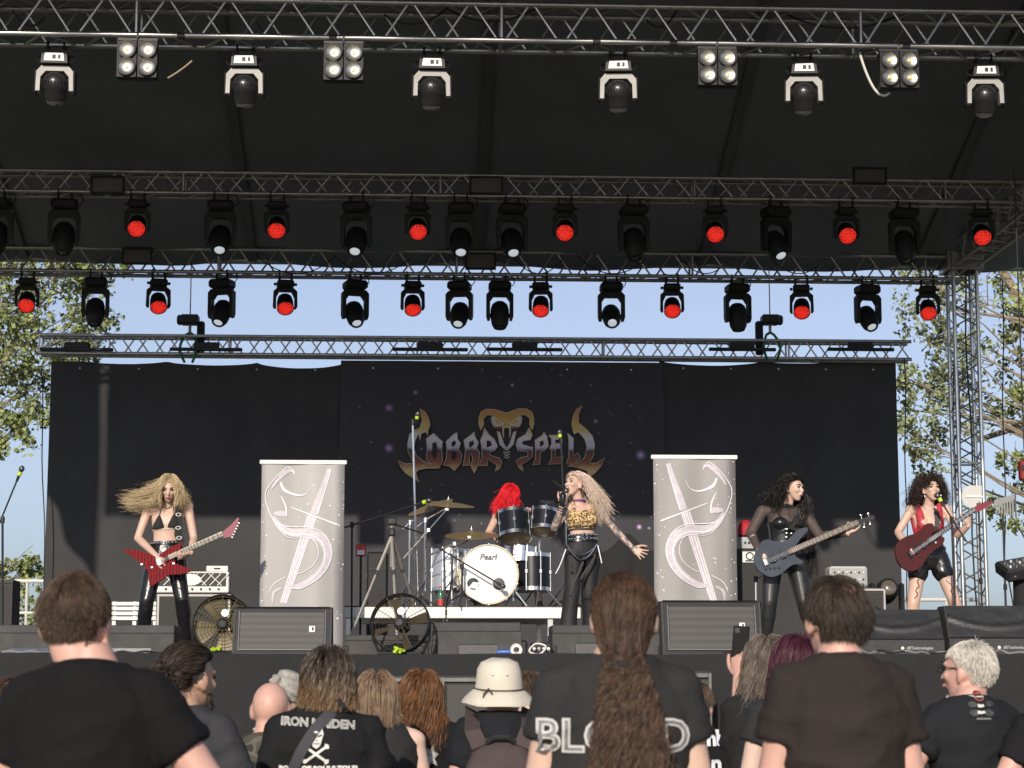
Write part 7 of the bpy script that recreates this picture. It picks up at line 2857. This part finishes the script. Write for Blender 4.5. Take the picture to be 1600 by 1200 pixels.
# ---- man at the right, brownish shirt, thinning crown
c = crowd('man with dark hair thinning at the crown and brownish black T-shirt, nearest at the right', 1304, 897, 5.35, .188, rad(-4), rad(-14), .06, .005, shirt=tee('brown_black_tee', (.030, .0235, .021)), skin=SK_RED,
          slv=.46, scalp_mat=mat('dark_scalp', (.06, .04, .03), .6), voxel=.010, neck=.056, hs=.98, bald=(.05, -.62, .70, .30), back=-.72, hair_t=.010)
short_hair(c, HM_DARK, 13000, .046, .0015, 62, back=-.76, bald=(.05, -.62, .70, .27), messy=.38, lift=.006, comb=(.18, 0, -.1), seg=7)
# ---- person with the curly pony tail
c = crowd('person with long curly brown ponytail and grey black lettered T-shirt', 975, 893, 5.25, .205, rad(2), rad(8), .0, -.02, prof=MANB, shirt=tee('washed_black_tee', (.029, .0285, .0285)), skin=SK_FAIR,
          slv=.42, scalp_mat=mat('pony_scalp', (.05, .03, .02), .6), voxel=.010, neck=.052, hs=1.0, fold=.005, hair_t=.008)
PT = c
h, R, N = c['J']['h'], c['R'], c['J']['n']
tie = at(972, 1048, 5.25 - .125)
pos, nrm, q = scalp(h, R, 9000, 71, c['hs'], .5, -.66)
tnp = np.array(tie)
def to_tie(P, t):
    g_ = tnp - P
    return g_ / (np.linalg.norm(g_, axis=1, keepdims=True) + 1e-6)
dist = np.linalg.norm(pos - tnp, axis=1)
strands('hair', c['root'], HM_PONY, pos, nrm * .35 + to_tie(pos, 0) * .9, dist * 1.12, 9, .0019, .33, (0, 0, 0), [skull(h, R, c['hs'], 1.02)], (.003, 14), 500, .7, rnd=.09, seed=72, lift=.006, flow=to_tie)
n = 5200
rg = np.random.default_rng(73)
ang = rg.uniform(0, 6.283, n)
rr = np.sqrt(rg.uniform(0, 1, n))
roots = tnp + np.stack([np.cos(ang) * rr * .034, np.sin(ang) * rr * .026 - .006, rg.uniform(-.03, .02, n)], 1)
dirs = np.stack([np.cos(ang) * rr * .24 + .03, np.sin(ang) * rr * .15 - .12, np.full(n, -1.)], 1)
Rb = Matrix((c['right'], c['fwd'], V(0, 0, 1))).transposed()
strands('ponytail', c['root'], HM_PONY, roots, dirs, rg.uniform(.22, .66, n), 30, .0021, .10, (.03, .06, 0), [(tuple(N - V(0, 0, .34)), (.26, .135, .42), Rb)], (.0065, 15), 260, .5, rnd=.04, seed=74, lift=.03)
MB().ring(tie, (0, .5, 1), .033, .010, 18, 8).build('hair_tie', BLACKCL, c['root'])
CHROME = ramp_mat('chrome_lettering', [(0, (.05, .05, .055)), (.25, (.55, .54, .52)), (.45, (.16, .16, .17)), (.55, (.65, .64, .62)), (.8, (.40, .40, .41)), (1, (.70, .69, .66))], 2, 1.24, 1.35, .5)
ctr = at(957, 1150, 5.25)
print_on(c['shirt'], 'BLOOD', .112, ctr + V(-.01, 0, 0), mat('lettering_edge', (.62, .60, .58), .6), c['root'], bold=.004, off=.006)
print_on(c['shirt'], 'BLOOD', .112, ctr + V(-.01, 0, 0), mat('chrome_print', (.20, .20, .21), .5, 0, .6, 60), c['root'], bold=-.0012, off=.009)
for ch_, x_ in (('A', 922), ('N', 950)):
    print_on(c['shirt'], ch_, .095, at(x_, 1207, 5.25), mat('lettering_edge', (.62, .60, .58), .6), c['root'], bold=.003, off=.006)

# ---- long haired man with printed shirt and shoulder strap
c = crowd('man with dark blond shoulder length hair in black shirt with skull print and strap', 514, 1010, 7.7, .215, rad(-3), rad(8), .0, -.01, shirt=tee('black_print_tee', (.0135, .0135, .0145)), skin=SK_FAIR,
          slv=.48, scalp_mat=mat('dirty_scalp', (.05, .03, .02), .6), voxel=.012, neck=.056)
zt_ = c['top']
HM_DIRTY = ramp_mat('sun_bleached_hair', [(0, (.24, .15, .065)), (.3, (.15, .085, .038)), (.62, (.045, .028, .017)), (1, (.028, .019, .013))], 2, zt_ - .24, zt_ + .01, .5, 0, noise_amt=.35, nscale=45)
long_hair(c, HM_DIRTY, 4600, 1097, 7.7, .0034, 81, (.007, 8), 200)
TEEW = mat('off_white_print', (.66, .65, .61), .7, 0, .12, 40)
TEEG = mat('tee_black_inner', (.014, .014, .015), .9)
ctr = at(499, 1129, 7.7)
rt = V(1, 0, -.06)
print_on(c['shirt'], 'IRON MAIDEN', .042, ctr, TEEW, c['root'], bold=.0016, off=.007, right=rt, spacing=1.0)
print_on(c['shirt'], 'IRON MAIDEN', .042, ctr, TEEG, c['root'], bold=-.0010, off=.0095, right=rt, spacing=1.0)
sk = at(497, 1150, 7.7)
skull_p = [[(-.9, .2), (-.75, .9), (-.2, 1.5), (.4, 1.55), (.9, 1.1), (1.05, .4), (.85, -.3), (.6, -1.2), (.1, -1.6), (-.4, -1.3), (-.6, -.6)]]
print_on(c['shirt'], '', .026, sk, TEEW, c['root'], 'skull_print', polys=skull_p, off=.007)
print_on(c['shirt'], '', .026, sk, TEEG, c['root'], 'skull_eyes', polys=[[(-.6, .1), (-.05, -.1), (-.1, .12), (-.5, .3)], [(.25, -.05), (.85, .2), (.75, .4), (.3, .15)], [(.05, -.55), (.25, -.55), (.15, -.3)], [(-.3, -.95), (.5, -.95), (.45, -.85), (-.25, -.85)]], off=.0095)
bn = at(497, 1176, 7.7)
def bone(a0):
    ca, sa = math.cos(a0), math.sin(a0)
    def T(x, y):
        return (x * ca - y * sa, x * sa + y * ca)
    return [T(x, y) for x, y in ((-1.9, -.25), (-1.5, -.18), (1.5, -.18), (1.9, -.45), (2.15, 0), (1.9, .45), (1.5, .18), (-1.5, .18), (-1.9, .45), (-2.15, 0))]
print_on(c['shirt'], '', .026, bn, TEEW, c['root'], 'bone_print', polys=[bone(rad(35))], off=.007)
print_on(c['shirt'], '', .026, bn, TEEW, c['root'], 'bone_print', polys=[bone(rad(-35))], off=.0085)
print_on(c['shirt'], 'BOOK OF SOULS TOUR', .027, at(500, 1199, 7.7), TEEW, c['root'], bold=.002, off=.007)
# strap across the back
N = c['J']['n']
pts = [at(x, y, 7.7 - .165) for x, y in ((536, 1096), (525, 1106), (510, 1120), (495, 1136), (482, 1155), (470, 1175), (460, 1197), (452, 1225))]
tree = BVHTree.FromPolygons([v.co + c['root'].location for v in c['shirt'].data.vertices], [tuple(p.vertices) for p in c['shirt'].data.polygons])
pp = []
for p in pts:
    hit = tree.ray_cast(V(p.x, p.y - 1, p.z), V(0, 1, 0))[0]
    pp.append(V(p.x, (hit.y if hit else p.y) - .014, p.z))
strap(c['root'], pp, .040, mat('grey_webbing', (.05, .05, .058), .8, 0, .1, 60), 'shoulder_strap')

# ---- grey haired man with glasses, profile to the left
c = crowd('grey haired man with glasses turning left, hands on hips, black printed T-shirt', 1512, 998, 8.35, .195, rad(-10), rad(-49), .05, -.005, shirt=tee('faded_black_tee', (.0165, .0175, .020)), skin=SK_RED,
          arms=dict(r=((.20, -.02, -.22), (-.14, .10, -.07)), l=((-.17, -.02, -.25), (.10, .10, -.10))), slv=.52, scalp_mat=mat('grey_scalp', (.42, .36, .31), .6), voxel=.012, neck=.058, hs=1.04, thick=1.1)
short_hair(c, HM_GREY, 5500, .030, .0030, 91, back=-.70, messy=.16, lift=.008, seg=6)
h, R = c['J']['h'], c['R']
L_ = lambda x, f, z: h + R @ (V(x, f, z) * 1.04)
gl = MB()
for k in (-1, 1):
    gl.ring(L_(k * .033, .104, .008), R @ V(0, 1, 0), .021, .0022, 16, 5, sx=1.2, sy=.85)
gl.tube([L_(-.012, .106, .012), L_(.012, .106, .012)], .0022, 5)
for k in (-1, 1):
    gl.tube([L_(k * .058, .10, .012), L_(k * .076, .02, .014), L_(k * .077, -.005, .004)], .0024, 5)
gl.build('glasses', BLACKM, c['root'])
rg = np.random.default_rng(92)
cb = np.array([L_(rg.uniform(-.03, .03), .06 + rg.uniform(-.02, .02), -.105 + rg.uniform(-.012, .012)) for _ in range(260)])
strands('goatee', c['root'], HM_GREY, cb, np.tile(np.array(R @ V(0, .4, -.8)), (260, 1)), .028, 4, .003, .3, (0, 0, 0), (), (0, 1), 0, .4, seed=93)
e = at(1516, 1086, 8.35)
ringp = [(math.cos(rad(a)) * 1.0, math.sin(rad(a)) * 1.0) for a in range(0, 360, 24)]
print_on(c['shirt'], '', .024, e, mat('dull_red_print', (.30, .07, .06), .8), c['root'], 'emblem', polys=[ringp], off=.006)
print_on(c['shirt'], '', .024, e, TEEG, c['root'], 'emblem_inner', polys=[[(x * .72, y * .72) for x, y in ringp]], off=.0085)
print_on(c['shirt'], '', .024, e, TEEW, c['root'], 'emblem_wings', polys=[[(-1.9, .55), (-1.2, .25), (0, .1), (1.2, .25), (1.9, .55), (1.7, -.05), (.8, -.3), (0, -.35), (-.8, -.3), (-1.7, -.05)]], off=.011)
GP = mat('faint_grey_print', (.055, .056, .06), .8, 0, .6, 60)
for (dx, y_, r_) in ((-.035, 1100, .5), (.035, 1099, .5), (-.03, 1113, .55), (.03, 1113, .55)):
    print_on(c['shirt'], '', .024, at(1518, y_, 8.35) + V(dx, 0, 0), GP, c['root'], 'faded_print', polys=[[(x * r_ * 1.5, y * r_) for x, y in ringp]], off=.005)
print_on(c['shirt'], '', .02, at(1520, 1122, 8.35), mat('grey_print_bar', (.16, .16, .165), .8), c['root'], 'faded_print', polys=[[(-1.5, -.2), (1.5, -.2), (1.5, .2), (-1.5, .2)]], off=.006)
for (y_, w_) in ((1102, .7), (1112, .9)):
    print_on(c['shirt'], '', .02, at(1517, y_, 8.35), TEEW, c['root'], 'pale_print', polys=[[(-w_, -.3), (-w_ * .2, -.35), (w_, -.2), (w_ * .8, .3), (0, .2), (-w_ * .9, .35)]], off=.008)

# ---- man with hair knot and beard, facing right
c = crowd('man with dark hair tied in a knot and a beard, grey T-shirt, looking right', 296, 1003, 7.2, .185, rad(16), rad(38), -.02, -.01, shirt=tee('charcoal_grey_tee', (.043, .043, .047)), skin=SK_TAN, slv=.52,
          arms=dict(r=((.08, .04, -.27), (.04, .16, -.16))), scalp_mat=mat('black_brown_scalp', (.03, .02, .016), .6), neck=.054)
h, R = c['J']['h'], c['R']
tie = h + R @ V(0, -.125, .012)
tnp = np.array(tie)
pos, nrm, q = scalp(h, R, 3200, 101, 1.0, .45, -.6)
dist = np.linalg.norm(pos - tnp, axis=1)
strands('hair', c['root'], HM_DARK, pos, nrm * .6 + to_tie(pos, 0) * .8, dist * 1.1, 8, .0036, .35, (0, 0, 0), [skull(h, R, 1.0, 1.06)], (.003, 12), 200, .7, rnd=.10, seed=102, lift=.015, flow=to_tie)
n = 900
rg = np.random.default_rng(103)
dv = rg.normal(0, 1, (n, 3))
dv /= np.linalg.norm(dv, axis=1, keepdims=True)
strands('hair_knot', c['root'], HM_DARK, tnp + dv * .022 + np.array([-.01, 0, -.005]), np.cross(dv, np.array([.2, .6, .5])) + dv * .5, rg.uniform(.05, .11, n), 10, .0036, .25, (-.2, 0, 0), (), (.012, 14), 80, .4, rnd=.5, seed=104)
cb = []
for _ in range(900):
    a = rg.uniform(-1.5, 1.5)
    z = rg.uniform(-.115, -.045)
    wz = np.interp(z, (-.115, -.08, -.045), (.02, .046, .06))
    cb.append(h + R @ V(math.sin(a) * wz, .03 + math.cos(a) * .055, z))
strands('beard', c['root'], HM_DARK, np.array([tuple(p) for p in cb]), np.array([tuple((p - h) * 6 + V(0, 0, -.5)) for p in cb]), rg.uniform(.02, .05, 900), 5, .0034, .3, (0, 0, 0), (), (0, 1), 0, .4, seed=105, rnd=.3)

# ---- bald man with camouflage vest
CAMO = bpy.data.materials.new('camouflage_cloth')
CAMO.use_nodes = True
nt = CAMO.node_tree
bs = nt.nodes['Principled BSDF']
bs.inputs['Roughness'].default_value = .9
tc = nt.nodes.new('ShaderNodeTexCoord')
nz = nt.nodes.new('ShaderNodeTexNoise')
nz.inputs['Scale'].default_value = 11
nt.links.new(tc.outputs['Object'], nz.inputs[0])
cr = nt.nodes.new('ShaderNodeValToRGB')
cr.color_ramp.interpolation = 'CONSTANT'
el = cr.color_ramp.elements
el[0].color = (.018, .02, .018, 1)
el[1].position, el[1].color = .45, (.06, .055, .035, 1)
e_ = el.new(.55)
e_.color = (.11, .10, .08, 1)
e_ = el.new(.63)
e_.color = (.03, .028, .022, 1)
nt.links.new(nz.outputs[0], cr.inputs[0])
nt.links.new(cr.outputs[0], bs.inputs[0])
c = crowd('bald man in dark camouflage vest left of the skull shirt', 424, 1066, 8.9, .20, rad(4), rad(4), .05, -.01, shirt=CAMO, skin=SK_RED, slv=.5, neck=.062, hs=1.05, hair_t=0, thick=1.05)
N = c['J']['n']
print_on(c['shirt'], '', .03, at(412, 1137, 8.9), mat('pale_patch', (.55, .54, .52), .8), c['root'], 'patch', polys=[[(-1.6, -.3), (-.6, -.1), (0, -.4), (.7, -.1), (1.8, -.3), (1.5, .35), (.3, .1), (-.9, .4)]], off=.006)
# ---- person in pale head wrap
c = crowd('person in a pale grey knotted headscarf behind the bald man', 452, 1043, 10.4, .19, rad(10), rad(20), 0, 0, shirt=BLACKCL, skin=SK_TAN, voxel=.015, hair_t=.02)
h, R = c['J']['h'], c['R']
q = MB()
q.ell(h + R @ V(0, -.014, .03), (.088, .106, .094), R, 22, 14)
q.cap(h + R @ V(-.05, -.09, .02), h + R @ V(-.02, -.13, .07), .03, .026)
q.cap(h + R @ V(0, -.1, .0), h + R @ V(.03, -.135, -.07), .035, .03)
sc_ = remesh(q, .008, 1)
for v in sc_.vertices:
    k_ = math.sin(v.co.z * 150 + v.co.x * 70 + 3 * noise.noise(v.co * 12))
    v.co += v.normal * (.005 * k_)
place(sc_, 'headscarf', mat('pale_grey_cloth', (.34, .32, .28), .9, 0, .35, 40), c['root'])

# ---- two girls in front of the subwoofer
c = crowd('girl with light brown hair and bare shoulders left of the auburn girl', 587, 1047, 9.0, .185, rad(-6), rad(-12), 0, .045, prof=GIRLB, shirt=BLACKCL, skin=SK_PALE, sleeveless=True, slv=.3, voxel=.013,
          scalp_mat=mat('light_scalp', (.15, .10, .07), .6), neck=.046, hs=.97, arm_r=(.045, .037, .036, .025))
long_hair(c, HM_LIGHT, 3400, 1128, 9.0, .0036, 111, (.003, 4), 160)
c = crowd('girl with long wavy auburn hair in black printed shirt beside the subwoofer', 659, 1046, 9.8, .185, rad(8), rad(14), 0, .01, prof=GIRLB, shirt=tee('black_print_tee', (.0135, .0135, .0145)), skin=SK_FAIR, voxel=.013,
          scalp_mat=mat('auburn_scalp', (.10, .04, .02), .6), neck=.046, hs=.97, arm_r=(.045, .037, .036, .025))
long_hair(c, HM_AUB, 3800, 1168, 9.8, .0038, 112, (.010, 6), 180, (.03, -.03, 0), seg=20)
print_on(c['shirt'], '', .05, at(672, 1185, 9.8), mat('grey_white_print', (.4, .4, .38), .8, 0, .6, 60), c['root'], 'flower_print', polys=[[(-.7, 0), (-.3, .5), (-.5, 1.1), (0, .9), (.3, 1.4), (.4, .7), (.8, .5), (.4, .1), (.7, -.6), (.1, -.3), (-.3, -.9), (-.3, -.2)]], off=.006)

# ---- man with bucket hat and backpack
c = crowd('man in a beige bucket hat wearing a brown backpack', 779, 1036, 9.1, .205, rad(-3), rad(-8), .0, .01, shirt=tee('black_navy_tee', (.014, .015, .018)), skin=SK_RED, slv=.48, neck=.058, hair_t=.0, hs=1.03, scalp_mat=mat('brown_scalp', (.10, .06, .04), .6))
h, R = c['J']['h'], c['R']
HATM = mat('beige_hat_cloth', (.60, .55, .45), .85, 0, .08, 14, .15, 160)
hb = h + R @ V(0, -.012, .018)
upv_ = R @ V(0, -.10, 1)
q = MB().lathe([(.001, .118), (.045, .116), (.080, .100), (.096, .070), (.104, .0), (.108, -.02)], hb, upv_, 40, sy=1.08)
hat = q.build('bucket_hat', HATM, c['root'], smooth=60)
wobble(hat.data, .006, 14, 2)
q = MB().lathe([(.106, -.012), (.125, -.03), (.150, -.055), (.163, -.072), (.163, -.076), (.148, -.062), (.12, -.036), (.104, -.018)], hb, upv_, 48, sy=1.05)
br = q.build('hat_brim', HATM, c['root'], smooth=60)
wobble(br.data, .008, 9, 5)
MB().ring(hb + upv_ * -.012, upv_, .1095, .0035, 40, 6, sx=1, sy=1.08).build('hat_cord', mat('dark_cord', (.05, .04, .03), .8), c['root'])
kn = hb + V(-.05, -.112, -.015)
for dx in (-.02, .015):
    MB().tube([kn, kn + V(dx, -.012, -.022), kn + V(dx * 1.2, -.008, -.045)], .004, 6).build('cord_end', mat('dark_cord', (.05, .04, .03), .8), c['root'])
for k in (-.03, .03):
    MB().ell(hb + V(k, -.107, .045), (.006, .004, .006), None, 8, 6).build('eyelet', STEEL, c['root'])
N = c['J']['n']
PACK = mat('brown_pack_cloth', (.062, .043, .042), .85, 0, .2, 12, .15, 90)
bp_ = thing('backpack', 'brown backpack with wide straps on the man in the bucket hat', 'backpack', V(N.x, 9.0, N.z - .55))
q = MB()
bc = V(N.x - .01, 8.88, N.z - .36)
q.loft([(bc + V(0, .0, -.24), V(.15, 0, 0), V(0, .07, 0)), (bc + V(0, -.01, -.1), V(.165, 0, 0), V(0, .095, 0)), (bc + V(0, 0, .1), V(.155, 0, 0), V(0, .085, 0)), (bc + V(0, .02, .2), V(.12, 0, 0), V(0, .06, 0)), (bc + V(0, .03, .245), V(.07, 0, 0), V(0, .03, 0))], 24, power=3)
pm = remesh(q, .012, 3)
wobble(pm, .006, 8, 4, 1)
place(pm, 'pack_body', PACK, bp_)
q = MB()
pc = bc + V(0, -.095, -.10)
q.loft([(pc + V(0, 0, -.13), V(.12, 0, 0), V(0, .03, 0)), (pc, V(.128, 0, 0), V(0, .04, 0)), (pc + V(0, .01, .09), V(.12, 0, 0), V(0, .03, 0))], 20, power=3.5)
place(remesh(q, .009, 2), 'front_pocket', mat('faded_red_pocket', (.085, .035, .04), .85, 0, .5, 30), bp_)
MB().tube([pc + V(-.12, -.02, .095), pc + V(0, -.035, .105), pc + V(.12, -.02, .095)], .008, 8).build('zip', BLACKCL, bp_)
for k in (-1, 1):
    pts = [bc + V(k * .09, -.03, .21), bc + V(k * .12, .0, .28), N + V(k * .125, .05, .005), N + V(k * .12, .13, -.06), N + V(k * .12, .15, -.25)]
    strap(bp_, pts, .07, PACK, 'shoulder_strap')
MB().tube([bc + V(-.06, -.02, .225), bc + V(-.03, -.045, .25), bc + V(.03, -.045, .25), bc + V(.06, -.02, .225)], .012, 8).build('grab_handle', BLACKCL, bp_)

# ---- partly hidden people
c = crowd('dark haired person mostly hidden behind the bucket hat', 826, 1046, 11.0, .2, rad(0), rad(-10), 0, 0, shirt=BLACKCL, skin=SK_FAIR, voxel=.016, scalp_mat=mat('dark_scalp', (.06, .04, .03), .6))
short_hair(c, HM_BROWN, 1500, .045, .005, 131)
c = crowd('young man with brown hair and white lettered shirt right of the ponytail', 1086, 1063, 9.9, .19, rad(14), rad(24), 0, .0, shirt=tee('black_letter_tee', (.011, .011, .012)), skin=SK_RED, voxel=.014, scalp_mat=mat('brown_scalp', (.10, .06, .04), .6), back=-.66)
short_hair(c, HM_BROWN, 2200, .04, .0045, 132, back=-.7)
print_on(c['shirt'], 'mb', .10, at(1108, 1153, 9.9), mat('white_letter_print', (.7, .72, .74), .7), c['root'], bold=.004, off=.008)
print_on(c['shirt'], 'n', .11, at(1112, 1192, 9.9), mat('white_letter_print', (.7, .72, .74), .7), c['root'], bold=.004, off=.008)
# ---- person filming with a phone
Yp = 8.5
c = crowd('person with long ash grey hair holding up a phone', 1199, 991, Yp, .20, rad(-6), rad(-10), .02, -.005, shirt=tee('soft_black_tee', (.0205, .020, .0205)), skin=SK_RED,
          arms=dict(l=((.03, .06, -.26), (.07, .24, .39)), lhand=(V(-.05, .12, 1), V(.75, .6, 0), 1, dict(curl=.8))), slv=.52, scalp_mat=mat('ash_scalp', (.16, .12, .10), .6), neck=.052)
long_hair(c, HM_ASH, 3800, 1112, 8.5, .0038, 141, (.008, 6), 180, (-.06, -.03, 0), rnd=.1)
wl = c['J']['wl']
ph = thing('smartphone', 'black smartphone held up by the ash haired person', 'phone', wl + V(.0, .0, .08))
pc = wl + V(.012, .025, .145)
R_ = Matrix.Rotation(rad(5), 3, 'Y') @ Matrix.Rotation(rad(-8), 3, 'Z')
MB().box(pc, (.070, .009, .150), R_, .004).build('case', mat('phone_black', (.006, .006, .007), .6, 0, spec=.15), ph)
MB().box(pc + R_ @ V(-.018, -.006, .055), (.022, .004, .024), R_, .001).build('camera_bump', BLACKM, ph)
MB().box(pc + R_ @ V(0, .006, 0), (.064, .003, .14), R_).build('screen', mat('phone_screen', (.03, .03, .035), .1), ph)
# ---- person with plum hair
c = crowd('person with plum red hair half hidden behind the man on the right', 1243, 991, 8.0, .195, rad(-8), rad(-22), 0, -.01, prof=GIRLB, shirt=BLACKCL, skin=SK_PALE, scalp_mat=mat('plum_scalp', (.06, .012, .03), .6), neck=.047, arm_r=(.046, .038, .037, .026), slv=.35)
long_hair(c, HM_PURP, 3600, 1085, 8.0, .0038, 151, (.003, 4), 160, (-.10, -.03, 0))
# ---- far left man and the one at the right border
c = crowd('man with short brown hair and printed black shirt at the far left edge', 18, 1056, 9.9, .20, rad(10), rad(14), -.05, -.01, shirt=tee('black_letter_tee', (.011, .011, .012)), skin=SK_RED, voxel=.014, scalp_mat=mat('brown_scalp', (.10, .06, .04), .6), back=-.68, bald=(0, -.6, .7, .16))
short_hair(c, HM_BROWN, 2400, .036, .0045, 161, back=-.72, bald=(0, -.6, .7, .13))
for (x, y, pl) in ((4, 1141, [(-1, -.3), (.9, -.2), (1, .3), (-.9, .25)]), (2, 1172, [(-.4, -1), (.2, -.6), (.5, .9), (-.2, .8)]), (4, 1196, [(-.6, -.8), (.5, -.9), (.2, 1), (-.3, .7)])):
    print_on(c['shirt'], '', .03, at(x, y, 9.9), TEEW, c['root'], 'white_print', polys=[pl], off=.007)
c = crowd('person in black T-shirt cut off by the right edge of the picture', 1652, 1012, 8.0, .205, rad(-10), rad(-10), 0, 0, shirt=tee('black_letter_tee', (.011, .011, .012)), skin=SK_RED, slv=.5, arms=dict(l=((-.13, .0, -.25), (.02, .06, -.2))), scalp_mat=mat('dark_scalp', (.06, .04, .03), .6))
short_hair(c, HM_DARK, 1500, .05, .005, 171)

# ================================================================== trees behind the stage
BARK = mat('pale_bark', (.26, .21, .15), .9, 0, .35, 12, .5, 40)
def leaf_mat(name, c):
    m = mat(name, c, .55, 0, .5, 1.2, island=.5, spec=.3)
    b = m.node_tree.nodes['Principled BSDF']
    b.inputs['Transmission Weight'].default_value = 0.0
    return m
LEAF1 = leaf_mat('olive_leaves', (.22, .255, .095))
LEAF2 = leaf_mat('grey_green_leaves', (.23, .26, .13))


def leaves(name, parent, m, centres, per, spread, size, seed):
    rg = np.random.default_rng(seed)
    C = np.repeat(np.array(centres)[:, :3], per, axis=0)
    S = np.repeat(np.array(centres)[:, 3] if len(centres[0]) > 3 else np.full(len(centres), spread), per)
    # sub-clumps leave gaps between the sprays
    k = 7
    sub = rg.normal(0, 1, (len(centres), k, 3)) * np.array(centres)[:, 3][:, None, None]
    pick = rg.integers(0, k, len(C))
    ci = np.repeat(np.arange(len(centres)), per)
    P = C + sub[ci, pick] + rg.normal(0, 1, (len(C), 3)) * (S * .33)[:, None]
    n = len(P)
    a = rg.normal(0, 1, (n, 3))
    a /= np.linalg.norm(a, axis=1, keepdims=True)
    b = np.cross(a, rg.normal(0, 1, (n, 3)))
    b /= np.linalg.norm(b, axis=1, keepdims=True)
    s = size * rg.uniform(.6, 1.3, (n, 1))
    nr = np.cross(a, b) * .18
    V4 = np.stack([P - a * s, P + b * s * .62 + nr * s, P + a * s, P - b * s * .62 + nr * s], 1).reshape(-1, 3)
    off = np.array(parent.location)
    F = np.arange(n * 4).reshape(-1, 4)
    me = bpy.data.meshes.new(name)
    me.vertices.add(n * 4)
    me.vertices.foreach_set('co', (V4 - off).ravel())
    me.loops.add(n * 4)
    me.loops.foreach_set('vertex_index', F.ravel().astype(np.int32))
    me.polygons.add(n)
    me.polygons.foreach_set('loop_start', np.arange(0, n * 4, 4, dtype=np.int32))
    me.update(calc_edges=True)
    me.materials.append(m)
    o = bpy.data.objects.new(name, me)
    COL.objects.link(o)
    o.parent = parent
    o['kind'] = 'stuff'
    return o


def tree(label, Yt, trunk_px, clumps, m, seed, per=75, size=.065, limbs=(), top_px=300):
    base = at(trunk_px, 1000, Yt)
    r = thing('tree', label, 'tree', V(base.x, Yt, 0))
    rg = random.Random(seed)
    topz = at(trunk_px, top_px, Yt).z
    tp = [V(base.x + .12 * math.sin(i * .9 + seed), Yt + .1 * math.cos(i * .7), topz * i / 10) for i in range(11)]
    MB().tube(tp, [.24 - .019 * i for i in range(11)], 12).build('trunk', BARK, r)
    cs = []
    for k, (px, py, sp) in enumerate(clumps):
        c = at(px, py, Yt + rg.uniform(-.9, .9))
        cs.append((c.x, c.y, c.z, sp))
        # a limb from the trunk to the clump
        zt = max(1.5, min(c.z - .5 - .25 * abs(c.x - base.x), topz * .95))
        i = min(9, int(zt / topz * 10))
        a = tp[i]
        mid = a.lerp(c, .55) + V(rg.uniform(-.15, .15), 0, rg.uniform(-.05, .25))
        pts = [a, a.lerp(mid, .5) + V(0, 0, .06), mid, mid.lerp(c, .5) + V(rg.uniform(-.1, .1), 0, .03), c]
        MB().tube(pts, [.03, .026, .018, .012, .006], 7).build('limb', BARK, r)
        for q in range(4):
            e = c + V(rg.gauss(0, sp), rg.gauss(0, sp), rg.gauss(0, sp))
            MB().tube([mid.lerp(c, .7), c.lerp(e, .5) + V(0, 0, .05), e], [.010, .007, .004], 5).build('twig', BARK, r)
    for (p0, p1, rr) in limbs:
        a, b = at(*p0, Yt), at(*p1, Yt)
        MB().tube([a, a.lerp(b, .5) + V(.04, 0, -.05), b], [rr, rr * .8, rr * .6], 9).build('limb', BARK, r)
    leaves('crown', r, m, cs, per, .3, size, seed)
    return r


L = [(18, 418, .34), (60, 432, .34), (110, 420, .34), (150, 432, .30), (30, 470, .36), (85, 470, .34), (135, 478, .30), (10, 520, .36), (60, 525, .36), (110, 530, .30), (150, 545, .22),
     (20, 575, .36), (70, 585, .26), (10, 625, .32), (38, 650, .26), (12, 680, .2), (-60, 430, .45), (-60, 540, .45), (-70, 640, .4), (-30, 380, .4), (60, 385, .35), (130, 395, .3), (-120, 480, .5), (20, 888, .16), (40, 895, .12), (45, 600, .3), (30, 545, .34)]
tree('leafy tree rising behind the left side of the stage', 33.0, -150, L, LEAF1, 3, 330, .05)
Rr = [(1440, 440, .26), (1478, 470, .26), (1432, 500, .2), (1470, 520, .22), (1500, 540, .3), (1450, 575, .22), (1490, 590, .32), (1425, 640, .18), (1455, 625, .24), (1480, 655, .30), (1440, 690, .2), (1465, 700, .24), (1415, 590, .14),
      (1520, 470, .34), (1530, 560, .34), (1530, 640, .34), (1425, 710, .12)]
tree('tree with grey green leaves behind the lattice tower', 33.0, 1720, Rr, LEAF2, 8, 230, .048, limbs=(((1600, 660), (1470, 640), .03), ((1600, 500), (1450, 470), .03)))
R2 = [(1570, 450, .26), (1600, 470, .3), (1580, 520, .16), (1600, 590, .26), (1575, 610, .22), (1600, 640, .3), (1585, 720, .14), (1600, 740, .2), (1650, 480, .5), (1660, 600, .5), (1640, 400, .5), (1570, 790, .14), (1600, 800, .2)]
tree('tree with a thick leaning limb at the right edge', 34.0, 1660, R2, LEAF1, 12, 240, .05, limbs=(((1650, 560), (1562, 418), .12), ((1640, 640), (1520, 690), .07)))
# low shrub behind the left rear of the stage
S = [(55, 955, .16), (35, 960, .16), (68, 962, .14), (20, 950, .2), (0, 960, .2), (60, 935, .1)]
r = thing('shrub', 'low green shrub behind the far left rear of the stage', 'shrub', V(at(40, 960, 31).x, 31, 0))
cs = []
for (px, py, sp) in S:
    c = at(px, py, 31)
    cs.append((c.x, c.y, c.z, sp))
    MB().tube([(c.x * .6 + r.location.x * .4, 31, 0), (c.x, 31, c.z * .6), c], [.03, .02, .008], 6).build('stem', BARK, r)
leaves('foliage', r, LEAF1, cs, 90, .15, .05, 77)
bpy.data.scenes.remove(TMP)
